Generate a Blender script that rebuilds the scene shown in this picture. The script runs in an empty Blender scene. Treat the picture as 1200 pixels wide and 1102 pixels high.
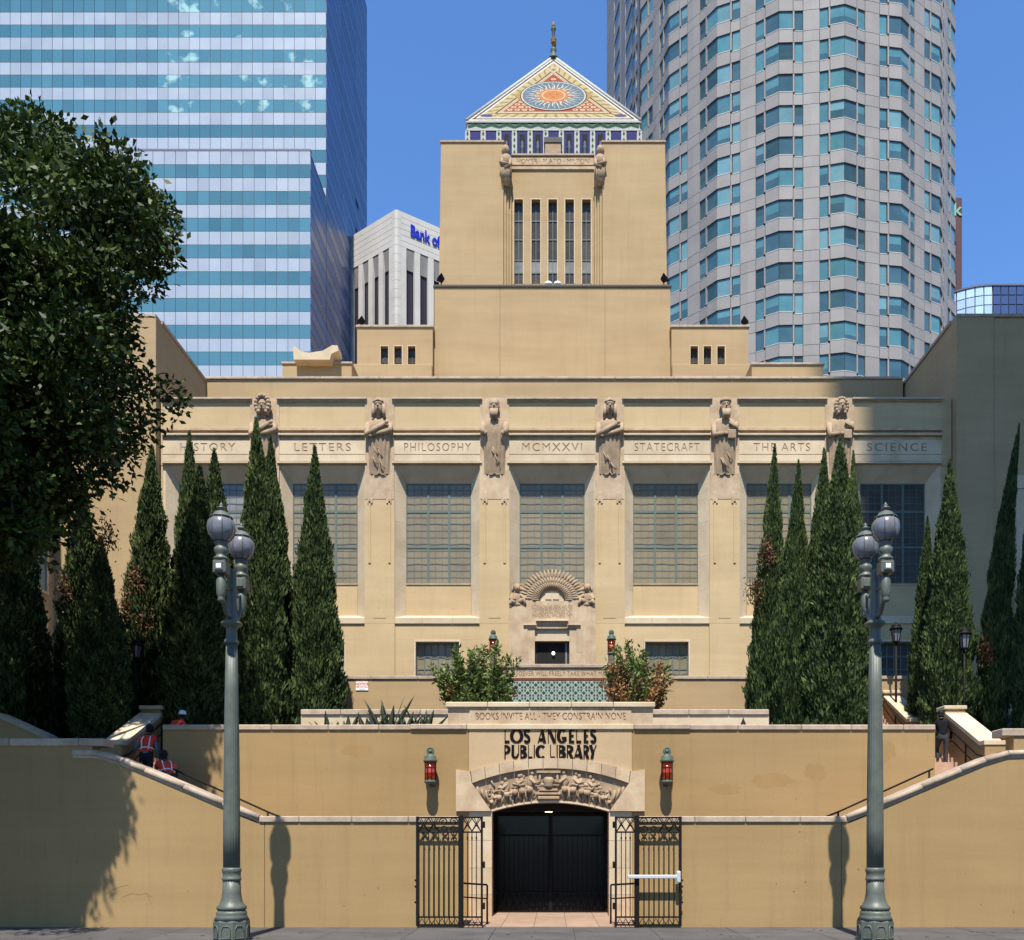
import bpy, math, random
import numpy as np
from mathutils import Vector, Matrix, noise as mnoise
R = math.radians
random.seed(7)
np.random.seed(7)
SC = bpy.context.scene
COL = SC.collection

# ---------------------------------------------------------------- camera
EYE, FPX, CX, HY = 2.1, 1056.0, 648.0, 986.0      # eye height, focal length / principal column / horizon row of a 1200 px wide frame
cam_d = bpy.data.cameras.new('camera')
cam = bpy.data.objects.new('camera', cam_d)
COL.objects.link(cam)
cam.location = (0, 0, EYE)
cam.rotation_euler = (R(90), 0, 0)
cam_d.sensor_width = 36
cam_d.lens = 36 * FPX / 1200
cam_d.shift_x = (600 - CX) / 1200
cam_d.shift_y = (HY - 551) / 1200
cam_d.clip_start = 0.1
cam_d.clip_end = 6000
SC.camera = cam

# ---------------------------------------------------------------- sky, sun, exposure
SUN_EL, SUN_AZ = 62.0, 2.5           # light travels along +Y (into the picture), drifting slightly to +X
world = bpy.data.worlds.new('World')
SC.world = world
world.use_nodes = True
wn = world.node_tree.nodes
wl = world.node_tree.links
bg = wn['Background']
sky = wn.new('ShaderNodeTexSky')
sky.sky_type = 'NISHITA'
sky.sun_disc = False
sky.sun_elevation = R(SUN_EL)
sky.sun_rotation = R(180 + SUN_AZ)
sky.altitude = 100
sky.air_density = 1.0
sky.dust_density = 0.05
sky.ozone_density = 2.2
tint = wn.new('ShaderNodeMix')            # the clear, deep blue Californian sky: one tint for the whole dome
tint.data_type = 'RGBA'; tint.blend_type = 'MULTIPLY'
tint.inputs[0].default_value = 1.0
tint.inputs[7].default_value = (0.97, 1.38, 1.82, 1)
wl.new(sky.outputs[0], tint.inputs[6])
wl.new(tint.outputs[2], bg.inputs[0])
bg.inputs[1].default_value = 0.08
sun_d = bpy.data.lights.new('sun', 'SUN')
sun = bpy.data.objects.new('sun', sun_d)
COL.objects.link(sun)
sun_d.energy = 5.0
sun_d.angle = R(0.53)
sun_d.color = (1.0, 0.95, 0.86)
ld = Vector((math.sin(R(SUN_AZ)) * math.cos(R(SUN_EL)), math.cos(R(SUN_AZ)) * math.cos(R(SUN_EL)), -math.sin(R(SUN_EL))))
sun.rotation_euler = ld.to_track_quat('-Z', 'Y').to_euler()
sun.location = (0, -60, 150)
SC.view_settings.view_transform = 'Standard'
SC.view_settings.look = 'None'
SC.view_settings.gamma = 1
SC.view_settings.use_curve_mapping = False
SC.view_settings.exposure = 0.80
try:
    SC.cycles.max_bounces = 6
    SC.cycles.transparent_max_bounces = 6
except Exception:
    pass

def W(px, py, Y):
    return ((px - CX) * Y / FPX, Y, EYE + (HY - py) * Y / FPX)
def wx(px, Y): return (px - CX) * Y / FPX
def wz(py, Y): return EYE + (HY - py) * Y / FPX

# ---------------------------------------------------------------- materials
def nd(nt, t, **kw):
    n = nt.nodes.new(t)
    for k, v in kw.items():
        setattr(n, k, v)
    return n

def mix(nt, fac, a, b, blend='MIX'):
    m = nt.nodes.new('ShaderNodeMix')
    m.data_type = 'RGBA'
    m.blend_type = blend
    for sock, v in ((m.inputs[0], fac), (m.inputs[6], a), (m.inputs[7], b)):
        if isinstance(v, (int, float)):
            sock.default_value = v
        elif isinstance(v, tuple):
            sock.default_value = (*v, 1) if len(v) == 3 else v
        else:
            nt.links.new(v, sock)
    return m.outputs[2]

def ramp(nt, inp, lo, hi):
    r = nt.nodes.new('ShaderNodeMapRange')
    r.inputs[1].default_value = lo
    r.inputs[2].default_value = hi
    nt.links.new(inp, r.inputs[0])
    return r.outputs[0]

def noise(nt, scale, vec=None, detail=4, rough=0.55):
    n = nt.nodes.new('ShaderNodeTexNoise')
    n.inputs['Scale'].default_value = scale
    n.inputs['Detail'].default_value = detail
    n.inputs['Roughness'].default_value = rough
    if vec is not None:
        nt.links.new(vec, n.inputs['Vector'])
    return n.outputs[0]

def mat(name, col, rough=0.8, col2=None, nscale=2.0, lo=0.35, hi=0.7, fine=0.0, streak=0.0, bump=0.0, bscale=60, metal=0.0,
        spec=0.3, rand=0.0, island=0.0, emit=None, streakcol=None, trans=0.0, coat=0.0, hband=0.0):
    m = bpy.data.materials.new(name)
    m.use_nodes = True
    nt = m.node_tree
    b = nt.nodes['Principled BSDF']
    tc = nt.nodes.new('ShaderNodeTexCoord')
    geo = nt.nodes.new('ShaderNodeNewGeometry')
    P = geo.outputs['Position']
    c = None
    if col2:
        c = mix(nt, ramp(nt, noise(nt, nscale, P), lo, hi), col, col2)
    if streak:
        mp = nd(nt, 'ShaderNodeMapping')
        mp.inputs['Scale'].default_value = (2.2, 2.2, 0.12)
        nt.links.new(P, mp.inputs[0])
        s = ramp(nt, noise(nt, 1.6, mp.outputs[0], 6, 0.65), 0.52, 0.75)
        mm = nd(nt, 'ShaderNodeMath', operation='MULTIPLY')
        nt.links.new(s, mm.inputs[0])
        mm.inputs[1].default_value = streak
        c = mix(nt, mm.outputs[0], c if c is not None else col, streakcol or tuple(x * 0.6 for x in col))
    if hband:
        mp2 = nd(nt, 'ShaderNodeMapping')
        mp2.inputs['Scale'].default_value = (0.18, 0.18, 1.9)
        nt.links.new(P, mp2.inputs[0])
        hb_ = ramp(nt, noise(nt, 1.0, mp2.outputs[0], 5, 0.6), 0.35, 0.65)
        c = mix(nt, 1.0, c if c is not None else col, mix(nt, hb_, (1 - hband,) * 3, (1 + hband,) * 3), 'MULTIPLY')
        # sparse small blotches and scuffs
        sp_ = ramp(nt, noise(nt, 5.0, P, 3, 0.5), 0.70, 0.80)
        c = mix(nt, sp_, c, tuple(x * 0.72 for x in col))
    if fine:
        f = ramp(nt, noise(nt, 14, P, 5, 0.7), 0.3, 0.7)
        g = mix(nt, f, (1 - fine,) * 3, (1 + fine,) * 3)
        c = mix(nt, 1.0, c if c is not None else col, g, 'MULTIPLY')
    if rand or island:
        if rand:
            oi = nd(nt, 'ShaderNodeObjectInfo')
            src = oi.outputs['Random']
        else:
            src = geo.outputs['Random Per Island']
        amt = rand or island
        r = ramp(nt, src, 0, 1)
        g = mix(nt, r, (1 - amt,) * 3, (1 + amt,) * 3)
        c = mix(nt, 1.0, c if c is not None else col, g, 'MULTIPLY')
    if c is None:
        b.inputs['Base Color'].default_value = (*col, 1)
    else:
        nt.links.new(c, b.inputs['Base Color'])
    b.inputs['Roughness'].default_value = rough
    b.inputs['Metallic'].default_value = metal
    b.inputs['Specular IOR Level'].default_value = spec
    b.inputs['Coat Weight'].default_value = coat
    if bump:
        bp = nd(nt, 'ShaderNodeBump')
        bp.inputs['Strength'].default_value = bump
        bp.inputs['Distance'].default_value = 0.02
        nt.links.new(noise(nt, bscale, P, 5, 0.6), bp.inputs['Height'])
        nt.links.new(bp.outputs[0], b.inputs['Normal'])
    if emit:
        b.inputs['Emission Color'].default_value = (*emit[:3], 1)
        b.inputs['Emission Strength'].default_value = emit[3]
    if trans:
        t = nd(nt, 'ShaderNodeBsdfTranslucent')
        if c is not None:
            nt.links.new(c, t.inputs[0])
        else:
            t.inputs[0].default_value = (*col, 1)
        ms = nd(nt, 'ShaderNodeMixShader')
        ms.inputs[0].default_value = trans
        nt.links.new(b.outputs[0], ms.inputs[1])
        nt.links.new(t.outputs[0], ms.inputs[2])
        out = nt.nodes['Material Output']
        nt.links.new(ms.outputs[0], out.inputs[0])
    return m

M = {}
M['stucco'] = mat('stucco', (0.369, 0.264, 0.141), 0.9, (0.335, 0.234, 0.122), 0.45, fine=0.045, streak=0.30, streakcol=(0.266, 0.180, 0.098), bump=0.25, hband=0.05)
M['facade'] = mat('facade_stucco', (0.469, 0.348, 0.193), 0.9, (0.426, 0.309, 0.166), 0.45, fine=0.045, streak=0.30, streakcol=(0.338, 0.239, 0.135), bump=0.25, hband=0.05)
M['stucco_low'] = mat('stucco_low', (0.310, 0.206, 0.091), 0.9, (0.284, 0.184, 0.079), 0.35, fine=0.05, streak=0.42, streakcol=(0.222, 0.144, 0.069), bump=0.25, hband=0.05)
M['stucco_pale'] = mat('stucco_pale', (0.453, 0.326, 0.192), 0.9, (0.414, 0.293, 0.164), 0.6, fine=0.04, streak=0.2, streakcol=(0.352, 0.244, 0.140), bump=0.2, hband=0.05)
M['stone'] = mat('limestone', (0.466, 0.353, 0.229), 0.85, (0.365, 0.257, 0.161), 1.6, 0.4, 0.65, fine=0.08, streak=0.35, streakcol=(0.307, 0.203, 0.127), bump=0.3, rand=0.08)
M['stone_pale'] = mat('pale_limestone', (0.527, 0.424, 0.288), 0.85, (0.449, 0.345, 0.220), 1.2, 0.4, 0.7, fine=0.06, streak=0.2, bump=0.25, rand=0.06)
M['coping'] = mat('coping_stone', (0.396, 0.312, 0.234), 0.85, (0.297, 0.227, 0.163), 3.0, 0.4, 0.7, fine=0.10, bump=0.3, rand=0.10)
M['carved'] = mat('carved_stone', (0.338, 0.245, 0.156), 0.85, (0.242, 0.167, 0.105), 3.0, 0.4, 0.7, fine=0.08, bump=0.25)
M['groove'] = mat('joint_shadow_gap', (0.16, 0.11, 0.07), 0.95)
M['lead'] = mat('dark_metal_sheet', (0.06, 0.055, 0.05), 0.7)
M['iron'] = mat('black_iron', (0.009, 0.008, 0.008), 0.6, spec=0.12)
M['lamp_green'] = mat('grey_green_paint', (0.099, 0.109, 0.085), 0.5, (0.072, 0.081, 0.066), 3.0, fine=0.12, streak=0.5, streakcol=(0.046, 0.055, 0.046), spec=0.5)
M['globe'] = mat('milk_glass', (0.162, 0.162, 0.180), 0.22, (0.132, 0.132, 0.150), 2.0, spec=0.6)
M['white'] = mat('white_paint', (0.78, 0.78, 0.76), 0.5)
M['steel'] = mat('brushed_steel', (0.75, 0.75, 0.74), 0.35, metal=0.6)
M['bronze_green'] = mat('green_bronze', (0.085, 0.115, 0.085), 0.6, (0.05, 0.07, 0.055), 9.0, fine=0.2)
M['red_glass'] = mat('red_glass', (0.32, 0.03, 0.012), 0.15, (0.16, 0.02, 0.01), 6.0, spec=0.8, emit=(1.0, 0.1, 0.02, 0.06))
M['black_letter'] = mat('black_letter_metal', (0.008, 0.006, 0.006), 0.7, spec=0.06)
M['dark'] = mat('dark_interior', (0.012, 0.011, 0.010), 0.9)  # near-black: the darkness of unlit interiors is put into the colour
M['dark_glass'] = mat('dark_glass', (0.010, 0.011, 0.012), 0.12, spec=0.12)
M['wood_dark'] = mat('dark_wood', (0.03, 0.018, 0.012), 0.5)
M['warm_lamp'] = mat('warm_lamp', (0.9, 0.7, 0.45), 0.4, emit=(1, 0.75, 0.45, 2.0))
M['win_frame'] = mat('blue_green_window_metal', (0.097, 0.130, 0.110), 0.5, fine=0.1)
M['came'] = mat('lead_came', (0.10, 0.115, 0.115), 0.6)
M['blind_glass'] = mat('glass_with_cream_blind', (0.235, 0.196, 0.125), 0.18, (0.188, 0.159, 0.105), 1.4, spec=0.25, rand=0.10)
M['pane_sky'] = mat('grey_blue_glass', (0.238, 0.239, 0.220), 0.15, (0.140, 0.146, 0.143), 1.2, spec=0.3, rand=0.10)
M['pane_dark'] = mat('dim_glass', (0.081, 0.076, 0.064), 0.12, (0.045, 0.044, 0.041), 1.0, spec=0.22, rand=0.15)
M['city_ground'] = mat('distant_city_ground', (0.09, 0.085, 0.08), 0.95, (0.06, 0.06, 0.06), 0.05)
M['paint_patch'] = mat('repainted_stucco', (0.300, 0.192, 0.080), 0.9, (0.272, 0.172, 0.068), 1.5, fine=0.05, bump=0.2)
M['stain'] = mat('dark_stain', (0.17, 0.115, 0.055), 0.9)
M['gum'] = mat('dark_gum_spot', (0.035, 0.033, 0.03), 0.7)
M['road'] = mat('asphalt', (0.05, 0.05, 0.052), 0.9, (0.04, 0.04, 0.042), 1.0, fine=0.15, bump=0.4)
M['pave'] = mat('grey_concrete_paving', (0.089, 0.081, 0.077), 0.85, (0.061, 0.056, 0.053), 1.2, fine=0.12, bump=0.2, rand=0.08)
M['tile_floor'] = mat('terracotta_floor_tile', (0.306, 0.205, 0.140), 0.8, (0.250, 0.165, 0.117), 2.0, fine=0.08, rand=0.08)
M['step'] = mat('reddish_stone_step', (0.42, 0.27, 0.19), 0.85, (0.33, 0.21, 0.15), 3.0, fine=0.1, rand=0.08)
M['earth'] = mat('brown_earth', (0.10, 0.07, 0.045), 0.95, (0.06, 0.045, 0.03), 2.0, fine=0.2)
M['bark'] = mat('grey_brown_bark', (0.09, 0.07, 0.055), 0.9, (0.05, 0.04, 0.03), 5.0, fine=0.2, bump=0.6, bscale=12)
M['cypress'] = mat('cypress_foliage', (0.038, 0.059, 0.019), 0.75, (0.095, 0.128, 0.040), 2.2, 0.45, 0.68, island=0.34, spec=0.12)
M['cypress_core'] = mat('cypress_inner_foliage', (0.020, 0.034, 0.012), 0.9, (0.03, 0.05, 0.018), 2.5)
M['dry_leaf'] = mat('dry_red_brown_foliage', (0.136, 0.061, 0.030), 0.8, (0.190, 0.105, 0.051), 3.0, island=0.4)
M['ficus'] = mat('ficus_leaf', (0.026, 0.045, 0.009), 0.5, (0.062, 0.092, 0.018), 1.1, 0.42, 0.68, island=0.6, spec=0.16, trans=0.14)
M['shrub'] = mat('shrub_leaf', (0.101, 0.144, 0.031), 0.6, (0.154, 0.195, 0.056), 1.5, island=0.4, spec=0.3, trans=0.2)
M['shrub_dry'] = mat('dry_shrub_leaf', (0.284, 0.144, 0.055), 0.7, (0.189, 0.125, 0.050), 1.5, island=0.4, trans=0.15)
M['red_flower'] = mat('red_flower', (0.55, 0.05, 0.02), 0.6, island=0.3)
M['agave'] = mat('agave_leaf', (0.022, 0.033, 0.018), 0.5, (0.040, 0.050, 0.028), 3.0, island=0.3)
# offices
M['pale_panel'] = mat('pale_lavender_panel', (0.321, 0.357, 0.399), 0.3, (0.278, 0.312, 0.370), 0.25, fine=0.03, streak=0.25, streakcol=(0.278, 0.293, 0.332), rand=0.09, spec=0.5)
M['teal_pane'] = mat('teal_window_band', (0.068, 0.172, 0.215), 0.12, (0.057, 0.150, 0.200), 0.12, rand=0.17, spec=0.6)
M['teal_pane_b'] = mat('teal_window_band_painted_reflections', (0.078, 0.195, 0.243), 0.12, (0.30, 0.47, 0.45), 0.33, 0.57, 0.66, rand=0.10, spec=0.6)  # pale noise patches paint reflections into the glass colour
M['mullion_blue'] = mat('dark_slate_mullion', (0.10, 0.11, 0.16), 0.6)
M['blue_side'] = mat('deep_blue_glass', (0.040, 0.085, 0.22), 0.25, (0.052, 0.105, 0.26), 0.1, spec=0.6, island=0.25)
M['blue_side_b'] = mat('pale_blue_spandrel', (0.10, 0.17, 0.34), 0.4, spec=0.5, island=0.2)
M['granite'] = mat('grey_granite', (0.264, 0.242, 0.227), 0.7, (0.225, 0.208, 0.198), 0.3, fine=0.05, rand=0.06, island=0.0, spec=0.3)
M['granite_joined'] = mat('grey_granite_far', (0.264, 0.242, 0.227), 0.7, (0.225, 0.208, 0.198), 0.3, fine=0.05, island=0.06, spec=0.3)
M['glass_a'] = mat('aqua_office_glass', (0.064, 0.169, 0.191), 0.08, (0.090, 0.211, 0.228), 0.5, spec=0.7, rand=0.15)
M['glass_b'] = mat('slate_teal_office_glass', (0.040, 0.089, 0.108), 0.08, (0.058, 0.113, 0.133), 0.5, spec=0.7, rand=0.15)
M['glass_c'] = mat('dark_green_office_glass', (0.025, 0.055, 0.053), 0.08, (0.044, 0.089, 0.089), 0.5, spec=0.7, rand=0.2)
M['glass_d'] = mat('pale_aqua_blind_glass', (0.136, 0.258, 0.274), 0.15, (0.108, 0.217, 0.243), 0.7, spec=0.6, rand=0.15)
M['bank_stone'] = mat('white_travertine', (0.526, 0.502, 0.462), 0.8, (0.438, 0.414, 0.374), 0.25, fine=0.06, streak=0.2)
M['bank_letter'] = mat('blue_sign_letter', (0.012, 0.03, 0.42), 0.4)
M['brown'] = mat('red_brown_granite', (0.072, 0.033, 0.028), 0.5)
M['brown_glass'] = mat('dark_brown_glass', (0.035, 0.03, 0.045), 0.15)
M['sign_green'] = mat('pale_green_sign_letter', (0.180, 0.375, 0.260), 0.5)
M['mirror_pale'] = mat('pale_painted_mirror_glass', (0.42, 0.58, 0.75), 0.2, metal=0.0, island=0.15)  # paleness of the reflection is put into the base colour
M['mirror_dark'] = mat('navy_mirror_glass', (0.045, 0.07, 0.16), 0.1, island=0.15, spec=0.6)
# mosaic
for nm, c in dict(mz_white=(0.420, 0.413, 0.370), mz_yellow=(0.332, 0.255, 0.130), mz_olive=(0.174, 0.144, 0.059), mz_red=(0.220, 0.042, 0.021), mz_orange=(0.350, 0.129, 0.040),
                  mz_cream=(0.363, 0.286, 0.175), mz_slate=(0.084, 0.112, 0.132), mz_blue=(0.023, 0.027, 0.134), mz_green=(0.022, 0.073, 0.038), mz_black=(0.011, 0.011, 0.014),
                  mz_pale=(0.339, 0.383, 0.347), mz_violet=(0.051, 0.051, 0.133), mz_gold=(0.256, 0.164, 0.049), mz_brown=(0.076, 0.046, 0.025)).items():
    M[nm] = mat(nm.replace('mz_', '') + '_glazed_tile', c, 0.6, tuple(x * 0.8 for x in c), 5.0, fine=0.12, spec=0.07)
# people
M['skin'] = mat('skin', (0.12, 0.065, 0.042), 0.6)
M['hair'] = mat('black_hair', (0.006, 0.005, 0.005), 0.7)
M['vest'] = mat('red_orange_vest', (0.62, 0.045, 0.02), 0.7)
M['reflect'] = mat('pale_reflective_stripe', (0.75, 0.75, 0.72), 0.4)
M['shirt_grey'] = mat('grey_blue_shirt', (0.13, 0.15, 0.19), 0.8)
M['trouser'] = mat('dark_trousers', (0.012, 0.013, 0.018), 0.85)
M['jacket'] = mat('black_jacket', (0.007, 0.007, 0.009), 0.9, spec=0.1)
M['trouser_grey'] = mat('grey_trousers', (0.035, 0.036, 0.034), 0.9)
M['sign_red'] = mat('red_sign_print', (0.55, 0.12, 0.12), 0.6)

# ---------------------------------------------------------------- mesh builder
class MB:
    def __init__(s):
        s.v = []; s.f = []; s.sm = []
    def add(s, vs, fs, smooth=False):
        n = len(s.v)
        s.v.extend([tuple(p) for p in vs])
        for f in fs:
            s.f.append(tuple(i + n for i in f)); s.sm.append(smooth)
        return s
    def box(s, x0, x1, y0, y1, z0, z1):
        if x0 > x1: x0, x1 = x1, x0
        if y0 > y1: y0, y1 = y1, y0
        if z0 > z1: z0, z1 = z1, z0
        return s.add([(x0, y0, z0), (x1, y0, z0), (x1, y1, z0), (x0, y1, z0), (x0, y0, z1), (x1, y0, z1), (x1, y1, z1), (x0, y1, z1)],
                     [(0, 3, 2, 1), (4, 5, 6, 7), (0, 1, 5, 4), (1, 2, 6, 5), (2, 3, 7, 6), (3, 0, 4, 7)])
    def hexa(s, b, t):
        """8 corners: bottom four counter-clockwise seen from above, then top four"""
        return s.add(list(b) + list(t), [(0, 3, 2, 1), (4, 5, 6, 7), (0, 1, 5, 4), (1, 2, 6, 5), (2, 3, 7, 6), (3, 0, 4, 7)])
    def bbox(s, x0, x1, y0, y1, z0, z1, c=0.02):
        """box with the long edges chamfered in the XZ outline"""
        pts = [(x0 + c, z0), (x1 - c, z0), (x1, z0 + c), (x1, z1 - c), (x1 - c, z1), (x0 + c, z1), (x0, z1 - c), (x0, z0 + c)]
        ci = [(min(max(x, x0 + c), x1 - c), min(max(z, z0 + c), z1 - c)) for x, z in pts]
        n = 8
        vs = [(x, y0, z) for x, z in ci] + [(x, y0 + c, z) for x, z in pts] + [(x, y1, z) for x, z in pts]
        fs = [tuple(range(n)), tuple(reversed(range(2 * n, 3 * n)))]
        for r in (0, 1):
            for i in range(n):
                j = (i + 1) % n
                fs.append((r * n + j, r * n + i, (r + 1) * n + i, (r + 1) * n + j))
        return s.add(vs, fs)
    def prism(s, poly, y0, y1):
        """polygon in (x,z), counter-clockwise seen from -Y, extruded along Y"""
        n = len(poly)
        vs = [(x, y0, z) for x, z in poly] + [(x, y1, z) for x, z in poly]
        fs = [tuple(range(n)), tuple(reversed(range(n, 2 * n)))]
        for i in range(n):
            j = (i + 1) % n
            fs.append((j, i, i + n, j + n))
        return s.add(vs, fs)
    def prism_x(s, poly, x0, x1):
        """polygon in (y,z) extruded along X"""
        n = len(poly)
        vs = [(x0, y, z) for y, z in poly] + [(x1, y, z) for y, z in poly]
        fs = [tuple(reversed(range(n))), tuple(range(n, 2 * n))]
        for i in range(n):
            j = (i + 1) % n
            fs.append((i, j, j + n, i + n))
        return s.add(vs, fs)
    def plan(s, poly, z0, z1):
        n = len(poly)
        vs = [(x, y, z0) for x, y in poly] + [(x, y, z1) for x, y in poly]
        fs = [tuple(reversed(range(n))), tuple(range(n, 2 * n))]
        for i in range(n):
            j = (i + 1) % n
            fs.append((i, j, j + n, i + n))
        return s.add(vs, fs)
    def tube(s, pts, r, n=6, cap=True, smooth=True):
        pts = [Vector(p) for p in pts]
        rs = r if isinstance(r, (list, tuple)) else [r] * len(pts)
        vs = []; fs = []
        up = None
        for i, p in enumerate(pts):
            d = (pts[min(i + 1, len(pts) - 1)] - pts[max(i - 1, 0)])
            d = d.normalized() if d.length > 1e-9 else Vector((0, 0, 1))
            if up is None:
                up = Vector((0, 0, 1)) if abs(d.z) < 0.9 else Vector((0, 1, 0))
            a = d.cross(up).normalized(); b = a.cross(d).normalized(); up = b
            for k in range(n):
                t = 2 * math.pi * (k + 0.5) / n
                vs.append(p + (a * math.cos(t) + b * math.sin(t)) * rs[i])
        for i in range(len(pts) - 1):
            for k in range(n):
                l = (k + 1) % n
                fs.append((i * n + k, i * n + l, (i + 1) * n + l, (i + 1) * n + k))
        s.add(vs, fs, smooth)
        if cap:
            m = len(s.v) - len(vs)
            s.f.append(tuple(m + k for k in reversed(range(n)))); s.sm.append(False)
            s.f.append(tuple(m + (len(pts) - 1) * n + k for k in range(n))); s.sm.append(False)
        return s
    def lathe(s, prof, c, n=16, smooth=True, flute=0, fd=0.0, rot=0.0):
        """prof: list of (r, z) from bottom to top"""
        vs = []; fs = []
        for r, z in prof:
            for k in range(n):
                t = 2 * math.pi * k / n + rot
                rr = r * (1 - fd * (0.5 + 0.5 * math.cos(flute * t))) if flute else r
                vs.append((c[0] + rr * math.cos(t), c[1] + rr * math.sin(t), c[2] + z))
        for i in range(len(prof) - 1):
            for k in range(n):
                l = (k + 1) % n
                fs.append((i * n + k, i * n + l, (i + 1) * n + l, (i + 1) * n + k))
        s.add(vs, fs, smooth)
        m = len(s.v) - len(vs)
        s.f.append(tuple(m + k for k in reversed(range(n)))); s.sm.append(False)
        s.f.append(tuple(m + (len(prof) - 1) * n + k for k in range(n))); s.sm.append(False)
        return s
    def ell(s, c, r, n=12, m=8, smooth=True, rotz=0.0, roty=0.0):
        vs = []; fs = []
        Rm = Matrix.Rotation(rotz, 3, 'Z') @ Matrix.Rotation(roty, 3, 'Y')
        for i in range(m + 1):
            ph = -math.pi / 2 + math.pi * i / m
            for k in range(n):
                t = 2 * math.pi * k / n
                p = Rm @ Vector((r[0] * math.cos(ph) * math.cos(t), r[1] * math.cos(ph) * math.sin(t), r[2] * math.sin(ph)))
                vs.append((c[0] + p.x, c[1] + p.y, c[2] + p.z))
        for i in range(m):
            for k in range(n):
                l = (k + 1) % n
                fs.append((i * n + k, i * n + l, (i + 1) * n + l, (i + 1) * n + k))
        return s.add(vs, fs, smooth)
    def ribbon(s, pts, width, y0, y1):
        """flat stroke in (x,z) of a given width, extruded along Y"""
        n = len(pts)
        ws = width if isinstance(width, (list, tuple)) else [width] * n
        L = []; Rr = []
        for i in range(n):
            a = pts[max(i - 1, 0)]; b = pts[min(i + 1, n - 1)]
            dx, dz = b[0] - a[0], b[1] - a[1]
            l = math.hypot(dx, dz) or 1
            nx, nz = -dz / l, dx / l
            L.append((pts[i][0] + nx * ws[i] / 2, pts[i][1] + nz * ws[i] / 2))
            Rr.append((pts[i][0] - nx * ws[i] / 2, pts[i][1] - nz * ws[i] / 2))
        for i in range(n - 1):
            q = [Rr[i], Rr[i + 1], L[i + 1], L[i]]
            vs = [(x, y0, z) for x, z in q] + [(x, y1, z) for x, z in q]
            fs = [(0, 1, 2, 3), (7, 6, 5, 4), (1, 0, 4, 5), (3, 2, 6, 7)]
            if i == 0: fs.append((0, 3, 7, 4))
            if i == n - 2: fs.append((2, 1, 5, 6))
            s.add(vs, fs)
        return s
    def mesh(s, name, off=(0, 0, 0)):
        me = bpy.data.meshes.new(name)
        o = off
        me.from_pydata([(x - o[0], y - o[1], z - o[2]) for x, y, z in s.v], [], s.f)
        me.polygons.foreach_set('use_smooth', s.sm)
        me.update()
        return me

ORG = {}
def E(name, label, cat, loc, group=None, rz=0.0):
    o = bpy.data.objects.new(name, None)
    COL.objects.link(o)
    o.location = loc
    o.rotation_euler = (0, 0, rz)
    o.empty_display_size = 0.3
    o['label'] = label; o['category'] = cat
    if group: o['group'] = group
    ORG[o.name] = tuple(loc)
    return o

def setmat(me, m):
    for x in (m if isinstance(m, (list, tuple)) else [m]):
        me.materials.append(M[x] if isinstance(x, str) else x)

def part(name, mb, m, parent=None, label=None, kind=None):
    """one mesh object built in world coordinates; parent gives the origin"""
    if parent is not None:
        off = ORG[parent.name]
    else:
        xs = [p[0] for p in mb.v]; ys = [p[1] for p in mb.v]; zs = [p[2] for p in mb.v]
        off = ((min(xs) + max(xs)) / 2, (min(ys) + max(ys)) / 2, min(zs))
    me = mb.mesh(name, off)
    setmat(me, m)
    o = bpy.data.objects.new(name, me)
    COL.objects.link(o)
    if parent is not None:
        o.parent = parent
    else:
        o.location = off
    ORG[o.name] = off
    if label: o['label'] = label
    if kind: o['kind'] = kind
    return o

def thing(name, mb, m, label, cat, group=None):
    o = part(name, mb, m)
    o['label'] = label; o['category'] = cat
    if group: o['group'] = group
    return o

def struct(name, mb, m, kind='structure'):
    o = part(name, mb, m)
    o['kind'] = kind
    return o

def inst(name, me, parent, loc, rz=0.0, sc=None):
    """an object sharing mesh data; loc in world coordinates"""
    o = bpy.data.objects.new(name, me)
    COL.objects.link(o)
    if parent is not None:
        p = ORG[parent.name]
        o.parent = parent
        o.location = (loc[0] - p[0], loc[1] - p[1], loc[2] - p[2])
    else:
        o.location = loc
    if rz: o.rotation_euler = (0, 0, rz)
    if sc: o.scale = sc
    ORG[o.name] = tuple(loc)
    return o

def dup(root, loc=None, rz=None, label=None, sc=None):
    def cp(o, par):
        c = o.copy(); COL.objects.link(c)
        ORG[c.name] = ORG.get(o.name, (0, 0, 0))
        if par is not None:
            c.parent = par
        for ch in list(o.children):
            cp(ch, c)
        return c
    r = cp(root, None)
    if loc is not None: r.location = loc
    if rz is not None: r.rotation_euler = (0, 0, rz)
    if sc is not None: r.scale = sc
    if label: r['label'] = label
    return r

def eval_mesh(o, name):
    dg = bpy.context.evaluated_depsgraph_get()
    dg.update()
    return bpy.data.meshes.new_from_object(o.evaluated_get(dg), depsgraph=dg)

def text_curve(body, size, extrude, offset=0.0, spacing=1.0, align='CENTER'):
    cu = bpy.data.curves.new('lettering', 'FONT')
    cu.body = body
    cu.size = size
    cu.extrude = extrude
    cu.offset = offset
    cu.space_character = spacing
    cu.align_x = align
    cu.resolution_u = 3
    return cu

def text_part(name, body, size, loc, m, parent, extrude=0.02, offset=0.0, spacing=1.0, align='CENTER', rot=(R(90), 0, 0), sx=1.0):
    cu = text_curve(body, size, extrude, offset, spacing, align)
    t = bpy.data.objects.new('tmp', cu)
    COL.objects.link(t)
    me = eval_mesh(t, name)
    bpy.data.objects.remove(t)
    me.materials.clear()
    setmat(me, m)
    o = bpy.data.objects.new(name, me)
    COL.objects.link(o)
    p = ORG[parent.name]
    o.parent = parent
    o.location = (loc[0] - p[0], loc[1] - p[1], loc[2] - p[2])
    o.rotation_euler = rot
    o.scale = (sx, 1, 1)
    return o

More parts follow.
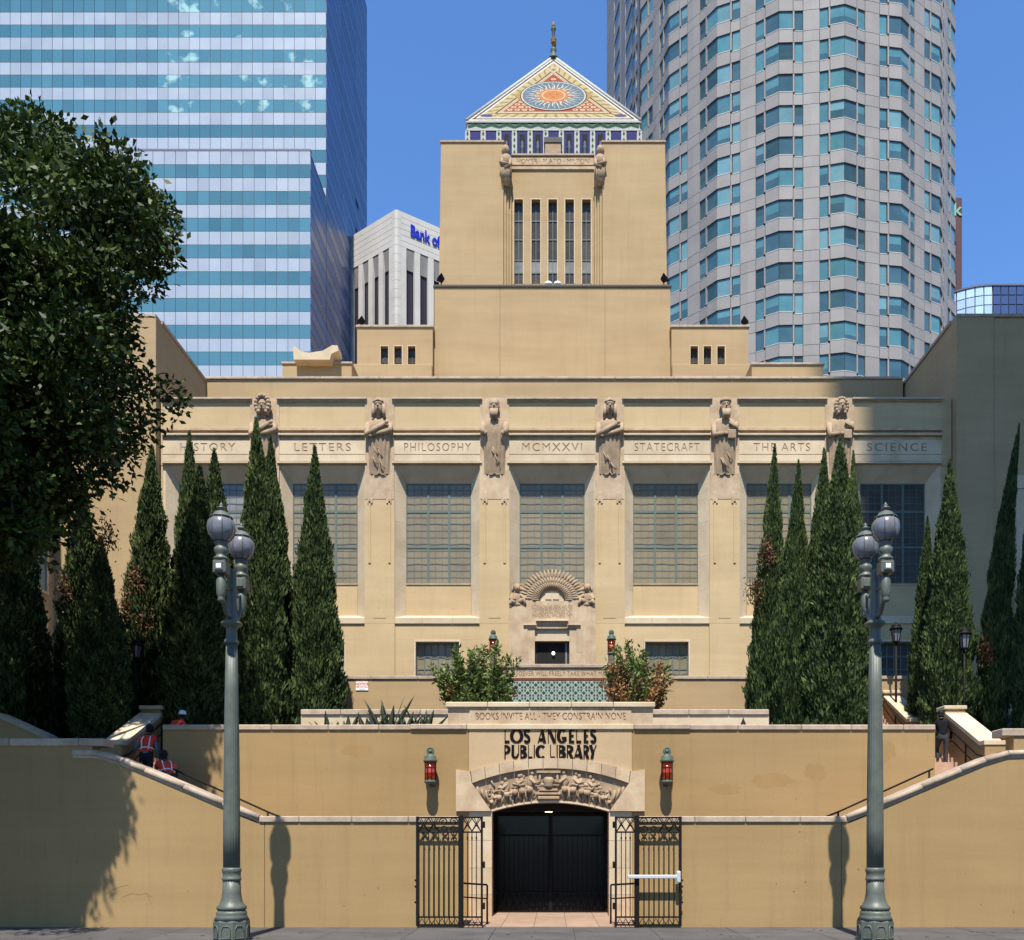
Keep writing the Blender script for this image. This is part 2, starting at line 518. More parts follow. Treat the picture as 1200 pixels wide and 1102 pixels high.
def engraved(name, body, size, x0, x1, y, z0, z1, m, parent, depth=0.03, spacing=1.1, zoff=0.0, fit=None, weight=0.0):
    """a stone plate with the letters cut right through it; the wall behind is the bottom of the cut"""
    cu = text_curve(body, size, 0, weight, spacing)
    t = bpy.data.objects.new('tmp', cu)
    COL.objects.link(t)
    bpy.context.view_layer.update()
    xs = fit / max(t.dimensions.x, .01) if fit else 1.0
    for o in bpy.context.view_layer.objects.selected:
        if o: o.select_set(False)
    t.select_set(True)
    bpy.context.view_layer.objects.active = t
    bpy.ops.object.convert(target='CURVE')
    t = bpy.context.view_layer.objects.active
    cu = t.data
    cu.dimensions = '2D'; cu.fill_mode = 'BOTH'; cu.extrude = depth / 2; cu.resolution_u = 3
    cz = (z0 + z1) / 2; cxm = (x0 + x1) / 2
    zc = -size * 0.36 + zoff            # letters centred on cap height
    w = (x1 - x0) / 2 / xs; h = (z1 - z0) / 2
    sp = cu.splines.new('POLY')
    sp.points.add(3)
    for pnt, (a, b) in zip(sp.points, ((-w, -h - zc), (w, -h - zc), (w, h - zc), (-w, h - zc))):
        pnt.co = (a, b, 0, 1)
    sp.use_cyclic_u = True
    me = eval_mesh(t, name)
    bpy.data.objects.remove(t)
    me.materials.clear()
    setmat(me, m)
    o = bpy.data.objects.new(name, me)
    COL.objects.link(o)
    p = ORG[parent.name]
    o.parent = parent
    o.location = (cxm - p[0], y + depth / 2 - p[1], cz + zc - p[2])
    o.rotation_euler = (R(90), 0, 0)
    o.scale = (xs, 1, 1)
    return o

def leaves(name, C, D, L, Wd, m, parent, fold=0.25, kind=None):
    """leaf-shaped quads at C along D (N x 3 arrays); L, Wd lengths and widths (N)"""
    N = len(C)
    D = D / np.linalg.norm(D, axis=1, keepdims=True)
    rnd = np.random.normal(size=(N, 3))
    S = np.cross(D, rnd); S /= np.linalg.norm(S, axis=1, keepdims=True) + 1e-9
    Nn = np.cross(S, D)
    off = np.array(ORG[parent.name])
    C = C - off
    v = np.empty((N, 4, 3))
    v[:, 0] = C
    v[:, 1] = C + D * (L * 0.5)[:, None] + S * (Wd * 0.5)[:, None] + Nn * (Wd * fold)[:, None]
    v[:, 2] = C + D * L[:, None]
    v[:, 3] = C + D * (L * 0.5)[:, None] - S * (Wd * 0.5)[:, None] + Nn * (Wd * fold)[:, None]
    me = bpy.data.meshes.new(name)
    me.vertices.add(N * 4)
    me.vertices.foreach_set('co', v.reshape(-1))
    me.loops.add(N * 4)
    me.loops.foreach_set('vertex_index', np.arange(N * 4, dtype=np.int32))
    me.polygons.add(N)
    me.polygons.foreach_set('loop_start', np.arange(0, N * 4, 4, dtype=np.int32))
    me.polygons.foreach_set('loop_total', np.full(N, 4, dtype=np.int32))
    me.update(calc_edges=True)
    me.validate()
    setmat(me, m)
    o = bpy.data.objects.new(name, me)
    COL.objects.link(o)
    o.parent = parent
    ORG[o.name] = ORG[parent.name]
    if kind: o['kind'] = kind
    return o
# ================================================================ ground
g = MB().box(-1500, 1500, -600, 2500, -1.0, -0.30)
struct('ground', g, 'city_ground')
struct('road', MB().box(-300, 300, 3.6, 17.70, -0.29, -0.14), 'road')
kerb = E('kerb', 'pale concrete kerb edging the pavement', 'kerb', (0, 17.7, -0.14)); kerb['kind'] = 'structure'
del kerb['label'], kerb['category']
km = MB().bbox(-0.99, 0.99, -0.075, 0.075, 0, 0.135, 0.015).mesh('kerb_stone'); setmat(km, 'pave')
for i in range(-9, 10):
    inst('kerb_stone', km, kerb, (i * 2.0, 17.78, -0.14))
walk = E('sidewalk', '', '', (0, 20, 0)); walk['kind'] = 'structure'
del walk['label'], walk['category']
sx, sy = 1.86, 1.36
sm = MB().box(-sx / 2 + .006, sx / 2 - .006, -sy / 2 + .006, sy / 2 - .006, -0.12, 0).mesh('paving_slab'); setmat(sm, 'pave')
for r in range(3):
    for i in range(-9, 10):
        inst('paving_slab', sm, walk, (i * sx - 0.45, 17.9 + sy / 2 + r * sy, 0.0 + random.uniform(-.003, .003)))
part('paving_bed', MB().box(-60, 60, 17.9, 27.9, -0.29, -0.02), 'road', walk)
struct('far_sidewalk', MB().box(-200, 200, -12, 3.5, -0.29, 0.0), 'pave')

# ================================================================ front retaining walls with sloping stair parapets
YW, YU = 22.0, 25.0
XC = -0.07
def front_wall(s, label):
    root = E('retaining_wall', label, 'wall', (s * 9, YW, 0))
    xi, xj, xs, xe, xp = (2.22 if s < 0 else 2.02), 7.04, 7.27, 11.02, 11.0
    def P(pts, m, name, y0, y1, par=root, lab=None):
        q = [(s * x, z) for x, z in pts]
        if s < 0: q = q[::-1]
        return part(name, MB().prism(q, y0, y1), m, par, lab)
    ztop = 2.56
    P([(xi, -.05), (xj - .008, -.05), (xj - .008, ztop), (xi, ztop)], 'stucco_low', 'wall_panel', YW, YW + .4)
    # sloping part: straight ramp with a short eased top
    zt = 4.42 if s < 0 else 4.66
    ramp_pts = [(xs, 2.56), (8.4, 3.05), (9.6, 3.57), (10.5, 3.94), (11.1, 4.12)]
    P([(xj + .008, -.05), (22, -.05), (22, zt), (xp + .25, zt), (xp + .25, 4.13), (11.1, 4.12), (10.5, 3.94), (9.6, 3.57), (8.4, 3.05), (xs, ztop), (xj + .008, ztop)],
      'stucco_low', 'wall_panel', YW, YW + .4)
    P([(xj - .008, 0.0), (xj + .008, 0.0), (xj + .008, ztop), (xj - .008, ztop)], 'groove', 'joint', YW + .02, YW + .38)
    # coping stones
    x = xi - .03
    while x < xs - .2:
        x2 = min(x + random.uniform(1.0, 1.5), xs - .1)
        if xs - .1 - x2 < .5: x2 = xs - .1
        a, b = s * (x + .004), s * (x2 - .004)
        part('coping_stone', MB().bbox(min(a, b), max(a, b), YW - .045, YW + .46, ztop, ztop + .15, .018), 'coping', root)
        x = x2
    ups = [(xs - .1, 2.56)] + [(8.05, 2.90), (9.0, 3.31), (9.95, 3.71), (10.55, 3.955), (11.1, 4.12), (11.72, 4.14)]
    for (xa, za), (xb, zb) in zip(ups[:-1], ups[1:]):
        d = 0.004
        q = [(s * (xa + d), za), (s * (xb - d), zb), (s * (xb - d), zb + .20), (s * (xa + d), za + .20 if za > 2.6 else za + .15)]
        if s < 0: q = q[::-1]
        mb = MB().prism(q, YW - .02, YW + .46)
        # rounded front roll on top of each stone
        mb.tube([(s * (xa + d), YW + .0, za + .12), (s * (xb - d), YW + .0, zb + .12)], .075, 8)
        part('coping_stone', mb, 'coping', root)
    x = xp - .05
    first = True
    while x < 21.5:
        x2 = x + (0.62 if first else random.uniform(1.5, 2.1)); first = False
        a, b = s * (x + .004), s * (x2 - .004)
        part('coping_stone', MB().bbox(min(a, b), max(a, b), YW - .045, YW + .50, zt, zt + .19, .02), 'coping', root)
        x = x2
    return root
street_l = front_wall(-1, 'tan stucco street wall left of the arched entrance, half covered by tree shade')
street_r = front_wall(1, 'tan stucco street wall right of the arched entrance, fully sunlit')

# ================================================================ side stairs behind the front walls
def stairs(s):
    root = E('stairs', '', '', (s * 7, 23.6, 0)); root['kind'] = 'structure'
    del root['label'], root['category']
    n = 22
    run, rise = 7.9 / n, 3.35 / n
    for i in range(n):
        x0, x1 = 3.1 + i * run, 3.1 + (i + 1) * run - .003
        part('stair_step', MB().box(s * x0, s * x1, 22.42, 24.80, -.02, (i + 1) * rise), 'step', root)
    part('landing', MB().box(s * 11.003, s * 14, 22.42, 24.98, -.02, 3.35), 'step', root)
    m = 9
    for i in range(m):
        y0 = 25.0 + i * 2.5 / m
        part('stair_step', MB().box(s * 10.72, s * 11.97, y0, y0 + 2.5 / m - .003, 0, 3.35 + (i + 1) * 1.4 / m), 'step', root)
    part('landing', MB().box(s * 10.0, s * 12.6, 28.02, 30.2, 0, 4.75), 'step', root)
    part('landing', MB().box(s * 10.0, s * 11.97, 27.503, 28.015, 0, 4.75), 'step', root)
    k = 13
    for i in range(k):
        y0 = 30.2 + i * 2.8 / k
        part('stair_step', MB().box(s * 10.5, s * 11.97, y0 + .003, y0 + 2.8 / k, 0, 4.75 + (i + 1) * 2.05 / k), 'step', root)
    return root
stairs(-1); stairs(1)

def stair_parapet(s, label, lo=True):
    if lo: y0, z0, y1, z1, y2 = 25.0, 4.72, 27.5, 5.90, 28.0
    else: y0, z0, y1, z1, y2 = 30.2, 6.05, 32.6, 7.22, 33.0
    root = E('stair_parapet', label, 'wall', (s * 12.3, y0, 0), 'parapet walls beside the upper stair flights')
    w0, w1 = 11.98, 12.58
    part('wall_body', MB().prism_x([(y0, 0), (y1, 0), (y1, z1), (y0 + .25, z0 + .06), (y0, z0 + .06)], s * w0 if s > 0 else s * w1, s * w1 if s > 0 else s * w0), 'stucco_low', root)
    a, b = sorted((s * (w0 - .03), s * (w1 + .03)))
    part('coping_stone', MB().prism_x([(y0 - .03, z0 + .06), (y0 + .25, z0 + .06), (y1 - .02, z1), (y1 - .02, z1 + .12), (y0 + .25, z0 + .18), (y0 - .03, z0 + .18)], a, b), 'stone_pale', root)
    part('end_pier', MB().box(s * w0, s * w1, y1 + .003, y2, 0, z1 + .22), 'stucco_low', root)
    part('pier_cap', MB().bbox(a - .02, b + .02, y1 - .04, y2 + .04, z1 + .222, z1 + .34, .02), 'stone_pale', root)
stair_parapet(-1, 'sloped stair wall with pale coping beside the worker in red vest')
stair_parapet(1, 'sloped stair wall with pale coping beside the person in black')
stair_parapet(-1, 'upper sloped stair wall hidden behind the cypresses at left', False)
stair_parapet(1, 'upper sloped stair wall in front of the small tan pier at right', False)

def handrail(label, pts, posts, drop=0.9, low=0.35, r=.024, scroll=None):
    c = pts[len(pts) // 2]
    root = E('handrail', label, 'handrail', (c[0], c[1], c[2] - drop))
    part('top_rail', MB().tube(pts, r, 6), 'iron', root)
    part('lower_rail', MB().tube([(x, y, z - low) for x, y, z in pts], r * .7, 6), 'iron', root)
    for x, y, z in posts:
        part('post', MB().tube([(x, y, z - drop), (x, y, z)], r * 1.1, 6), 'iron', root)
    if scroll:
        (x, y, z), dy = scroll
        q = [(x, y + dy * (.10 - .10 * math.cos(t)) if False else y + dy * .12 * math.sin(t), z - .12 + .12 * math.cos(t)) for t in [i * math.pi * 1.5 / 10 for i in range(11)]]
        part('scroll_end', MB().tube(q, r * .8, 6), 'iron', root)
    return root
for s, a in ((-1, 'left'), (1, 'right')):
    pts = [(s * (1.66 if s < 0 else 1.46), 22.75, 1.0), (s * 2.6, 22.75, 1.06), (s * 3.1, 22.75, 1.2), (s * 7.2, 22.75, 2.84), (s * 9.6, 22.75, 3.93)]
    side = 'under the red wall lantern nearest the tree-shaded wall' if s < 0 else 'beside the gate with the white push bar'
    handrail('black iron handrail climbing the street stair ' + side, pts,
             [(s * (1.66 if s < 0 else 1.46), 22.75, 1.0)] + [(s * x, 22.75, 1.2 + (x - 3.1) * .4) for x in (4.2, 5.7, 7.2)] + [(s * 9.5, 22.75, 3.88)], .98)
    who = 'behind the worker in red vest' if s < 0 else 'behind the person in black'
    yz = [(24.7, 4.42), (25.2, 4.52), (27.4, 5.72), (27.7, 5.75)]
    handrail('black iron handrail with scrolled end on the stair ' + who, [(s * 11.86, y, z) for y, z in yz],
             [(s * 11.86, y, z) for y, z in ((24.9, 4.46), (25.9, 4.9), (27.3, 5.67))], .95, .3, scroll=((s * 11.86, 24.7, 4.42), -1))
    yz = [(29.9, 5.75), (30.3, 5.86), (32.6, 7.4), (32.9, 7.4)]
    who = 'half hidden by the cypresses at left' if s < 0 else 'below the small tan pier at right'
    handrail('black iron handrail of the upper stair flight ' + who, [(s * 11.86, y, z) for y, z in yz],
             [(s * 11.86, y, z) for y, z in ((30.1, 5.8), (31.2, 6.46), (32.5, 7.33))], .95, .3, scroll=((s * 11.86, 29.9, 5.75), -1))

# ================================================================ upper wall left and right of the portal
ZU = 5.18
def upper_wall(s, label):
    root = E('terrace_wall', label, 'wall', (s * 7, YU, 0))
    xe = 10.82 if s < 0 else 10.6
    a, b = sorted((s * 3.86 + XC, s * xe))
    part('wall_body', MB().box(a, b, YU, YU + .45, 0, ZU), 'stucco_low', root)
    x = a
    while x < b - .05:
        x2 = min(x + random.uniform(1.3, 1.9), b)
        if b - x2 < .6: x2 = b
        part('coping_stone', MB().bbox(x + .004, x2 - .004, YU - .05, YU + .5, ZU, ZU + .15, .02), 'coping', root)
        x = x2
    return root
upper_l = upper_wall(-1, 'tan upper wall between the portal and the two workers in red vests')
upper_r = upper_wall(1, 'tan upper wall between the portal and the person in black')

# low planter ledges flanking the inscribed parapet
def ledge(s, label):
    root = E('planter_ledge', label, 'wall', (s * 4.6, 26.1, 4.6), 'planter ledges beside the inscribed parapet')
    a, b = sorted((XC + s * 2.84, XC + s * (6.3 if s > 0 else 7.2)))
    part('wall_body', MB().box(a, b, 26.0, 26.35, 4.6, 5.74), 'stone_pale', root)
    x = a
    while x < b - .05:
        x2 = min(x + 1.15, b)
        if b - x2 < .4: x2 = b
        part('coping_stone', MB().bbox(x + .004, x2 - .004, 25.95, 26.4, 5.74, 5.90, .02), 'coping', root)
        x = x2
ledge(-1, 'pale planter ledge behind the spiky agaves'); ledge(1, 'pale planter ledge behind the small black spotlight')

# garden ground behind the upper wall
gg = E('garden_ground', '', '', (0, 29, 0)); gg['kind'] = 'structure'
del gg['label'], gg['category']
for a, b, c, d, e in ((-40, -12.6, 25.0, 33.0, 4.95), (12.6, 40, 25.0, 33.0, 4.95), (-9.99, -2.1, 25.46, 32.6, 4.95), (2.0, 9.99, 25.46, 32.6, 4.95), (-2.097, 1.997, 27.81, 32.6, 4.95)):
    part('planting_soil', MB().box(a, b, c, d, -.2, e), 'earth', gg)
part('planting_soil', MB().box(-2.097, 1.997, 25.46, 27.807, 3.31, 4.95), 'earth', gg)
struct('terrace_ground', MB().box(-40, 40, 33.4, 110, -.2, 6.8), 'pave')

# ================================================================ entrance portal
YP = 24.84
portal = E('entrance_portal', 'arched stone and stucco entrance portal carrying the black library lettering', 'portal', (XC, YP, 0))
def arc_pts(xh, zs, zc, n, x0=None, x1=None):
    """circular arc through (-xh,zs),(0,zc),(xh,zs)"""
    h = zc - zs
    r = (xh * xh + h * h) / (2 * h)
    a = math.asin(xh / r)
    return [(XC + r * math.sin(t), zc - r + r * math.cos(t)) for t in [-a + 2 * a * i / n for i in range(n + 1)]]
intr = arc_pts(1.62, 2.92, 3.17, 24)           # opening
rel_in = arc_pts(1.64, 2.97, 3.225, 24)
rel_out = arc_pts(2.16, 3.70, 4.11, 24)
vou_out = arc_pts(2.20, 4.03, 4.39, 24)
def pP(name, poly, y0, y1, m, **k): return part(name, MB().prism(poly, y0, y1), m, portal, **k)
def rect(a, b, c, d): return [(XC + a, c), (XC + b, c), (XC + b, d), (XC + a, d)]
# outer piers and centre field
pP('pier', rect(-3.86, -2.256, 0, ZU), YP + .06, YU + .45, 'stucco_low')
pP('pier', rect(2.256, 3.86, 0, ZU), YP + .06, YU + .45, 'stucco_low')
# centre field with the curved lower edge, built above the stones
fld = [(XC - 2.25, 4.10), (XC - 2.25, ZU), (XC + 2.25, ZU), (XC + 2.25, 4.10)]
poly = [(XC + 2.25, 4.03)] + [(XC + 2.25, ZU), (XC - 2.25, ZU), (XC - 2.25, 4.03)] + [(x, z) for x, z in vou_out]
pP('lettering_field', poly, YP + .05, YU + .45, 'stucco_pale')
# backing wall behind arch stones
pP('arch_backing', [(x, z) for x, z in intr] + [(XC + 2.25, 2.92), (XC + 2.25, 4.03)] + vou_out[::-1] + [(XC - 2.25, 4.03), (XC - 2.25, 2.92)], YP + .16, YU + .45, 'stone')
# jambs below the spring
for s in (-1, 1):
    zz = [0, .62, 1.36, 2.12, 2.92]
    for z0, z1 in zip(zz[:-1], zz[1:]):
        a, b = sorted((s * 1.62, s * 2.25))
        pP('jamb_stone', rect(a, b, z0 + .004, z1 - .004), YP + .06, YU + .45, 'stone' if z0 < .1 else 'stone_pale')
    # corner blocks beside the arch
    q = [(2.60, 2.93), (2.60, 4.08), (2.215, 4.02), (2.17, 3.705), (1.66, 2.975), (1.64, 2.93)]
    q = [(XC + s * x, z) for x, z in q]
    if s > 0: q = [q[0], q[1], q[2], q[3], q[4], q[5]]
    else: q = q[::-1]
    pP('corner_block', q, YP - .02, YP + .155, 'stone')
# voussoir ring of eleven separate stones
def band(inner, outer, i0, i1, n, g=.006):
    def at(arr, t):
        t = max(0, min(1, t)) * (len(arr) - 1)
        i = min(int(t), len(arr) - 2); f = t - i
        return (arr[i][0] * (1 - f) + arr[i + 1][0] * f, arr[i][1] * (1 - f) + arr[i + 1][1] * f)
    a, b = i0 / n + g / 4, i1 / n - g / 4
    st = [a + (b - a) * k / 4 for k in range(5)]
    return [at(inner, t) for t in st] + [at(outer, t) for t in reversed(st)]
for i in range(11):
    q = band(rel_out, vou_out, i, i + 1, 11)
    pP('voussoir', q, YP - .03 + random.uniform(-.004, .004), YP + .155, 'stone')
# relief band ground
pP('relief_ground', rel_in + rel_out[::-1], YP + .07, YP + .155, 'carved')
pP('arch_fillet', [(x, z) for x, z in intr] + rel_in[::-1], YP + .03, YP + .155, 'stone_pale')
# carved figures of printers and craftsmen
def relief_figure(x, z, h, lean, flip, table):
    mb = MB(); y = YP + .055
    f = -1 if flip else 1
    d = .045
    def E2(cx, cz, rx, rz, ry=d, rot=0): mb.ell((x + f * cx * h, y, z + cz * h), (rx * h, ry, rz * h), 10, 6, True, 0, f * rot)
    E2(.02 + lean * .30, .91, .068, .088, .05)                    # head
    E2(lean * .16, .64, .115, .22, .055, lean * .6)                 # torso
    mb.tube([(x + f * (lean * .22 - .04) * h, y - .03, z + .74 * h), (x + f * .16 * h, y - .05, z + .58 * h), (x + f * .34 * h, y - .04, z + .63 * h)], [.05 * h, .045 * h, .035 * h], 6)
    mb.tube([(x + f * (lean * .22 + .06) * h, y - .02, z + .72 * h), (x + f * .22 * h, y - .03, z + .48 * h), (x + f * .38 * h, y - .03, z + .50 * h)], [.045 * h, .04 * h, .03 * h], 6)
    mb.tube([(x - f * .03 * h, y, z + .45 * h), (x + f * .10 * h, y - .02, z + .24 * h), (x + f * .02 * h, y - .01, z)], [.085 * h, .07 * h, .045 * h], 6)
    mb.tube([(x - f * .06 * h, y, z + .45 * h), (x - f * .13 * h, y, z + .22 * h), (x - f * .18 * h, y, z)], [.085 * h, .065 * h, .045 * h], 6)
    mb.tube([(x + f * .02 * h, y - .04, z + .45 * h), (x + f * .0 * h, y - .05, z + .26 * h)], [.10 * h, .12 * h], 6)  # apron
    if table:
        a, b = sorted((x + f * .26 * h, x + f * .60 * h))
        mb.box(a, b, y - .06, y + .03, z + .40 * h, z + .46 * h)
        mb.box(a + .02, a + .05, y - .04, y + .03, z, z + .40 * h)
        mb.box(b - .05, b - .02, y - .04, y + .03, z, z + .40 * h)
        mb.ell(((a + b) / 2, y - .03, z + .52 * h), (.09 * h, .05, .07 * h), 8, 5)
    return mb
def zi(x):   # lower edge of the relief band at x
    return np.interp(x, [p[0] for p in rel_in], [p[1] for p in rel_in])
rf = random.Random(12)
for dx, h, lean, flip, table in ((-1.62, .50, .3, False, False), (-1.42, .70, .35, False, True), (-1.20, .76, .12, True, False), (-.98, .82, .4, False, True), (-.78, .80, .05, True, False), (-.58, .84, .25, False, True),
                                 (.40, .84, .05, True, False), (.62, .84, .3, False, True), (.86, .80, .2, True, False), (1.02, .80, .3, False, True), (1.26, .74, .3, True, False), (1.44, .68, .45, True, True), (1.62, .50, .3, True, False)):
    x = XC + dx
    part('carved_figure', relief_figure(x, zi(x) + .02, h, lean, flip, table), 'carved', portal)
# wheels, shelves, tools and draped cloth filling the ground between them
mb = MB()
for k in range(46):
    x = XC + rf.uniform(-1.75, 1.75)
    if abs(x - XC + .05) < .42: continue
    z0 = zi(x) + rf.uniform(.06, .62)
    y = YP + .06
    t = rf.random()
    if t < .35: mb.box(x - rf.uniform(.04, .10), x + rf.uniform(.04, .10), y - .02, y + .015, z0, z0 + rf.uniform(.03, .09))
    elif t < .7: mb.tube([(x, y, z0), (x + rf.uniform(-.12, .12), y - .03, z0 + rf.uniform(.08, .2))], .022, 5)
    else: mb.tube([(x + .07 * math.cos(a), y - .01, z0 + .07 * math.sin(a)) for a in [math.pi * 2 * q / 10 for q in range(11)]], .016, 5, cap=False)
part('carved_tools', mb, 'carved', portal, kind='stuff')
mb = MB()
for z0, z1, w in ((0.03, .12, .30), (.15, .22, .34), (.25, .33, .26)):
    mb.bbox(XC - .05 - w, XC - .05 + w, YP - .03, YP + .07, 3.22 + z0, 3.22 + z1, .02)
mb.lathe([(.12, 0), (.16, .06), (.13, .14), (.17, .22), (.10, .30)], (XC - .05, YP + .06, 3.57), 12)
for s in (-1, 1): mb.tube([(XC - .05 + s * .25, YP + .05, 3.56), (XC - .05 + s * .24, YP + .04, 4.03)], .035, 6)
mb.box(XC - .38, XC + .28, YP - .02, YP + .07, 3.985, 4.045)
part('carved_press', mb, 'carved', portal)
mb = MB()
for s in (-1, 1):
    for k in range(3):
        x = XC + s * (1.66 + k * .12)
        mb.tube([(x, YP + .05, 3.10 + k * .10), (x + s * .10, YP + .03, 3.34 + k * .07), (x + s * .12, YP + .05, 3.50 + k * .05)], .035, 6)
part('carved_border', mb, 'carved', portal, kind='stuff')
# reveal, ceiling, inner room, iron screen
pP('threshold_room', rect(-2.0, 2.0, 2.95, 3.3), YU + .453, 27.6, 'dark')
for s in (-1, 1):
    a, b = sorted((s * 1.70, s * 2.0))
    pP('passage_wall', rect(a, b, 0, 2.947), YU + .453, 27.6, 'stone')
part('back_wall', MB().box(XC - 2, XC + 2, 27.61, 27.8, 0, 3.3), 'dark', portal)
scr = part('iron_screen', MB().box(XC - 1.69, XC - 1.60, 26.38, 26.46, 0, 2.94).box(XC + 1.60, XC + 1.69, 26.38, 26.46, 0, 2.94).box(XC - 1.6, XC + 1.6, 26.38, 26.46, 2.84, 2.94)
           .box(XC - 1.6, XC + 1.6, 26.38, 26.46, .56, .61).box(XC - 1.6, XC + 1.6, 26.38, 26.46, 0.0, .06).box(XC - .05, XC + .05, 26.375, 26.465, .06, 2.84)
           .box(XC - 1.6, XC - .05, 26.385, 26.455, 2.25, 2.30).box(XC + .05, XC + 1.6, 26.385, 26.455, 2.25, 2.30), 'iron', portal)
for a, b in ((-1.595, -.055), (.055, 1.595)):
    part('glass_pane', MB().box(XC + a, XC + b, 26.47, 26.485, .06, 2.84), 'dark_glass', scr)
mb = MB()
for i in range(16):
    x = XC - 1.5 + i * .2
    mb.tube([(x - .07, 26.41, .08), (x, 26.40, .50), (x + .07, 26.41, .08)], .011, 4)
    mb.tube([(x + .08, 26.41, .54), (x + .1, 26.40, .30), (x + .12, 26.41, .54)], .010, 4)
    mb.ell((x, 26.40, .25), (.03, .012, .07), 6, 4)
part('ornament_panel', mb, 'iron', scr)
mb = MB()
for i in range(22):
    x = XC - 1.5 + i * (3.0 / 21)
    mb.tube([(x, 26.43, .62), (x, 26.43, 2.24)], .006, 4)
part('bars', mb, 'iron', scr)
part('ceiling_lamp', MB().lathe([(.10, 0), (.12, .03), (.05, .06)], (XC - .05, 25.9, 2.93), 10), 'warm_lamp', portal)
# entry floor tiles
fl = E('entry_floor', '', '', (XC, 24, 0)); fl['kind'] = 'structure'
del fl['label'], fl['category']
tm = MB().box(-.395, .395, -.395, .395, -.1, .012).mesh('floor_tile'); setmat(tm, 'tile_floor')
for i in range(-4, 5):
    for j in range(6):
        if abs(i * .8) < 3.2: inst('floor_tile', tm, fl, (XC + i * .8 - .4 + .4, 22.42 + j * .8, 0))

# parapet over the portal with the carved motto
part('parapet', MB().box(XC - 2.84, XC + 2.84, YU - .02, YU + .5, ZU + .155, 5.80), 'stone', portal)
for s in (-1, 1):
    a, b = sorted((s * 2.31, s * 3.86))
    part('coping_stone', MB().bbox(XC + a, XC + b, YP - .02, YU + .5, ZU + .003, ZU + .15, .02), 'coping', portal)
part('parapet_string', MB().bbox(XC - 2.30, XC + 2.30, YP - .0, YU + .5, ZU + .003, ZU + .15, .015), 'stone_pale', portal)
x = XC - 2.90
while x < XC + 2.85:
    x2 = min(x + 1.16, XC + 2.90)
    part('coping_stone', MB().bbox(x + .004, x2 - .004, YU - .11, YU + .56, 5.803, 5.95, .02), 'stone_pale', portal)
    x = x2
engraved('motto_slab', 'BOOKS INVITE ALL · THEY CONSTRAIN NONE', .285, XC - 2.24, XC + 2.24, YU - .055, ZU + .155, 5.795, 'stone', portal, .034, 1.02, fit=4.15, weight=-.002)

# black letters: drawn stroke by stroke
def arc(cx, cz, rx, rz, a0, a1, n=14):
    return [(cx + rx * math.cos(R(a0 + (a1 - a0) * i / n)), cz + rz * math.sin(R(a0 + (a1 - a0) * i / n))) for i in range(n + 1)]
def aw(a0, a1, thin, thick, n=14):
    return [thin + (thick - thin) * abs(math.cos(R(a0 + (a1 - a0) * i / n))) ** 1.3 for i in range(n + 1)]
T, S = .20, .065
def glyph(c, w):
    if c == 'L': return [([(S / 2, 0), (S / 2, 1)], S), ([(S, .085), (w, .085)], .17)]
    if c == 'I': return [([(w / 2, 0), (w / 2, 1)], w)]
    if c == 'O': return [(arc(w / 2, .5, w / 2 - .09, .44, 0, 360, 28), aw(0, 360, .12, .25, 28))]
    if c == 'S': return [(arc(w / 2, .73, w / 2 - .10, .19, 20, 180, 10) + arc(w / 2, .73, w / 2 - .1, .19, 190, 270, 5) + arc(w / 2, .27, w / 2 - .1, .22, 80, -160, 14), .19)]
    if c == 'A': return [([(S / 2, 0), (w / 2, 1)], S), ([(w - .11, 0), (w / 2, 1)], .21), ([(w * .2, .24), (w * .78, .24)], .20)]
    if c == 'N': return [([(S / 2, 0), (S / 2, 1)], S), ([(.08, 1), (w - .08, 0)], .22), ([(w - S / 2, 0), (w - S / 2, 1)], S)]
    if c == 'G': return [(arc(w / 2 + .03, .5, w / 2 - .08, .43, 50, 330, 20), aw(50, 330, .13, .25, 20)), ([(w * .5, .36), (w, .36)], .15)]
    if c == 'E': return [([(.10, 0), (.10, 1)], .20), ([(.2, .93), (w, .93)], .14), ([(.2, .52), (w * .9, .52)], .12), ([(.2, .085), (w, .085)], .17)]
    if c == 'P': return [([(S / 2, 0), (S / 2, 1)], S + .03), (arc(S, .68, w - S - .1, .245, 90, -90, 12), aw(90, -90, .13, .22, 12))]
    if c == 'U': return [([(.1, 1), (.1, .38)], .2), (arc(w / 2, .36, w / 2 - .085, .27, 180, 360, 12), [.2 - .08 * i / 12 for i in range(13)]), ([(w - S / 2, .36), (w - S / 2, 1)], S)]
    if c == 'B': return [([(S / 2, 0), (S / 2, 1)], S + .03), (arc(S, .75, w - S - .13, .18, 90, -90, 10), aw(90, -90, .12, .22, 10)), (arc(S, .29, w - S - .1, .21, 90, -90, 12), aw(90, -90, .14, .25, 12))]
    if c == 'C': return [(arc(w / 2 + .03, .5, w / 2 - .07, .43, 48, 312, 20), aw(48, 312, .13, .26, 20))]
    if c == 'R': return [([(S / 2, 0), (S / 2, 1)], S + .03), (arc(S, .72, w - S - .12, .21, 90, -90, 12), aw(90, -90, .13, .22, 12)), ([(w * .38, .48), (w - .1, 0)], .20)]
    if c == 'Y': return [([(.10, 1), (w * .52, .42)], .21), ([(w - S / 2, 1), (w * .56, .42)], S), ([(w * .52, .46), (w * .36, 0)], .20)]
def letters(row, z, h):
    for c, xa, xb in row:
        x0 = XC + (xa - 562) / 295 * 1.27; x1 = XC + (xb - 562) / 295 * 1.27
        mb = MB()
        for k, (pts, wd) in enumerate(glyph(c, (x1 - x0) / h)):
            wd = [q * h for q in wd] if isinstance(wd, list) else wd * h
            mb.ribbon([(x0 + px * h, z + pz * h) for px, pz in pts], wd, YP + .030 - k * .0015, YP + .049)
        part('letter', mb, 'black_letter', portal)
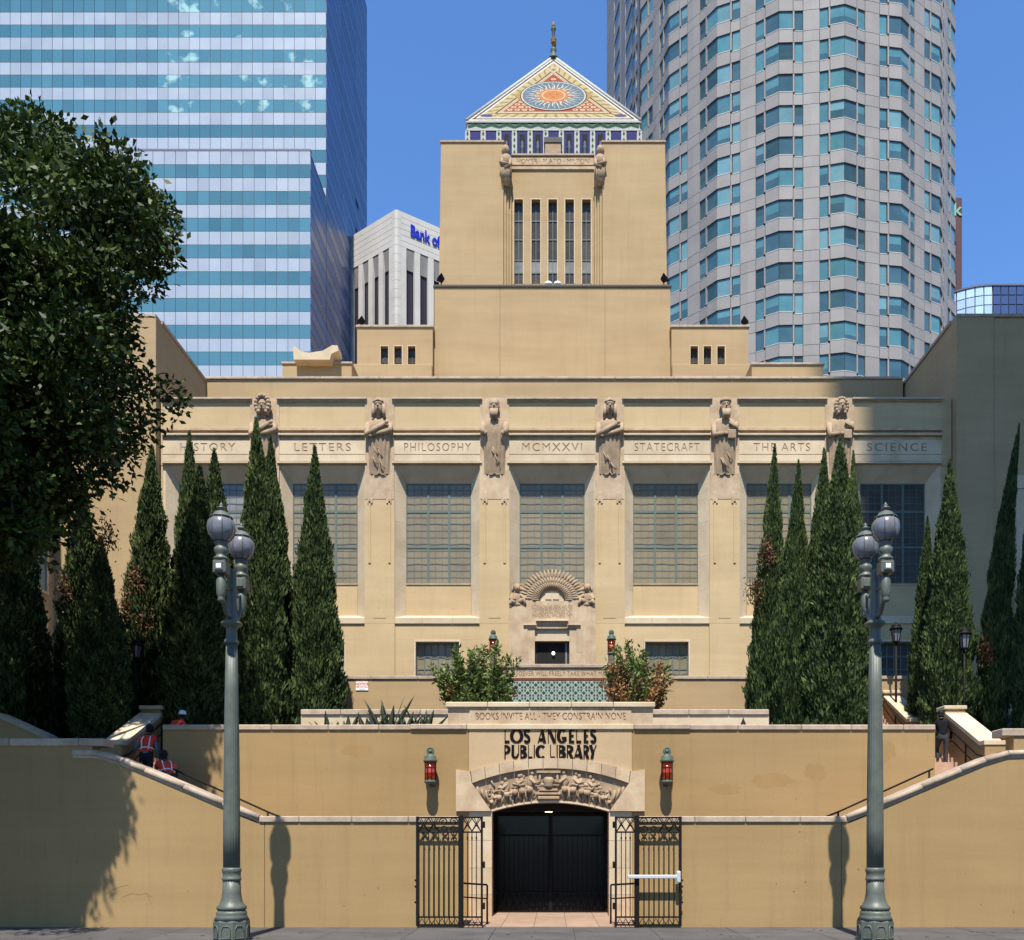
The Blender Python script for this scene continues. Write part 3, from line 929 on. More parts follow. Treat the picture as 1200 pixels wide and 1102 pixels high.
letters([('L', 268, 300), ('O', 305, 386), ('S', 389, 434), ('A', 480, 535), ('N', 545, 597), ('G', 603, 666), ('E', 680, 715), ('L', 727, 760), ('E', 775, 806), ('S', 816, 858)], 4.815, .385)
letters([('P', 268, 306), ('U', 312, 361), ('B', 370, 411), ('L', 418, 447), ('I', 455, 462), ('C', 468, 532), ('L', 560, 592), ('I', 601, 609), ('B', 618, 661), ('R', 668, 711), ('A', 711, 771), ('R', 775, 812), ('Y', 810, 858)], 4.375, .385)

# repainted patches, hairline cracks and pavement spots
def blotch(cx, cz, rx, rz, y, m, name, par, seed):
    rs = random.Random(seed)
    n = 22
    pts = [(cx + rx * math.cos(2 * math.pi * k / n) * rs.uniform(.72, 1.08), cz + rz * math.sin(2 * math.pi * k / n) * rs.uniform(.72, 1.08)) for k in range(n)]
    return part(name, MB().prism(pts, y - .0012, y - .0003), m, par)
for k, (px, py, rx, rz) in enumerate(((905, 915, .62, .22), (850, 925, .5, .18), (955, 905, .35, .26), (1035, 880, .4, .34), (420, 880, .5, .2))):
    w_ = upper_r if px > 600 else upper_l
    blotch(wx(px, YU), wz(py, YU), rx, rz, YU, 'paint_patch', 'repainted_patch', w_, k)
def crack(pts, y, par, w=.012):
    part('hairline_crack', MB().ribbon([(wx(a, y), wz(b, y)) for a, b in pts], w, y - .003, y - .0004), 'stain', par)
crack([(123, 1049), (131, 1043), (142, 1039), (151, 1037)], YW, street_l, .008)
crack([(143, 1052), (154, 1047), (163, 1049), (172, 1047), (179, 1052)], YW, street_l, .008)
crack([(172, 1047), (176, 1055), (177, 1061)], YW, street_l, .009)
crack([(1087, 868), (1087.6, 864), (1087, 861)], YU, upper_r)
rs_ = random.Random(5)
for px, py in ((937, 975), (944, 1034), (1006, 1019), (1131, 1024), (930, 1045), (403, 1062), (427, 1049), (443, 1041), (361, 1015), (1188, 1069), (910, 1036), (1150, 1060), (220, 1045), (90, 1010)):
    w_ = street_r if px > 600 else street_l
    blotch(wx(px, YW), wz(py, YW), rs_.uniform(.015, .03), rs_.uniform(.012, .03), YW, 'stain', 'scuff_mark', w_, int(px))
for s_ in range(46):
    x_, y_ = rs_.uniform(-11, 11), rs_.uniform(18.9, 21.8)
    r_ = rs_.uniform(.02, .05)
    part('gum_spot', MB().lathe([(r_, 0), (r_ * .9, .004)], (x_, y_, .0045), 8, False), 'gum', walk)
# ================================================================ red wall lanterns
def lantern_parts(root, c, s=1.0, post=False):
    x, y, z = c
    part('base_ring', MB().lathe([(.10 * s, 0), (.145 * s, .03 * s), (.15 * s, .07 * s), (.11 * s, .10 * s)], (x, y, z), 16), 'bronze_green', root)
    part('red_glass', MB().lathe([(.118 * s, .10 * s), (.122 * s, .30 * s), (.118 * s, .52 * s)], (x, y, z), 16), 'red_glass', root)
    cage = MB()
    for k in range(8):
        t = 2 * math.pi * (k + .5) / 8
        cage.tube([(x + .135 * s * math.cos(t), y + .135 * s * math.sin(t), z + .08 * s), (x + .135 * s * math.cos(t), y + .135 * s * math.sin(t), z + .54 * s)], .011 * s, 5)
    for zz in (.24, .40):
        cage.lathe([(.126 * s, zz * s), (.142 * s, (zz + .008) * s), (.126 * s, (zz + .016) * s)], (x, y, z), 16)
    part('cage', cage, 'iron', root)
    part('cap', MB().lathe([(.165 * s, .53 * s), (.17 * s, .58 * s), (.14 * s, .61 * s), (.15 * s, .66 * s), (.10 * s, .70 * s), (.09 * s, .72 * s)], (x, y, z), 18), 'bronze_green', root)
    fin = MB().tube([(x + .07 * s * math.cos(t), y, z + (.80 + .08 * math.sin(t)) * s) for t in [2 * math.pi * i / 14 for i in range(15)]], .03 * s, 6, cap=False)
    fin.ell((x, y, z + .80 * s), (.055 * s, .05 * s, .055 * s), 10, 6)
    fin.lathe([(.05 * s, .70 * s), (.03 * s, .74 * s)], (x, y, z), 10)
    part('finial', fin, 'bronze_green', root)
for px, lab in ((504.5, 'red glass wall lantern nearer the gate without a push bar'), (781.5, 'red glass wall lantern above the gate with the white push bar')):
    x = wx(px, 24.6)
    root = E('wall_lantern', lab, 'lantern', (x, 24.62, 3.66), 'red glass lanterns beside the portal')
    lantern_parts(root, (x, 24.58, 3.66), 1.12)
    part('wall_bracket', MB().tube([(x, 24.89, 3.72), (x, 24.60, 3.66)], .03, 6).tube([(x, 24.89, 4.2), (x, 24.72, 4.28)], .025, 6).box(x - .06, x + .06, 24.87, 24.90, 3.6, 4.3), 'bronze_green', root)
for px, lab in ((578, 'red glass lantern on a post behind the green shrub'), (716.5, 'red glass lantern on a post behind the half dry shrub')):
    x = wx(px, 32.2)
    root = E('post_lantern', lab, 'lantern', (x, 32.2, 4.95), 'red glass lanterns on posts at the terrace')
    lantern_parts(root, (x, 32.2, wz(768, 32.2)), 1.0)
    part('post', MB().lathe([(.16, 0), (.13, .3), (.12, wz(768, 32.2) - 4.95)], (x, 32.2, 4.95), 12), 'bark', root)

# ================================================================ iron gates
def gate(s, label, bar):
    x0, x1, x2 = (3.32, 2.235, 1.70) if s < 0 else (3.12, 2.035, 1.50)
    root = E('iron_gate', label, 'gate', (s * 2.6, 21.85, 0), 'open iron gates of the portal')
    top, mid, bot, foot = 2.70, 2.30, .24, .04
    y = 21.83
    fr = MB()
    fr.box(s * x0, s * (x0 - .06), y, y + .05, foot, top)
    fr.box(s * (x1 + .055), s * (x1 - .055), y - .03, y + .08, 0.0, top + .02)
    fr.box(s * (x2 + .05), s * x2, y, y + .05, foot, top)
    for xa, xb in ((x0 - .06, x1 + .055), (x1 - .055, x2 + .05)):
        for z in (top - .045, mid, bot, foot + .01):
            fr.box(s * xa, s * xb, y + .006, y + .044, z, z + .04)
    f = part('frame', fr, 'iron', root)
    bm = MB().tube([(0, 0, 0), (0, 0, mid - bot - .04)], .013, 6).ell((0, 0, (mid - bot) * .92), (.022, .022, .05), 6, 4).mesh('bar'); setmat(bm, 'iron')
    for k in range(1, 8):
        inst('bar', bm, root, (s * (x0 - .06 + (x1 + .055 - x0 + .06) * k / 8), y + .025, bot + .04))
    for k in range(1, 4):
        inst('bar', bm, root, (s * (x1 - .055 + (x2 + .05 - x1 + .055) * k / 4), y + .025, bot + .04))
    def cross(xa, xb):
        mb = MB()
        z0, z1 = mid + .04, top - .045
        w = (xb - xa)
        for a, b in ((0, 1), (1, 0)):
            mb.tube([(s * (xa + w * a), y + .02, z0), (s * (xa + w * b), y + .02, z1)], .014, 5)
        for a, b, c in ((0, .5, 0), (1, .5, 0)):
            mb.tube([(s * (xa + w * a), y + .035, z0), (s * (xa + w * .5), y + .035, (z0 + z1) / 2 + .05), (s * (xa + w * (.25 if a == 0 else .75)), y + .035, z1)], .011, 5)
        mb.ell((s * (xa + w * .5), y + .02, (z0 + z1) / 2), (.03, .02, .03), 6, 4)
        part('lattice_cross', mb, 'iron', root)
    def scroll(cx, sg, cz, zs):
        mb = MB()
        pts = []
        for i in range(22):
            t = i / 21 * 2 * math.pi * 1.35
            r = .105 * (1 - .72 * i / 21)
            pts.append((s * (cx + sg * (-r * math.cos(t) + .0)), y + .025, cz + zs * r * math.sin(t)))
        mb.tube(pts, .014, 5)
        part('scroll', mb, 'iron', root)
    L = x0 - .06; Rr = x1 + .055
    w = (L - Rr) / 4
    cross(L - w, L); cross(L - 2 * w, L - w)
    zc = (mid + top) / 2
    for cx, sg in ((Rr + w * .5, 1), (Rr + w * 1.5, -1)):
        scroll(cx, sg, zc + .07, 1); scroll(cx, sg, zc - .10, -1)
    w2 = (x1 - .055 - x2 - .05) / 2
    cross(x2 + .05, x2 + .05 + w2); cross(x2 + .05 + w2, x2 + .05 + 2 * w2)
    ft = MB()
    for k in range(6):
        xa = Rr + (L - Rr) * k / 6; xb = Rr + (L - Rr) * (k + 1) / 6
        ft.tube([(s * xa, y + .025, foot + .05), (s * (xa + xb) / 2, y + .025, bot - .01), (s * xb, y + .025, foot + .05)], .012, 5)
    for k in range(3):
        xa = x2 + .05 + (x1 - .105 - x2) * k / 3; xb = x2 + .05 + (x1 - .105 - x2) * (k + 1) / 3
        ft.tube([(s * xa, y + .025, foot + .05), (s * (xa + xb) / 2, y + .025, bot - .01), (s * xb, y + .025, foot + .05)], .012, 5)
    part('foot_ornament', ft, 'iron', root)
    hg = MB()
    for z in (.45, 1.45, 2.42):
        hg.lathe([(.03, 0), (.035, .02), (.035, .14), (.03, .16)], (s * (x2 - .02), y + .02, z), 8)
    for z in (.62, 1.0, 1.15):
        hg.ell((s * (x0 + .015), y + .02, z), (.025, .03, .03), 8, 5)
    part('hinge', hg, 'iron', root)
    if bar:
        b = MB().bbox(s * 1.80, s * 3.00, y - .13, y - .06, 1.20, 1.285, .012)
        b.box(s * 2.80, s * 2.83, y - .06, y + .0, 1.22, 1.26).bbox(s * 2.98, s * 3.08, y - .14, y - .0, 1.10, 1.38, .02).box(s * 2.0, s * 2.06, y - .06, y - .03, 1.22, 1.26)
        part('push_bar', b, 'steel', root)
    return root
gate(-1, 'open black iron gate without a push bar, left of the doorway', False)
gate(1, 'open black iron gate with a white push bar', True)

# ================================================================ street lamps
LZ0, LZ1 = [0, 6.5, 6.55, 7.06, 7.30, 7.93, 8.20, 8.585, 9.185, 9.735, 12], [0, 6.22, 6.27, 6.72, 7.0, 7.58, 7.85, 8.25, 8.74, 9.06, 11]
def street_lamp(x, label, flip):
    Y = 19.1
    root = E('street_lamp', label, 'street lamp', (x, Y, 0), 'twin globe street lamps on the pavement')
    c = (x, Y, 0)
    def part(name, mb, m, parent=None):       # lamp heads sit a little lower and smaller than drawn below
        def mp(p):
            z = float(np.interp(p[2], LZ0, LZ1))
            if p[2] > 8.19 and abs(p[0] - x) < .5:
                cy_ = Y - .6 if p[1] < Y else Y + .6
                return (x + (p[0] - x) * .87, cy_ + (p[1] - cy_) * .87, z)
            if p[2] < 1.6:
                return (x + (p[0] - x) * .93, Y + (p[1] - Y) * .93, z)
            return (p[0], p[1], z)
        mb.v = [mp(p) for p in mb.v]
        return globals()['part'](name, mb, m, parent)
    base = MB().lathe([(.40, 0), (.40, .42), (.385, .46)], c, 8, False, rot=R(22.5)).lathe([(.385, .461), (.34, .54), (.33, .58), (.34, .62), (.30, .66)], c, 16)
    b = part('base', base, 'lamp_green', root)
    pm = MB()
    for k in range(8):
        t = R(45 * k)
        u = Vector((-math.sin(t), math.cos(t), 0)); nrm = Vector((math.cos(t), math.sin(t), 0))
        p0 = Vector(c) + nrm * .372
        fr = [(-.10, .07), (.10, .07), (.10, .27), (.06, .34), (-.06, .34), (-.10, .27)]
        pts = [p0 + u * a + Vector((0, 0, z)) + nrm * .004 for a, z in fr]
        pm.tube(pts + [pts[0]], .014, 5, cap=False)
    part('panel_moulding', pm, 'lamp_green', b)
    part('collar', MB().lathe([(.30, .661), (.33, .70), (.335, .74), (.28, .79), (.235, .88), (.205, 1.05), (.195, 1.32)], c, 40, True, 20, .07)
         .lathe([(.20, 1.321), (.215, 1.35), (.215, 1.38), (.195, 1.40), (.20, 1.50), (.215, 1.53), (.215, 1.58), (.185, 1.61)], c, 20), 'lamp_green', root)
    part('shaft', MB().lathe([(.18, 1.611), (.178, 2.5), (.165, 4.0), (.145, 5.5), (.122, 6.55)], c, 60, True, 20, .13), 'lamp_green', root)
    part('capital', MB().lathe([(.125, 6.551), (.15, 6.58), (.15, 6.64), (.115, 6.68), (.11, 6.92), (.14, 6.97), (.215, 7.02), (.22, 7.06), (.12, 7.12), (.10, 7.3), (.095, 8.15), (.06, 8.2)], c, 18), 'lamp_green', root)
    for k, sg in enumerate((-1, 1)):
        cy = Y + sg * .60; dx = x
        cc = (dx, cy, 0)
        arm = MB().tube([(x, Y + sg * .08, 7.15), (x, Y + sg * .30, 7.18), (x, Y + sg * .52, 7.42), (x, Y + sg * .60, 7.62)], [.05, .05, .045, .05], 8)
        arm.tube([(x, Y + sg * .08, 7.75), (x, Y + sg * .35, 7.70), (x, Y + sg * .55, 7.80)], .035, 6)
        a = part('arm', arm, 'lamp_green', root)
        part('bracket_drop', MB().lathe([(.03, 0), (.085, .05), (.06, .09), (.075, .13), (.095, .20), (.10, .50), (.07, .56), (.055, .62)], (dx, cy, 7.30), 14), 'lamp_green', a)
        part('photocell_box', MB().bbox(dx - .135, dx + .135, cy - .135, cy + .135, 7.93, 8.20, .02).bbox(dx - .09, dx + .09, cy - .155, cy - .135, 7.975, 8.155, .012), 'lamp_green', a)
        if sg < 0: part('number_plate', MB().box(dx - .05, dx + .05, cy - .163, cy - .1555, 8.02, 8.11), 'white', a)
        part('lantern_neck', MB().lathe([(.14, 0), (.17, .03), (.17, .06), (.12, .09), (.13, .13), (.165, .19), (.16, .25), (.12, .29), (.15, .33), (.16, .36), (.13, .385)], (dx, cy, 8.20), 18), 'lamp_green', root)
        gz = 8.585
        prof = [(.15, 0), (.215, .06), (.27, .16), (.30, .28), (.305, .38), (.285, .49), (.235, .57), (.20, .60)]
        gl = part('globe', MB().lathe(prof, (dx, cy, gz), 24), 'globe', root)
        ribs = MB()
        for q in range(8):
            t = 2 * math.pi * (q + .5) / 8
            ribs.tube([(dx + (r + .006) * math.cos(t), cy + (r + .006) * math.sin(t), gz + z) for r, z in prof], .012, 5)
        part('ribs', ribs, 'lamp_green', gl)
        part('hood', MB().lathe([(.255, .575), (.27, .60), (.25, .63), (.19, .68), (.165, .76), (.12, .80), (.075, .82), (.055, .88), (.10, .92), (.105, .95), (.05, .98), (.04, 1.02), (.055, 1.06), (.02, 1.10), (.012, 1.15)], (dx, cy, gz), 18), 'lamp_green', root)
    return root
street_lamp(wx(271.5, 19.1), 'grey green twin globe street lamp in front of the dark shaded cypress', 1)
street_lamp(wx(1025.5, 19.1), 'grey green twin globe street lamp in front of the wall below the person in black', -1)
# ================================================================ terrace front wall
YT = 32.6
tw = E('terrace_front_wall', 'tan terrace wall with tile panel below the library facade', 'wall', (0, YT, 4.9))
tz = wz(796, YT)
for s, xa, xb in ((-1, 2.0, 13.4), (1, 2.2, 12.85)):
    a, b = sorted((s * xa, s * xb))
    part('wall_body', MB().box(a, b, YT + .05, YT + .4, 4.9, tz), 'stucco', tw)
    x = a
    while x < b - .05:
        x2 = min(x + 1.7, b)
        if b - x2 < .6: x2 = b
        part('coping_stone', MB().bbox(x + .004, x2 - .004, YT, YT + .45, tz, tz + .12, .015), 'coping', tw)
        x = x2
xa, xb = -2.0, 2.2
z1, z2, z3 = wz(798, YT), wz(783, YT), wz(779.5, YT)
part('panel_backing', MB().box(xa + .004, xb - .004, YT + .06, YT + .4, 4.9, z3), 'stone', tw)
part('inscribed_course', MB().box(xa + .004, xb - .004, YT + .02, YT + .058, z1 + .10, z2), 'stone', tw)
part('course_cap', MB().bbox(xa - .02, xb + .02, YT - .04, YT + .4, z2 + .002, z2 + .14, .02), 'coping', tw)
text_part('inscription', 'WHOSOEVER WILL FREELY TAKE WHAT MAY', .24, (0.1, YT + .017, (z1 + z2) / 2 - .04), 'groove', tw, .002, 0, 1.1, sx=.72)
tb = MB().box(xa + .004, xb - .004, YT + .02, YT + .058, z1 + .02, z1 + .08); part('red_tile_course', tb, 'mz_red', tw)
# glazed tiles with a diamond, each its own piece
tsz = .29
tl = MB().box(-tsz / 2 + .006, tsz / 2 - .006, 0, .03, -tsz / 2 + .006, tsz / 2 - .006).mesh('tile'); setmat(tl, 'mz_pale')
dm = MB()
def dia(mb, cx, cz, r, y0, y1): mb.prism([(cx - r, cz), (cx, cz - r), (cx + r, cz), (cx, cz + r)], y0, y1)
dia(dm, 0, 0, .075, -.003, 0)
for sx_ in (-1, 1):
    for sz_ in (-1, 1):
        dia(dm, sx_ * .092, sz_ * .092, .043, -.003, 0)
        dm.tube([(sx_ * .05, -.001, sz_ * .135), (sx_ * .075, -.002, sz_ * .05), (sx_ * .135, -.001, sz_ * .03)], .006, 4)
dmm = dm.mesh('tile_motif'); setmat(dmm, 'mz_green')
for i in range(14):
    for j in range(6):
        c = (xa + .07 + tsz / 2 + i * tsz, YT + .028, z1 - tsz / 2 - j * tsz)
        t = inst('tile', tl, tw, c)
        inst('tile_motif', dmm, t, c)
sg = E('notice_sign', 'small white notice with red print on the tan terrace wall', 'sign', (wx(424, YT), YT + .05, wz(809, YT)))
gx, gz = wx(424, YT), wz(804, YT)
part('board', MB().bbox(gx - .225, gx + .225, YT + .02, YT + .047, gz - .16, gz + .16, .006), 'white', sg)
text_part('lettering', 'NOTICE', .135, (gx, YT + .016, gz + .03), 'sign_red', sg, .002, .004, .95)
text_part('lettering', 'KEEP OFF WALL', .06, (gx, YT + .016, gz - .05), 'sign_red', sg, .002, .001, 1)
text_part('lettering', 'THANK YOU', .035, (gx, YT + .016, gz - .12), 'groove', sg, .002, 0, 1)

# ================================================================ library building
YF = 42.0
K = YF / FPX
lib = E('library_building', 'tan stucco library with carved figures, stepped tower and tiled pyramid roof', 'library', (0, YF, 6.8))
def fz(py): return wz(py, YF)
def L(name, mb, m, par=lib, **k): return part(name, mb, m, par, **k)
PITCH = 134.5 * K
BX = [(-1.0 + 134.5 * i) * K for i in range(-3, 4)]
names = ['HISTORY', 'LETTERS', 'PHILOSOPHY', 'MCMXXVI', 'STATECRAFT', 'THE ARTS', 'SCIENCE']
ZB, ZTOP = 6.8, fz(468)
hw_out, hw_in = 49.5 * K, 38.5 * K
z_lin, z_gtop, z_gbot, z_sin, z_sout = fz(546), fz(562), fz(681), fz(718.5), fz(725)
YB = YF            # bay plane
YG = YF + .50      # glass plane
# back mass behind the facade (closed above, near-black sheets stand for dark rooms behind the windows)
L('main_block', MB().box(-18.6, 18.6, YF + 1.6, 66, ZB, ZTOP - .3), 'stucco')
def wave_came(mb, x, z0, z1, y, vertical=True):
    pass
win_src = {}
def big_window(bx, style, lower=False):
    """steel window: frame, main bars, lead grid and nine or more panes as children"""
    if lower: w, zb, zt, nx, nz, y = 25.5 * K, fz(830), fz(752), 6, 5, YF + .36
    else: w, zb, zt, nx, nz, y = hw_in, z_gbot, z_gtop, 3, 3, YG + .04
    glass = {'day': 'blind_glass', 'shade': 'pane_dark', 'dim': 'pane_sky'}[style]
    key = (style, lower)
    fr = MB()
    t = .05
    fr.box(bx - w, bx + w, y - .03, y + .05, zb, zb + t).box(bx - w, bx + w, y - .03, y + .05, zt - t, zt)
    fr.box(bx - w, bx - w + t, y - .03, y + .05, zb + t, zt - t).box(bx + w - t, bx + w, y - .03, y + .05, zb + t, zt - t)
    xs = [bx - w + t + (2 * w - 2 * t) * k / nx for k in range(nx + 1)]
    if lower: zs = [zb + (zt - zb) * k / nz for k in range(nz + 1)]
    else: zs = [zb, wz(641.5, YG), wz(600, YG), zt]
    hb = .05 if not lower else .025
    for x in xs[1:-1]: fr.box(x - hb, x + hb, y - .028, y + .05, zb + t, zt - t)
    for z in zs[1:-1]: fr.box(bx - w + t, bx + w - t, y - .024, y + .045, z - hb * .9, z + hb * .9)
    f = L('window', fr, 'win_frame')
    rows = []
    for i in range(nx):
        for j in range(len(zs) - 1):
            a, b = xs[i] + (hb if i else 0), xs[i + 1] - (hb if i < nx - 1 else 0)
            c, d = max(zs[j], zb + t) + (.03 if j else 0), min(zs[j + 1], zt - t) - (.03 if j < len(zs) - 2 else 0)
            g = glass
            # slightly tilted panes: old glass mirrors unevenly
            q = [random.uniform(-.004, .004) for _ in range(4)]
            mb = MB().hexa([(a, y + q[0], c), (b, y + q[1], c), (b, y + .02, c), (a, y + .02, c)], [(a, y + q[2], d), (b, y + q[3], d), (b, y + .02, d), (a, y + .02, d)])
            part('pane', mb, g, f)
    if not lower:
        cm = MB()
        n = 9
        for i in range(1, n):
            if i % 3 == 0: continue
            x = xs[0] + (xs[-1] - xs[0]) * i / n
            cm.box(x - .010, x + .010, y - .016, y - .004, zb + t, zt - t)
        nzc = 15
        for j in range(1, nzc):
            z = zb + (zt - zb) * j / nzc
            amp = .014
            ph = random.uniform(0, 6)
            pts = []
            for k in range(25):
                x = bx - w + t + (2 * w - 2 * t) * k / 24
                pts.append((x, z + amp * math.sin(k * .9 + ph) * (0.4 + .6 * ((j * 7) % 3 == 0))))
            cm.ribbon(pts, .018 if j % 3 else .03, y - .021, y - .0165)
        part('lead_grid', cm, 'came', f)
    else:
        cm = MB()
        for j in range(1, 4):
            z = zb + (zt - zb) * (j * 1.25) / 5 + .1
            ph = random.uniform(0, 6)
            cm.ribbon([(bx - w + t + (2 * w - 2 * t) * k / 24, z + .03 * math.sin(k * .8 + ph)) for k in range(25)], .04, y - .034, y - .03)
        part('lead_grid', cm, 'came', f)
    return f

hwd_, zd_ = 15.6 * (YF - .3) / FPX * 1.3 + .01, wz(745, YF - .3)
for i, bx in enumerate(BX):
    ent_l, ent_r = bx - 52.5 * K, bx + 52.5 * K
    # ---- entablature, stacked courses
    L('cornice', MB().bbox(ent_l - .01, ent_r + .01, YB - .22, YF + 1.6, fz(470.6), ZTOP, .02), 'coping')
    L('cornice', MB().box(ent_l, ent_r, YB - .13, YF + 1.6, fz(472.2), fz(470.6) - .002), 'stone')
    L('frieze_panel', MB().box(ent_l, ent_r, YB - .06, YF + 1.6, fz(503.3), fz(472.2) - .002), 'facade')
    L('moulding', MB().box(ent_l, ent_r, YB - .14, YF + 1.6, fz(505.8), fz(503.3) - .002), 'stone')
    L('moulding', MB().box(ent_l, ent_r, YB + .0, YF + 1.6, fz(509.6), fz(505.8) - .002), 'stone')
    L('moulding', MB().bbox(ent_l, ent_r, YB - .17, YF + 1.6, fz(511.8), fz(509.6) - .002, .015), 'stone_pale')
    L('moulding', MB().box(ent_l, ent_r, YB + .0, YF + 1.6, fz(516.2), fz(511.8) - .002), 'stone')
    L('inscription_ground', MB().box(ent_l, ent_r, YB - .03, YF + 1.6, fz(532.8), fz(516.2) - .002), 'carved')
    engraved('inscription_panel', names[i], .54, ent_l, ent_r, YB - .050, fz(532.8), fz(516.2) - .002, 'stone_pale', lib, .018, 1.22, weight=-.002, fit=(64, 66, 78, 70, 76, 66, 70)[i] * K)
    L('fillet', MB().box(ent_l, ent_r, YB - .03, YF + 1.6, fz(533.8), fz(532.8) - .002), 'stone')
    L('architrave', MB().box(ent_l, ent_r, YB - .07, YF + 1.6, fz(541.2), fz(533.8) - .002), 'stone_pale')
    L('fillet', MB().box(ent_l, ent_r, YB - .04, YF + 1.6, fz(542.6), fz(541.2) - .002), 'stone')
    L('architrave', MB().bbox(ent_l, ent_r, YB - .16, YF + 1.6, fz(544.6), fz(542.6) - .002, .015), 'stone_pale')
    L('architrave', MB().box(ent_l, ent_r, YB - .02, YF + 1.6, z_lin, fz(544.6) - .002), 'stone')
    # ---- splayed surround
    for s in (-1, 1):
        xo, xi_ = bx + s * hw_out, bx + s * hw_in
        # jamb: plan triangle from outer edge (front) to glass edge (back)
        o2 = bx + s * (hw_out + 3.0 * K)
        pl = [(o2, YB), (xo, YB), (xi_, YG), (xi_, YG + .15), (o2, YG + .15)]
        if s < 0: pl = pl[::-1]
        zs = [fz(728), fz(690), fz(650), fz(610), fz(575)]
        # five stacked jamb stones, the top one cut by the splayed head
        for a, b in zip(zs[:-1], zs[1:]):
            L('jamb_stone', MB().plan(pl[::-1] if s > 0 else pl[::-1], a + .003, b - .003), 'stone_pale')
        a, b = zs[-1] + .003, z_lin - .003
        mb = MB()
        top_in = z_gtop
        # hexahedron with slanted top at the inner edge
        ring = [(o2, YB), (xo, YB), (xi_, YG), (xi_, YG + .15), (o2, YG + .15)]
        zt = [z_lin - .003, z_lin - .003, top_in, top_in, z_lin - .003]
        vs = [(x, y, a) for x, y in ring] + [(x, y, z) for (x, y), z in zip(ring, zt)]
        fs = [tuple(range(5)), tuple(reversed(range(5, 10)))] + [(q, (q + 1) % 5, (q + 1) % 5 + 5, q + 5) for q in range(5)]
        mb.add(vs, fs)
        L('jamb_stone', mb, 'stone_pale')
    # splayed head (soffit)
    mb = MB()
    a0, a1 = (bx - hw_out, bx + hw_out), (bx - hw_in, bx + hw_in)
    vs = [(a0[0], YB, z_lin), (a0[1], YB, z_lin), (a1[1], YG, z_gtop), (a1[0], YG, z_gtop),
          (a0[0], YG + .15, z_lin), (a0[1], YG + .15, z_lin), (a1[1], YG + .15, z_gtop), (a1[0], YG + .15, z_gtop)]
    mb.add(vs, [(0, 1, 2, 3), (3, 2, 6, 7), (5, 4, 7, 6), (0, 4, 5, 1), (0, 3, 7, 4), (1, 5, 6, 2)])
    L('window_head', mb, 'stone_pale')
    # apron under the glass, sill
    L('apron', MB().box(bx - hw_in + .003, bx + hw_in - .003, YG - .03, YG + .15, z_sin - .4, z_gbot - .06), 'facade')
    L('glass_sill', MB().bbox(bx - hw_in + .003, bx + hw_in - .003, YG - .07, YG + .15, z_gbot - .058, z_gbot - .002, .01), 'stone')
    zso, zsb = fz(724.5), fz(731)
    for xa_, xb_ in ((bx - hw_out - .03, bx - .7), (bx - .7, bx + .7), (bx + .7, bx + hw_out + .03)):
        q = [(YB - .05, zsb), (YB + .75, zsb), (YB + .75, z_sin - .02), (YG - .04, z_sin - .02), (YB - .05, zso)]
        L('sill_stone', MB().prism_x(q[::-1] if False else q, xa_ + .004, xb_ - .004), 'stone_pale')
    # strips between surround and pilaster
    style = 'shade' if i == 6 else 'day'  # bay in shade gets darker panes: its shade is put into the colour
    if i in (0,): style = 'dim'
    big_window(bx, style)
    # ---- wall below, with the lower window
    zl = fz(731)
    if i == 3:
        L('bay_wall', MB().box(bx - hw_out - .1, bx - hwd_ , YB + .02, YB + 1.0, ZB, zl - .003).box(bx + hwd_, bx + hw_out + .1, YB + .02, YB + 1.0, ZB, zl - .003).box(bx - hwd_, bx + hwd_, YB + .02, YB + 1.0, zd_, zl - .003).box(bx - hwd_, bx + hwd_, YB + .3, YB + 1.0, ZB, zd_ - .003), 'facade')
    else:
        w = 25.5 * K; zt_, zb_ = fz(752), fz(830)
        a, b = bx - hw_out - .1, bx + hw_out + .1
        L('bay_wall', MB().box(a, b, YB + .02, YB + .55, zt_ + .09, zl - .003).box(a, bx - w - .07, YB + .02, YB + .55, ZB, zt_ + .087).box(bx + w + .07, b, YB + .02, YB + .55, ZB, zt_ + .087)
          .box(bx - w - .067, bx + w + .067, YB + .02, YB + .55, ZB, zb_ - .003), 'facade')
        L('window_trim', MB().box(bx - w - .066, bx + w + .066, YB + .0, YB + .5, zt_, zt_ + .086).box(bx - w - .066, bx - w, YB + .0, YB + .5, zb_, zt_ - .002).box(bx + w, bx + w + .066, YB + .0, YB + .5, zb_, zt_ - .002), 'stone_pale')
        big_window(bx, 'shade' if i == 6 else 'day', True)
        L('dark_backing', MB().box(bx - w, bx + w, YB + .5, YB + .54, zb_, zt_), 'dark')  # thin near-black sheet painted as the darkness of a room
# ---- piers between bays: shaft, slender side strips, lower plinth
def pier(xc, w, statue=True):
    L('pilaster', MB().box(xc - w, xc + w, YB - .08, YB + 1.55, ZB, fz(731)), 'facade')
    L('pilaster', MB().box(xc - w, xc + w, YB - .085, YB + 1.55, fz(731) + .003, fz(586)), 'facade')
    L('pilaster', MB().box(xc - 17 * K, xc + 17 * K, YB - .10, YB + 1.55, fz(586) + .003, ZTOP + .02), 'stone')
    for s in (-1, 1):
        a, b = sorted((xc + s * 10.2 * K, xc + s * 13.0 * K))
        L('side_strip', MB().bbox(a, b, YB - .125, YB - .087, fz(661), fz(586), .012), 'facade')
        a, b = sorted((xc + s * 8 * K, xc + s * 14 * K))
        L('strip_cap', MB().bbox(a, b, YB - .125, YB - .102, fz(591), fz(578), .01), 'stone')
        L('strip_rosette', MB().lathe([(.07, 0), (.03, .03)], (0, 0, 0), 8) if False else MB().ell((xc + s * 11.5 * K, YB - .125, fz(588)), (.05, .02, .05), 8, 5), 'stone')
    L('panel_field', MB().box(xc - 7.4 * K, xc + 7.4 * K, YB - .098, YB - .087, fz(725), fz(592)), 'facade')
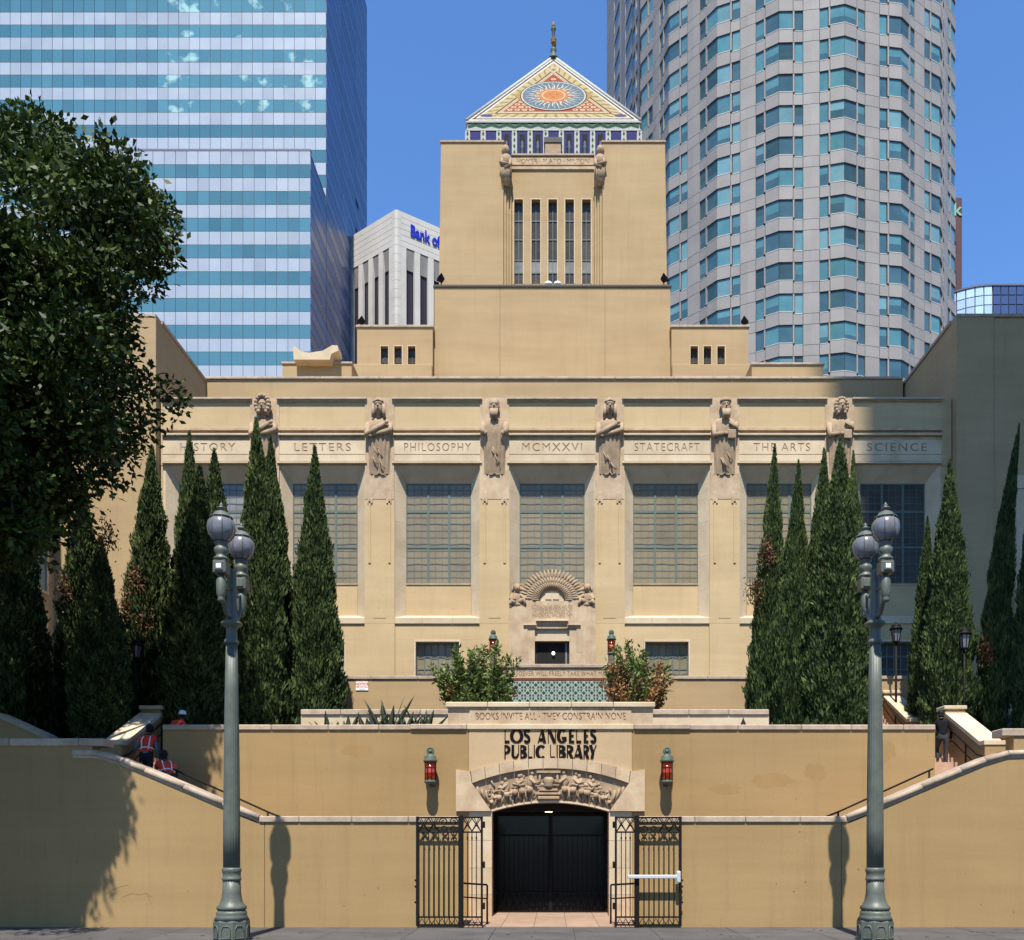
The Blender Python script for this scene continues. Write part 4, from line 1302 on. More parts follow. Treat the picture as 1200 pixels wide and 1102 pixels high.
PX = [(BX[i] + BX[i + 1]) / 2 for i in range(6)]
for xc in PX: pier(xc, 17.6 * K)
xl0, xr0 = -18.25, 18.55
a, b = xl0, BX[0] - hw_out - 3.0 * K
L('pilaster', MB().box(a, b, YB - .03, YB + 1.5, ZB, z_lin - .003), 'facade')
L('pilaster', MB().box(a, BX[0] - 52.6 * K, YB - .05, YB + 1.5, z_lin, ZTOP), 'facade')
a, b = BX[6] + hw_out + 3.0 * K, xr0
L('pilaster', MB().box(a, b, YB - .03, YB + 1.5, ZB, z_lin - .003), 'facade')
L('pilaster', MB().box(BX[6] + 52.6 * K, b, YB - .05, YB + 1.5, z_lin, ZTOP), 'facade')

# ---- six carved half figures growing out of the piers
def statue(xc, label, kind):
    y0 = YB - .10
    zt = fz(470.5)
    st = MB()
    def sq(mb):          # shallow carving: flattened towards the pier, a little slimmer than life
        mb.v = [(xc + (x - xc) * .88, y0 + (y - y0) * .70, z) for x, y, z in mb.v]
    # robe: stacked half-ellipses with folds
    lv = [(fz(492), .20, .20), (fz(494), .50, .30), (fz(498), .64, .38), (fz(505), .69, .42), (fz(512), .66, .42), (fz(520), .60, .37), (fz(530), .575, .30), (fz(540), .56, .22), (fz(549), .55, .14), (fz(557), .54, .05)]
    n = 28
    vs = []; fs = []
    rs = random.Random(sum(map(ord, label)))
    ph = rs.uniform(0, 6); tw_ = rs.uniform(-.8, .8)
    for z, w, d in lv:
        for k in range(n + 1):
            t = math.pi * k / n
            u = math.cos(t)
            fold = .052 * math.sin(u * 17 + ph + tw_ * (z - zt) * 3) * min(1, max(0, (fz(497) - z) / .5))
            vs.append((xc + w * u, y0 - d * math.sin(t) ** .7 - fold * math.sin(t), z))
    m = len(lv)
    for i in range(m - 1):
        for k in range(n):
            fs.append((i * (n + 1) + k, i * (n + 1) + k + 1, (i + 1) * (n + 1) + k + 1, (i + 1) * (n + 1) + k))
    fs = [f for f in fs]
    st.add(vs, fs, True)
    # hem bracket
    hx = [(xc - .28, fz(557.5)), (xc - .12, fz(557.5)), (xc, fz(554.5)), (xc + .12, fz(557.5)), (xc + .28, fz(557.5))]
    st.ribbon(hx, .05, y0 - .10, y0 - .0)
    # arms
    za, zb = fz(500), fz(514)
    if kind in (0, 1):      # crossed arms
        st.tube([(xc - .60, y0 - .22, za), (xc - .62, y0 - .40, zb), (xc - .20, y0 - .56, fz(509)), (xc + .36, y0 - .50, fz(501))], [.15, .16, .14, .09], 8)
        st.tube([(xc + .60, y0 - .22, za), (xc + .62, y0 - .38, fz(508)), (xc + .30, y0 - .46, fz(511)), (xc - .30, y0 - .46, fz(514))], [.15, .14, .12, .09], 8)
        st.ell((xc + .44, y0 - .50, fz(500)), (.12, .09, .09), 8, 6)
        st.ell((xc - .40, y0 - .46, fz(515)), (.12, .09, .09), 8, 6)
    elif kind == 2:         # hands folded low
        for s in (-1, 1):
            st.tube([(xc + s * .60, y0 - .2, za), (xc + s * .62, y0 - .36, fz(509)), (xc + s * .48, y0 - .50, fz(512))], [.16, .16, .10], 8)
            st.ell((xc + s * .44, y0 - .52, fz(512.5)), (.10, .09, .11), 8, 6)
    else:                   # one arm across the waist holding a book or scroll
        st.tube([(xc - .60, y0 - .22, za), (xc - .62, y0 - .38, zb), (xc - .10, y0 - .50, fz(513))], [.16, .15, .09], 8)
        st.ell((xc + .02, y0 - .50, fz(513)), (.13, .09, .09), 8, 6)
        st.tube([(xc + .58, y0 - .22, za), (xc + .56, y0 - .40, fz(506)), (xc + .22, y0 - .50, fz(499))], [.16, .14, .09], 8)
        st.bbox(xc + .10, xc + .52, y0 - .54, y0 - .34, fz(519), fz(508.5), .03)
        st.tube([(xc + .15, y0 - .52, fz(500)), (xc + .5, y0 - .52, fz(506))], .05, 6)
    # drapery swags on the robe
    for q in range(5):
        x1 = xc + rs.uniform(-.4, .1); z1_ = fz(rs.uniform(522, 545))
        st.tube([(x1, y0 - .26, z1_), (x1 + .12, y0 - .30, z1_ - .26), (x1 + .30, y0 - .22, z1_ - .38 + rs.uniform(-.1, .1))], [.02, .035, .02], 6)
    sq(st)
    body = L('statue', st, 'carved', label=label)
    hc = (xc, y0 - .34, fz(481.0))
    hd = MB().ell(hc, (.265, .27, .40), 16, 12)
    hd.tube([(xc, y0 - .2, fz(494)), (xc, y0 - .28, fz(486))], [.17, .15], 10)
    # brow, nose, mouth, eyes, ears
    hd.tube([(xc - .19, hc[1] - .20, hc[2] + .10), (xc, hc[1] - .275, hc[2] + .12), (xc + .19, hc[1] - .20, hc[2] + .10)], .045, 6)
    hd.tube([(xc, hc[1] - .26, hc[2] + .10), (xc, hc[1] - .345, hc[2] - .06)], [.03, .055], 6)
    for s in (-1, 1):
        hd.ell((xc + s * .10, hc[1] - .235, hc[2] + .045), (.05, .03, .03), 8, 5)
        hd.ell((xc + s * .265, hc[1] - .02, hc[2]), (.035, .06, .09), 6, 5)
    hd.tube([(xc - .09, hc[1] - .245, hc[2] - .16), (xc, hc[1] - .275, hc[2] - .15), (xc + .09, hc[1] - .245, hc[2] - .16)], .028, 6)
    sq(hd)
    part('head', hd, 'carved', body)
    hr = MB()
    if kind == 0 and 'hood' in label:
        for k in range(13):
            t = -math.pi * .28 + math.pi * 1.56 * k / 12
            hr.ell((xc + .33 * math.cos(t), hc[1] - .06, hc[2] + .05 + .42 * math.sin(t)), (.13, .26, .13), 8, 6)
    elif 'beard' in label:
        hr.ell((xc, hc[1] - .06, hc[2] - .38), (.17, .18, .26), 12, 8)
        for k in range(7):
            hr.tube([(xc + (k - 3) * .06, hc[1] - .26, hc[2] - .16), (xc + (k - 3) * .055, hc[1] - .30, hc[2] - .40), (xc + (k - 3) * .03, hc[1] - .22, hc[2] - .60)], [.04, .05, .03], 6)
        if 'cap' in label: hr.lathe([(.30, 0), (.31, .08), (.27, .16), (.12, .22)], (xc, hc[1] + .02, hc[2] + .20), 16)
        else: hr.ell((xc, hc[1] + .06, hc[2] + .16), (.285, .26, .27), 14, 8)
    elif 'curl' in label:
        for k in range(13):
            t = -math.pi * .30 + math.pi * 1.6 * k / 12
            hr.ell((xc + .30 * math.cos(t), hc[1] - .03, hc[2] + .0 + .36 * math.sin(t)), (.10, .20, .11), 8, 6)
    else:
        hr.ell((xc, hc[1] + .07, hc[2] + .10), (.30, .28, .36), 14, 8)
        for s in (-1, 1): hr.tube([(xc + s * .25, hc[1] - .04, hc[2] + .1), (xc + s * .27, hc[1] - .04, hc[2] - .25), (xc + s * .30, hc[1] + .02, hc[2] - .5)], [.09, .10, .08], 8)
        hr.tube([(xc - .27, hc[1] - .10, hc[2] + .20), (xc, hc[1] - .27, hc[2] + .25), (xc + .27, hc[1] - .10, hc[2] + .20)], .04, 6)
    sq(hr)
    part('hair', hr, 'carved', body)
labs = [('carved stone figure in a heavy hood', 0), ('carved stone woman with veil and crossed arms', 1), ('carved stone bald figure with short beard', 2), ('carved stone figure in headband with arms folded', 0),
        ('carved stone figure in flat cap with long beard', 3), ('carved stone figure with curly hair holding a book', 3)]
for xc, (lb, kd) in zip(PX, labs): statue(xc, lb, kd)

# ---- carved doorway in the middle bay
bx = BX[3]
def dz(py): return wz(py, YF - .3)
Kd = (YF - .3) / FPX
YD = YF - .36
door = L('doorway', MB().box(bx - 51 * Kd, bx - 15.6 * Kd * 1.3, YD, YF + .015, ZB, dz(711)).box(bx + 15.6 * Kd * 1.3, bx + 51 * Kd, YD, YF + .015, ZB, dz(711))
         .box(bx - 15.6 * Kd * 1.3 + .002, bx + 15.6 * Kd * 1.3 - .002, YD, YF + .015, dz(737), dz(711)), 'stone')
hwd = 15.6 * Kd * 1.3
wd = 29.5 * Kd
L('door_surround', MB().box(bx - hwd + .002, bx + hwd - .002, YD + .12, YF + .015, dz(751), dz(737) - .003), 'stone_pale', door)
# stepped hood above the door
for a, b, zt_, zb_, out in ((-19.0, 19.0, 727.5, 729.5, .14), (-17.0, 17.0, 729.5, 733.0, .06)):
    L('door_hood', MB().bbox(bx + a * Kd, bx + b * Kd, YD - out, YD - .002, dz(zb_), dz(zt_) - .003, .02), 'stone', door)
for s in (-1, 1):
    a, b = sorted((bx + s * 18.0 * Kd, bx + s * 33.5 * Kd)); L('door_hood', MB().bbox(a, b, YD - .12, YD - .002, dz(734), dz(732.5), .01), 'stone', door)
    a, b = sorted((bx + s * 17.3 * Kd, bx + s * 31.0 * Kd)); L('door_hood', MB().bbox(a, b, YD - .05, YD - .002, dz(737), dz(734) - .003, .01), 'stone', door)
    # narrow upright stones making the jamb
    for za_, zb_ in ((ZB, dz(800)), (dz(800), dz(765)), (dz(765), dz(737))):
        a, b = sorted((bx + s * 28.6 * Kd, bx + s * 36.5 * Kd)); L('jamb_stone', MB().box(a, b, YD - .03, YD - .002, za_ + .004, zb_ - .004), 'stone', door)
leafd = L('door', MB().box(bx - hwd + .003, bx + hwd - .003, YD + .40, YD + .45, ZB, dz(751) - .003), 'wood_dark', door)
L('door_glass', MB().box(bx - hwd * .86, bx + hwd * .72, YD + .38, YD + .397, ZB + .4, dz(753)), 'dark', leafd)
L('door_edge', MB().box(bx + hwd * .78, bx + hwd * .86, YD + .37, YD + .397, ZB, dz(752)), 'pane_sky', leafd)
L('hall_lamp', MB().ell((bx + .06, YD + .30, dz(764.5)), (.075, .05, .085), 12, 8), 'warm_lamp', door)
# attic over the door: inscribed block, shoulder blocks, sunburst, two seated figures
L('inscribed_block', MB().box(bx - 19.5 * Kd, bx + 19.5 * Kd, YD + .06, YF + .5, dz(711) + .003, dz(704.5)), 'stone', door)
text_part('inscription', 'BOOKS ALONE ARE LIBERAL AND FREE', .27, (bx, YD - .001, dz(714.5)), 'groove', lib, .003, 0, 1, sx=.40)
text_part('inscription', 'THEY GIVE TO ALL WHO ASK THEY', .27, (bx, YD - .001, dz(719.5)), 'groove', lib, .003, 0, 1, sx=.42)
text_part('inscription', 'EMANCIPATE ALL WHO SERVE THEM', .27, (bx, YD - .001, dz(724.2)), 'groove', lib, .003, 0, 1, sx=.42)
for s in (-1, 1):
    a, b = sorted((bx + s * 19.7 * Kd, bx + s * 35 * Kd)); L('shoulder_block', MB().bbox(a, b, YD + .06, YF + .45, dz(711) + .003, dz(702.5), .02), 'stone', door)
cx, cz = bx, dz(704)
sb = L('sunburst', MB().prism([(cx + 14 * Kd * math.cos(t), cz + 17 * Kd * math.sin(t)) for t in [math.pi * k / 20 for k in range(21)]], YD + .16, YF + .4), 'stone_pale', door)
L('open_book', MB().box(cx - 8 * Kd, cx - .03, YD + .12, YD + .158, cz + 2 * Kd, cz + 9 * Kd).box(cx + .03, cx + 8 * Kd, YD + .12, YD + .158, cz + 2 * Kd, cz + 9 * Kd), 'stone_pale', sb)
nr = 27
for ring, (r0, r1, w0, yy) in enumerate(((13.5, 23.0, .055, .10), (21.5, 37.5, .085, .16), (17.0, 29.5, .075, .13))):
    for k in range(nr - (ring == 2)):
        t = math.pi * (k + .5 + (.5 if ring == 2 else 0)) / nr
        ca, sa = math.cos(t), math.sin(t)
        e = 1.0
        pts = [(cx + r * Kd * ca * 1.12, YD + yy - (.05 if 0 < q < 2 else 0), cz + r * Kd * sa) for q, r in enumerate((r0, r0 * .4 + r1 * .6, r1))]
        L('ray', MB().tube(pts, [w0 * .6, w0, .015], 6), 'carved', sb)
L('burst_ground', MB().prism([(cx + 33 * Kd * math.cos(t), cz + 29 * Kd * math.sin(t)) for t in [math.pi * k / 24 for k in range(25)]], YD + .20, YF + .38), 'carved', sb)
for s in (-1, 1):
    fx = bx + s * 41.5 * Kd
    fg = MB()
    b0 = dz(711) + .002
    fg.bbox(fx - 7 * Kd, fx + 7 * Kd, YD + .02, YF + .3, b0 + .003, b0 + .06, .01)
    fg.ell((fx, YD + .25, b0 + .38), (.24, .22, .36), 12, 8)                 # torso
    fg.ell((fx, YD + .22, b0 + .10), (.30, .28, .18), 12, 6)
    fg.tube([(fx, YD + .15, b0 + .16), (fx - s * .34, YD + .02, b0 + .30), (fx - s * .40, YD + .02, b0 + .03)], [.14, .12, .07], 8)
    fg.tube([(fx + s * .02, YD + .1, b0 + .14), (fx + s * .24, YD - .02, b0 + .22), (fx + s * .30, YD, b0 + .03)], [.14, .12, .07], 8)
    fg.tube([(fx - s * .18, YD + .18, b0 + .58), (fx - s * .34, YD + .08, b0 + .40), (fx - s * .66, YD + .1, b0 + .36)], [.09, .085, .05], 8)
    fg.tube([(fx + s * .18, YD + .18, b0 + .58), (fx + s * .28, YD + .06, b0 + .36), (fx + s * .05, YD - .06, b0 + .30)], [.09, .085, .05], 8)
    f = L('seated_figure', fg, 'carved', door)
    hd = MB().ell((fx - s * .02, YD + .16, b0 + .86), (.15, .17, .20), 12, 8).tube([(fx, YD + .2, b0 + .62), (fx, YD + .18, b0 + .74)], .09, 8)
    hd.ell((fx, YD + .20, b0 + .92), (.20, .19, .18), 10, 7).ell((fx - s * .02, YD + .0, b0 + .84), (.03, .05, .05), 6, 5)
    for q in (-1, 1): hd.tube([(fx + q * .16, YD + .18, b0 + .95), (fx + q * .19, YD + .18, b0 + .70)], [.07, .06], 6)
    L('head', hd, 'carved', f)

# ---- attic parapet set back, roof
YA = 47.5
az = wz(442, YA)
L('attic_wall', MB().box(wx(238, YA), wx(1058, YA), YA, YA + 14, 15, az - .14), 'stucco')
x = wx(238, YA); xe = wx(1058, YA)
while x < xe - .05:
    x2 = min(x + 3.1, xe)
    L('coping_stone', MB().bbox(x + .005, x2 - .005, YA - .09, YA + .6, az - .137, az, .02), 'coping'); x = x2
L('roof', MB().box(-18.2, 18.3, YF + .3, YA - .003, ZTOP - .29, ZTOP - .05), 'pave')

# ---- wings
def wing(s):
    xi = -18.30 if s < 0 else 18.60
    yf = YF - .42
    zt = wz(368.5, yf)
    a, b = sorted((xi, s * 46))
    L('wing', MB().box(a, b, yf, 66, ZB if True else 0, zt - .16), 'stucco')
    # coping along front and inner edge
    x = a
    while x < b - .05:
        x2 = min(x + 3.4, b); L('coping_stone', MB().bbox(x + .005, x2 - .005, yf - .08, yf + .5, zt - .158, zt, .02), 'coping'); x = x2
    y = yf + .505
    q0, q1 = sorted((xi + (-s) * .07, xi + s * .45))
    while y < 60:
        L('coping_stone', MB().box(q0, q1, y + .005, y + 3.2, zt - .158, zt), 'coping'); y += 3.2
    # front pilaster edge and raised courses
    q0, q1 = sorted((xi - s * .0, xi + s * 1.7))
    L('corner_strip', MB().box(q0, q1, yf - .05, yf - .002, ZB, zt - .16), 'stucco')
    return zt, yf, xi
wing(-1); zt_r, yf_r, xi_r = wing(1)
# tall window with stone surround on the right wing, at the edge of view
wxc = 23.4
L('window_surround', MB().box(wxc - 2.1, wxc - 1.7, yf_r - .16, yf_r - .003, 11.6, 18.3).box(wxc + 1.7, wxc + 2.1, yf_r - .16, yf_r - .003, 11.6, 18.3).box(wxc - 2.2, wxc + 2.2, yf_r - .22, yf_r - .003, 18.303, 18.9)
  .box(wxc - 2.2, wxc + 2.2, yf_r - .24, yf_r - .003, 11.2, 11.597), 'stone_pale')
fw = L('window', MB().box(wxc - 1.7, wxc - 1.62, yf_r - .06, yf_r - .004, 11.6, 18.3).box(wxc + 1.62, wxc + 1.7, yf_r - .06, yf_r - .004, 11.6, 18.3).box(wxc - .04, wxc + .04, yf_r - .06, yf_r - .004, 11.6, 18.3)
       .box(wxc - 1.62, wxc - .042, yf_r - .055, yf_r - .004, 14.9, 15.0).box(wxc + .042, wxc + 1.62, yf_r - .055, yf_r - .004, 14.9, 15.0), 'win_frame')
for a in (-1.6, .06):
    for c, d in ((11.62, 14.88), (15.02, 18.28)): L('pane', MB().box(wxc + a, wxc + a + 1.54, yf_r - .03, yf_r - .006, c, d), 'pane_dark', fw)
# pavilion wall closing the court at far left, with windows in its inner side
px0 = -23.0
L('pavilion', MB().box(-46, px0, 33.0, YF - .425, ZB - 6.8, 24.2), 'stucco')
L('pavilion_coping', MB().bbox(-46.1, px0 + .1, 32.92, YF - .43, 24.203, 24.36, .02), 'coping')
for (yc, hw_, zb_, zt_) in ((39.9, 1.05, 13.4, 19.2), (36.2, 1.05, 13.4, 19.2), (39.9, 1.0, 10.9, 12.3), (36.2, 1.0, 8.0, 10.2)):
    f = L('window', MB().box(px0 + .002, px0 + .10, yc - hw_, yc + hw_, zb_ - .12, zb_).box(px0 + .002, px0 + .10, yc - hw_, yc + hw_, zt_, zt_ + .12).box(px0 + .002, px0 + .09, yc - hw_, yc - hw_ + .12, zb_ + .002, zt_ - .002)
          .box(px0 + .002, px0 + .09, yc + hw_ - .12, yc + hw_, zb_ + .002, zt_ - .002).box(px0 + .002, px0 + .08, yc - .05, yc + .05, zb_ + .002, zt_ - .002), 'stone_pale')
    n = max(1, round((zt_ - zb_) / 1.2))
    for sgn in (-1, 1):
        for k in range(n):
            z0 = zb_ + (zt_ - zb_) * k / n; z1 = zb_ + (zt_ - zb_) * (k + 1) / n
            y0, y1 = sorted((yc + sgn * .06, yc + sgn * (hw_ - .13)))
            L('pane', MB().box(px0 + .003, px0 + .03, y0, y1, z0 + .03, z1 - .03), 'teal_pane' if zb_ > 12 else 'pane_sky', f)

# ---- low roof blocks and stepped blocks beside the tower
def block(px0_, px1_, pyt, Y, zb, depth, name='roof_block', cop=True):
    a, b, z = wx(px0_, Y), wx(px1_, Y), wz(pyt, Y)
    L(name, MB().box(a, b, Y, Y + depth, zb, z - .10), 'stucco')
    if cop: L('coping_stone', MB().bbox(a - .06, b + .06, Y - .07, Y + depth + .06, z - .097, z + .02, .02), 'coping')
block(331, 412, 425, 50, 22, 5)
block(881, 965, 426, 50, 22, 5)
ys = 57.5
for pa, pb, wins in ((418.5, 507, (450.5, 466.5, 482.5)), (787, 877, (813.5, 829, 845))):
    a, b, zt_ = wx(pa, ys), wx(pb, ys), wz(382, ys)
    w = 4.4 * ys / FPX; wt, wb = wz(406, ys), wz(427.5, ys)
    xs = [a] + [v for q in wins for v in (wx(q, ys) - w, wx(q, ys) + w)] + [b]
    mb = MB().box(a, b, ys, ys + .5, wt + .003, zt_ - .12).box(a, b, ys, ys + .5, 24, wb - .003)
    for k in range(0, len(xs), 2): mb.box(xs[k], xs[k + 1], ys, ys + .5, wb, wt)
    L('side_block', mb.box(a, b, ys + .503, ys + 16, 24, zt_ - .12), 'stucco')
    L('coping_stone', MB().bbox(a - .08, b + .08, ys - .08, ys + 16, zt_ - .117, zt_ + .03, .02), 'coping')
    L('ledge', MB().bbox(min(a, b) - (.2 if pa < 600 else 0), b + (.2 if pa > 600 else 0), ys - .35, ys - .003, 24, wz(430, ys), .03), 'stucco')
    for q in wins:
        x = wx(q, ys)
        f = L('slit_window', MB().box(x - w - .05, x - w - .002, ys - .02, ys - .002, wb, wt).box(x + w + .002, x + w + .05, ys - .02, ys - .002, wb, wt).box(x - w - .05, x + w + .05, ys - .02, ys - .002, wt + .002, wt + .06), 'stone_pale')
        L('pane', MB().box(x - w, x + w, ys + .30, ys + .32, wb, wt), 'pane_dark', f)
        L('window_bars', MB().box(x - .02, x + .02, ys + .26, ys + .29, wb, wt).box(x - w, x + w, ys + .262, ys + .288, (wb + wt) / 2 + .1, (wb + wt) / 2 + .15).box(x - w, x + w, ys + .262, ys + .288, wb + .25, wb + .30), 'lead', f)

# ---- tower
y1_ = 58.0
a, b, zt_ = wx(509, y1_), wx(785.5, y1_), wz(335, y1_)
j1, j2 = wx(586, y1_), wx(709, y1_)
for p, q in ((a, j1 - .012), (j1 + .012, j2 - .012), (j2 + .012, b)):
    L('tower_base', MB().box(p, q, y1_, y1_ + 16, 24, zt_ - .12), 'stucco')
L('joint', MB().box(j1 - .012, j1 + .012, y1_ + .03, y1_ + 15.9, 24, zt_ - .14).box(j2 - .012, j2 + .012, y1_ + .03, y1_ + 15.9, 24, zt_ - .14), 'groove')
L('coping_stone', MB().bbox(a - .07, b + .07, y1_ - .08, y1_ + 16.08, zt_ - .117, zt_ + .03, .02), 'lead')
yt = 58.7
KT = yt / FPX
zt_, z0 = wz(165.5, yt), wz(335, y1_) + .032
zl = wz(184, yt)
def TX(px): return wx(px, yt)
for pa, pb, ba in ((516.8, 590, 514.5), (706, 779.3, 781.5)):
    # slightly battered flanks
    xo_t, xi_t = (TX(pa), TX(pb)) if pa < 600 else (TX(pb), TX(pa))
    xo_b = TX(ba)
    sgn = 1 if pa < 600 else -1
    xa_t, xb_t = sorted((xo_t, xi_t)); 
    xa_b, xb_b = sorted((xo_b, xi_t))
    L('tower_flank', MB().hexa([(xa_b, yt - .05, z0), (xb_b, yt - .05, z0), (xb_b, yt + 13, z0), (xa_b, yt + 13, z0)], [(xa_t, yt, zt_ - .12), (xb_t, yt, zt_ - .12), (xb_t, yt + 13, zt_ - .12), (xa_t, yt + 13, zt_ - .12)]), 'stucco')
    L('coping_stone', MB().bbox(xa_t - .06, xb_t + .06, yt - .07, yt + 13, zt_ - .117, zt_ + .02, .02), 'coping')
    # fluted return beside the recess
    for k in range(3):
        xk = TX(590.5 + k * 2.9) if sgn > 0 else TX(705.5 - k * 2.9)
        w = 2.6 * KT
        q0, q1 = sorted((xk, xk + sgn * w))
        L('reveal_step', MB().box(q0, q1, yt + .14 + .16 * k, yt + 2, z0, wz(214, yt)), 'stucco')
        L('reveal_step', MB().box(q0, q1, yt + .12 + .14 * k, yt + 2, wz(214, yt) + .003, wz(188, yt)), 'stone')
yr = yt + .62
ra, rb = TX(599.3), TX(696.7)
wins = (607.7, 628, 647.7, 667.5, 687.2)
wt, wb, w = wz(234, yr), wz(333, yr), 5.1 * yr / FPX
xs = [ra] + [v for q in wins for v in (wx(q, yr) - w, wx(q, yr) + w)] + [rb]
mb = MB().box(ra, rb, yr, yr + .7, wt + .003, wz(199.5, yr)).box(ra, rb, yr, yr + .7, z0, wb - .003)
for k in range(0, len(xs), 2): mb.box(xs[k], xs[k + 1], yr, yr + .7, wb, wt)
L('recess_wall', mb, 'stucco')
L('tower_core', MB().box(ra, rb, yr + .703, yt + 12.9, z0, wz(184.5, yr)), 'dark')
L('lintel', MB().box(ra, rb, yr - .09, yr + .7, wz(199.5, yr) + .003, wz(185, yr)), 'stone')
engraved('inscription_panel', 'HOMER · PLATO · MILTON', .47, ra + .02, rb - .02, yr - .13, wz(195, yr), wz(186.5, yr), 'stone', lib, .036, 1.0, fit=(rb - ra) * .88)
L('coping_stone', MB().bbox(ra - .02, rb + .02, yr - .2, yr + .75, wz(185, yr) + .003, wz(183, yr) + .03, .02), 'coping')
for q in wins:
    x = wx(q, yr)
    f = L('slit_window', MB().box(x - w - .06, x - w - .002, yr - .02, yr - .002, wb, wt).box(x + w + .002, x + w + .06, yr - .02, yr - .002, wb, wt).box(x - w - .06, x + w + .06, yr - .02, yr - .002, wt + .002, wt + .07), 'stone_pale')
    lv = [wb, wz(317, yr), wz(302, yr), wz(278, yr), wz(256, yr), wt]
    for k, (c, d) in enumerate(zip(lv[:-1], lv[1:])):
        L('pane', MB().box(x - w, x + w, yr + .32, yr + .34, c + .03, d - .03), 'pane_sky' if k == 1 else 'pane_dark', f)
    bars = MB()
    for z in lv[1:-1]: bars.box(x - w, x + w, yr + .28, yr + .315, z - .035, z + .035)
    bars.box(x - .018, x + .018, yr + .285, yr + .31, wb, wt)
    L('window_bars', bars, 'came', f)
# corner busts beside the lintel
for s in (-1, 1):
    x = TX(592.5) if s < 0 else TX(703.5)
    z = wz(214, yt)
    mb = MB().ell((x, yt + .0, z + 2.05), (.27, .30, .36), 10, 8).ell((x - s * .02, yt - .05, z + 1.35), (.42, .32, .45), 10, 8)
    mb.tube([(x + s * .1, yt - .1, z + 1.5), (x + s * .3, yt - .3, z + 1.1), (x - s * .2, yt - .32, z + .95)], [.14, .13, .09], 8)
    mb.tube([(x - s * .25, yt - .1, z + 1.5), (x - s * .35, yt - .25, z + 1.0), (x + s * .05, yt - .3, z + .75)], [.14, .13, .09], 8)
    mb.ell((x, yt - .06, z + .65), (.36, .26, .5), 10, 8).ell((x - s * .03, yt + .0, z + .15), (.28, .2, .4), 10, 8)
    mb.ell((x, yt - .26, z + 2.0), (.05, .07, .08), 6, 5)
    for k in range(6): mb.tube([(x - .3 + k * .11, yt - .24, z + 1.1), (x - .22 + k * .085, yt - .2, z - .1)], [.05, .035], 5)
    L('corner_bust', mb, 'carved')

# ---- tiled drum and pyramid
yp = 61.2
KP = yp / FPX
pa, pb = wx(546.3, yp), wx(751, yp)
pc = (pa + pb) / 2; hwp = (pb - pa) / 2
zt1, zt0 = wz(142.5, yp), 45.2
L('tiled_drum', MB().box(pa + .06, pb - .06, yp + .06, yp + 2 * hwp - .06, zt0, zt1 - .02), 'mz_white')
zb1 = wz(151.5, yp)
L('green_band', MB().box(pa + .10, pb - .10, yp + .03, yp + .057, zb1 + .02, zt1 - .12), 'mz_pale')
n = 22
for dzv, m_, wd_ in ((0, 'mz_green', .20), (.22, 'mz_black', .10)):
    pts = [(pa + .12 + (2 * hwp - .24) * k / (n * 4), zb1 + .16 + dzv + .10 * (1 - abs(2 * ((k / 8.0) % 1) - 1)) * 1.6) for k in range(n * 4 + 1)]
    L('wavy_stripe', MB().ribbon(pts, wd_, yp + .02 - dzv * .02, yp + .028), m_)
L('edge_moulding', MB().bbox(pa - .03, pb + .03, yp - .03, yp + 2 * hwp + .03, zt1 - .10, zt1 + .02, .02), 'mz_white')
L('edge_moulding', MB().box(pa + .0, pb - .0, yp + .0, yp + .057, zb1 - .09, zb1 + .02), 'mz_white')
for k in range(12):
    x = pa + .09 + (2 * hwp - .18) * k / 11
    c = L('tile_column', MB().box(x - .16, x - .10, yp + .0, yp + .057, zt0, zb1 - .092).box(x + .10, x + .16, yp + .0, yp + .057, zt0, zb1 - .092).box(x - .10, x + .10, yp + .02, yp + .057, zt0, zb1 - .092), 'mz_white')
    dmb = MB()
    z = zb1 - .3
    while z > zt0 + .2:
        dmb.prism([(x - .075, z), (x, z - .17), (x + .075, z), (x, z + .17)], yp + .005, yp + .0195); z -= .42
    L('green_diamonds', dmb, 'mz_green', c)
for k in range(11):
    x = pa + .09 + (2 * hwp - .18) * (k + .5) / 11
    w = (2 * hwp - .18) / 22 - .18
    f = L('blue_panel', MB().box(x - w, x + w, yp + .035, yp + .058, zt0, zb1 - .095), 'mz_blue')
    gl = MB()
    for q in range(1, 4): gl.box(x - w + 2 * w * q / 4 - .012, x - w + 2 * w * q / 4 + .012, yp + .028, yp + .034, zt0, zb1 - .1)
    z = zb1 - .3
    while z > zt0: gl.box(x - w, x + w, yp + .029, yp + .0335, z - .012, z + .012); z -= .22
    L('tile_joints', gl, 'mz_violet', f)
    if k in (2, 3, 4, 6, 7, 8):
        zz = wz(157, yp)
        L('dark_opening', MB().box(x - w * .5, x + w * .5, yp + .015, yp + .027, zz - 1.6, zz), 'mz_black', f)
        L('statuette', MB().lathe([(.10, 0), (.13, .3), (.10, .8), (.14, 1.0), (.08, 1.1), (.10, 1.25), (.03, 1.4)], (x, yp - .02, zz - 1.9), 8), 'mz_slate', f)
zz = wz(176, yp)
L('roof_vent', MB().bbox(wx(638.5, yp - .5), wx(657.5, yp - .5), yp - .7, yp - .05, zz - 1.2, zz - .05, .03), 'carved')
L('roof_vent_top', MB().box(wx(637.5, yp - .5), wx(658.5, yp - .5), yp - .75, yp - .04, zz - .047, zz + .30), 'lead')
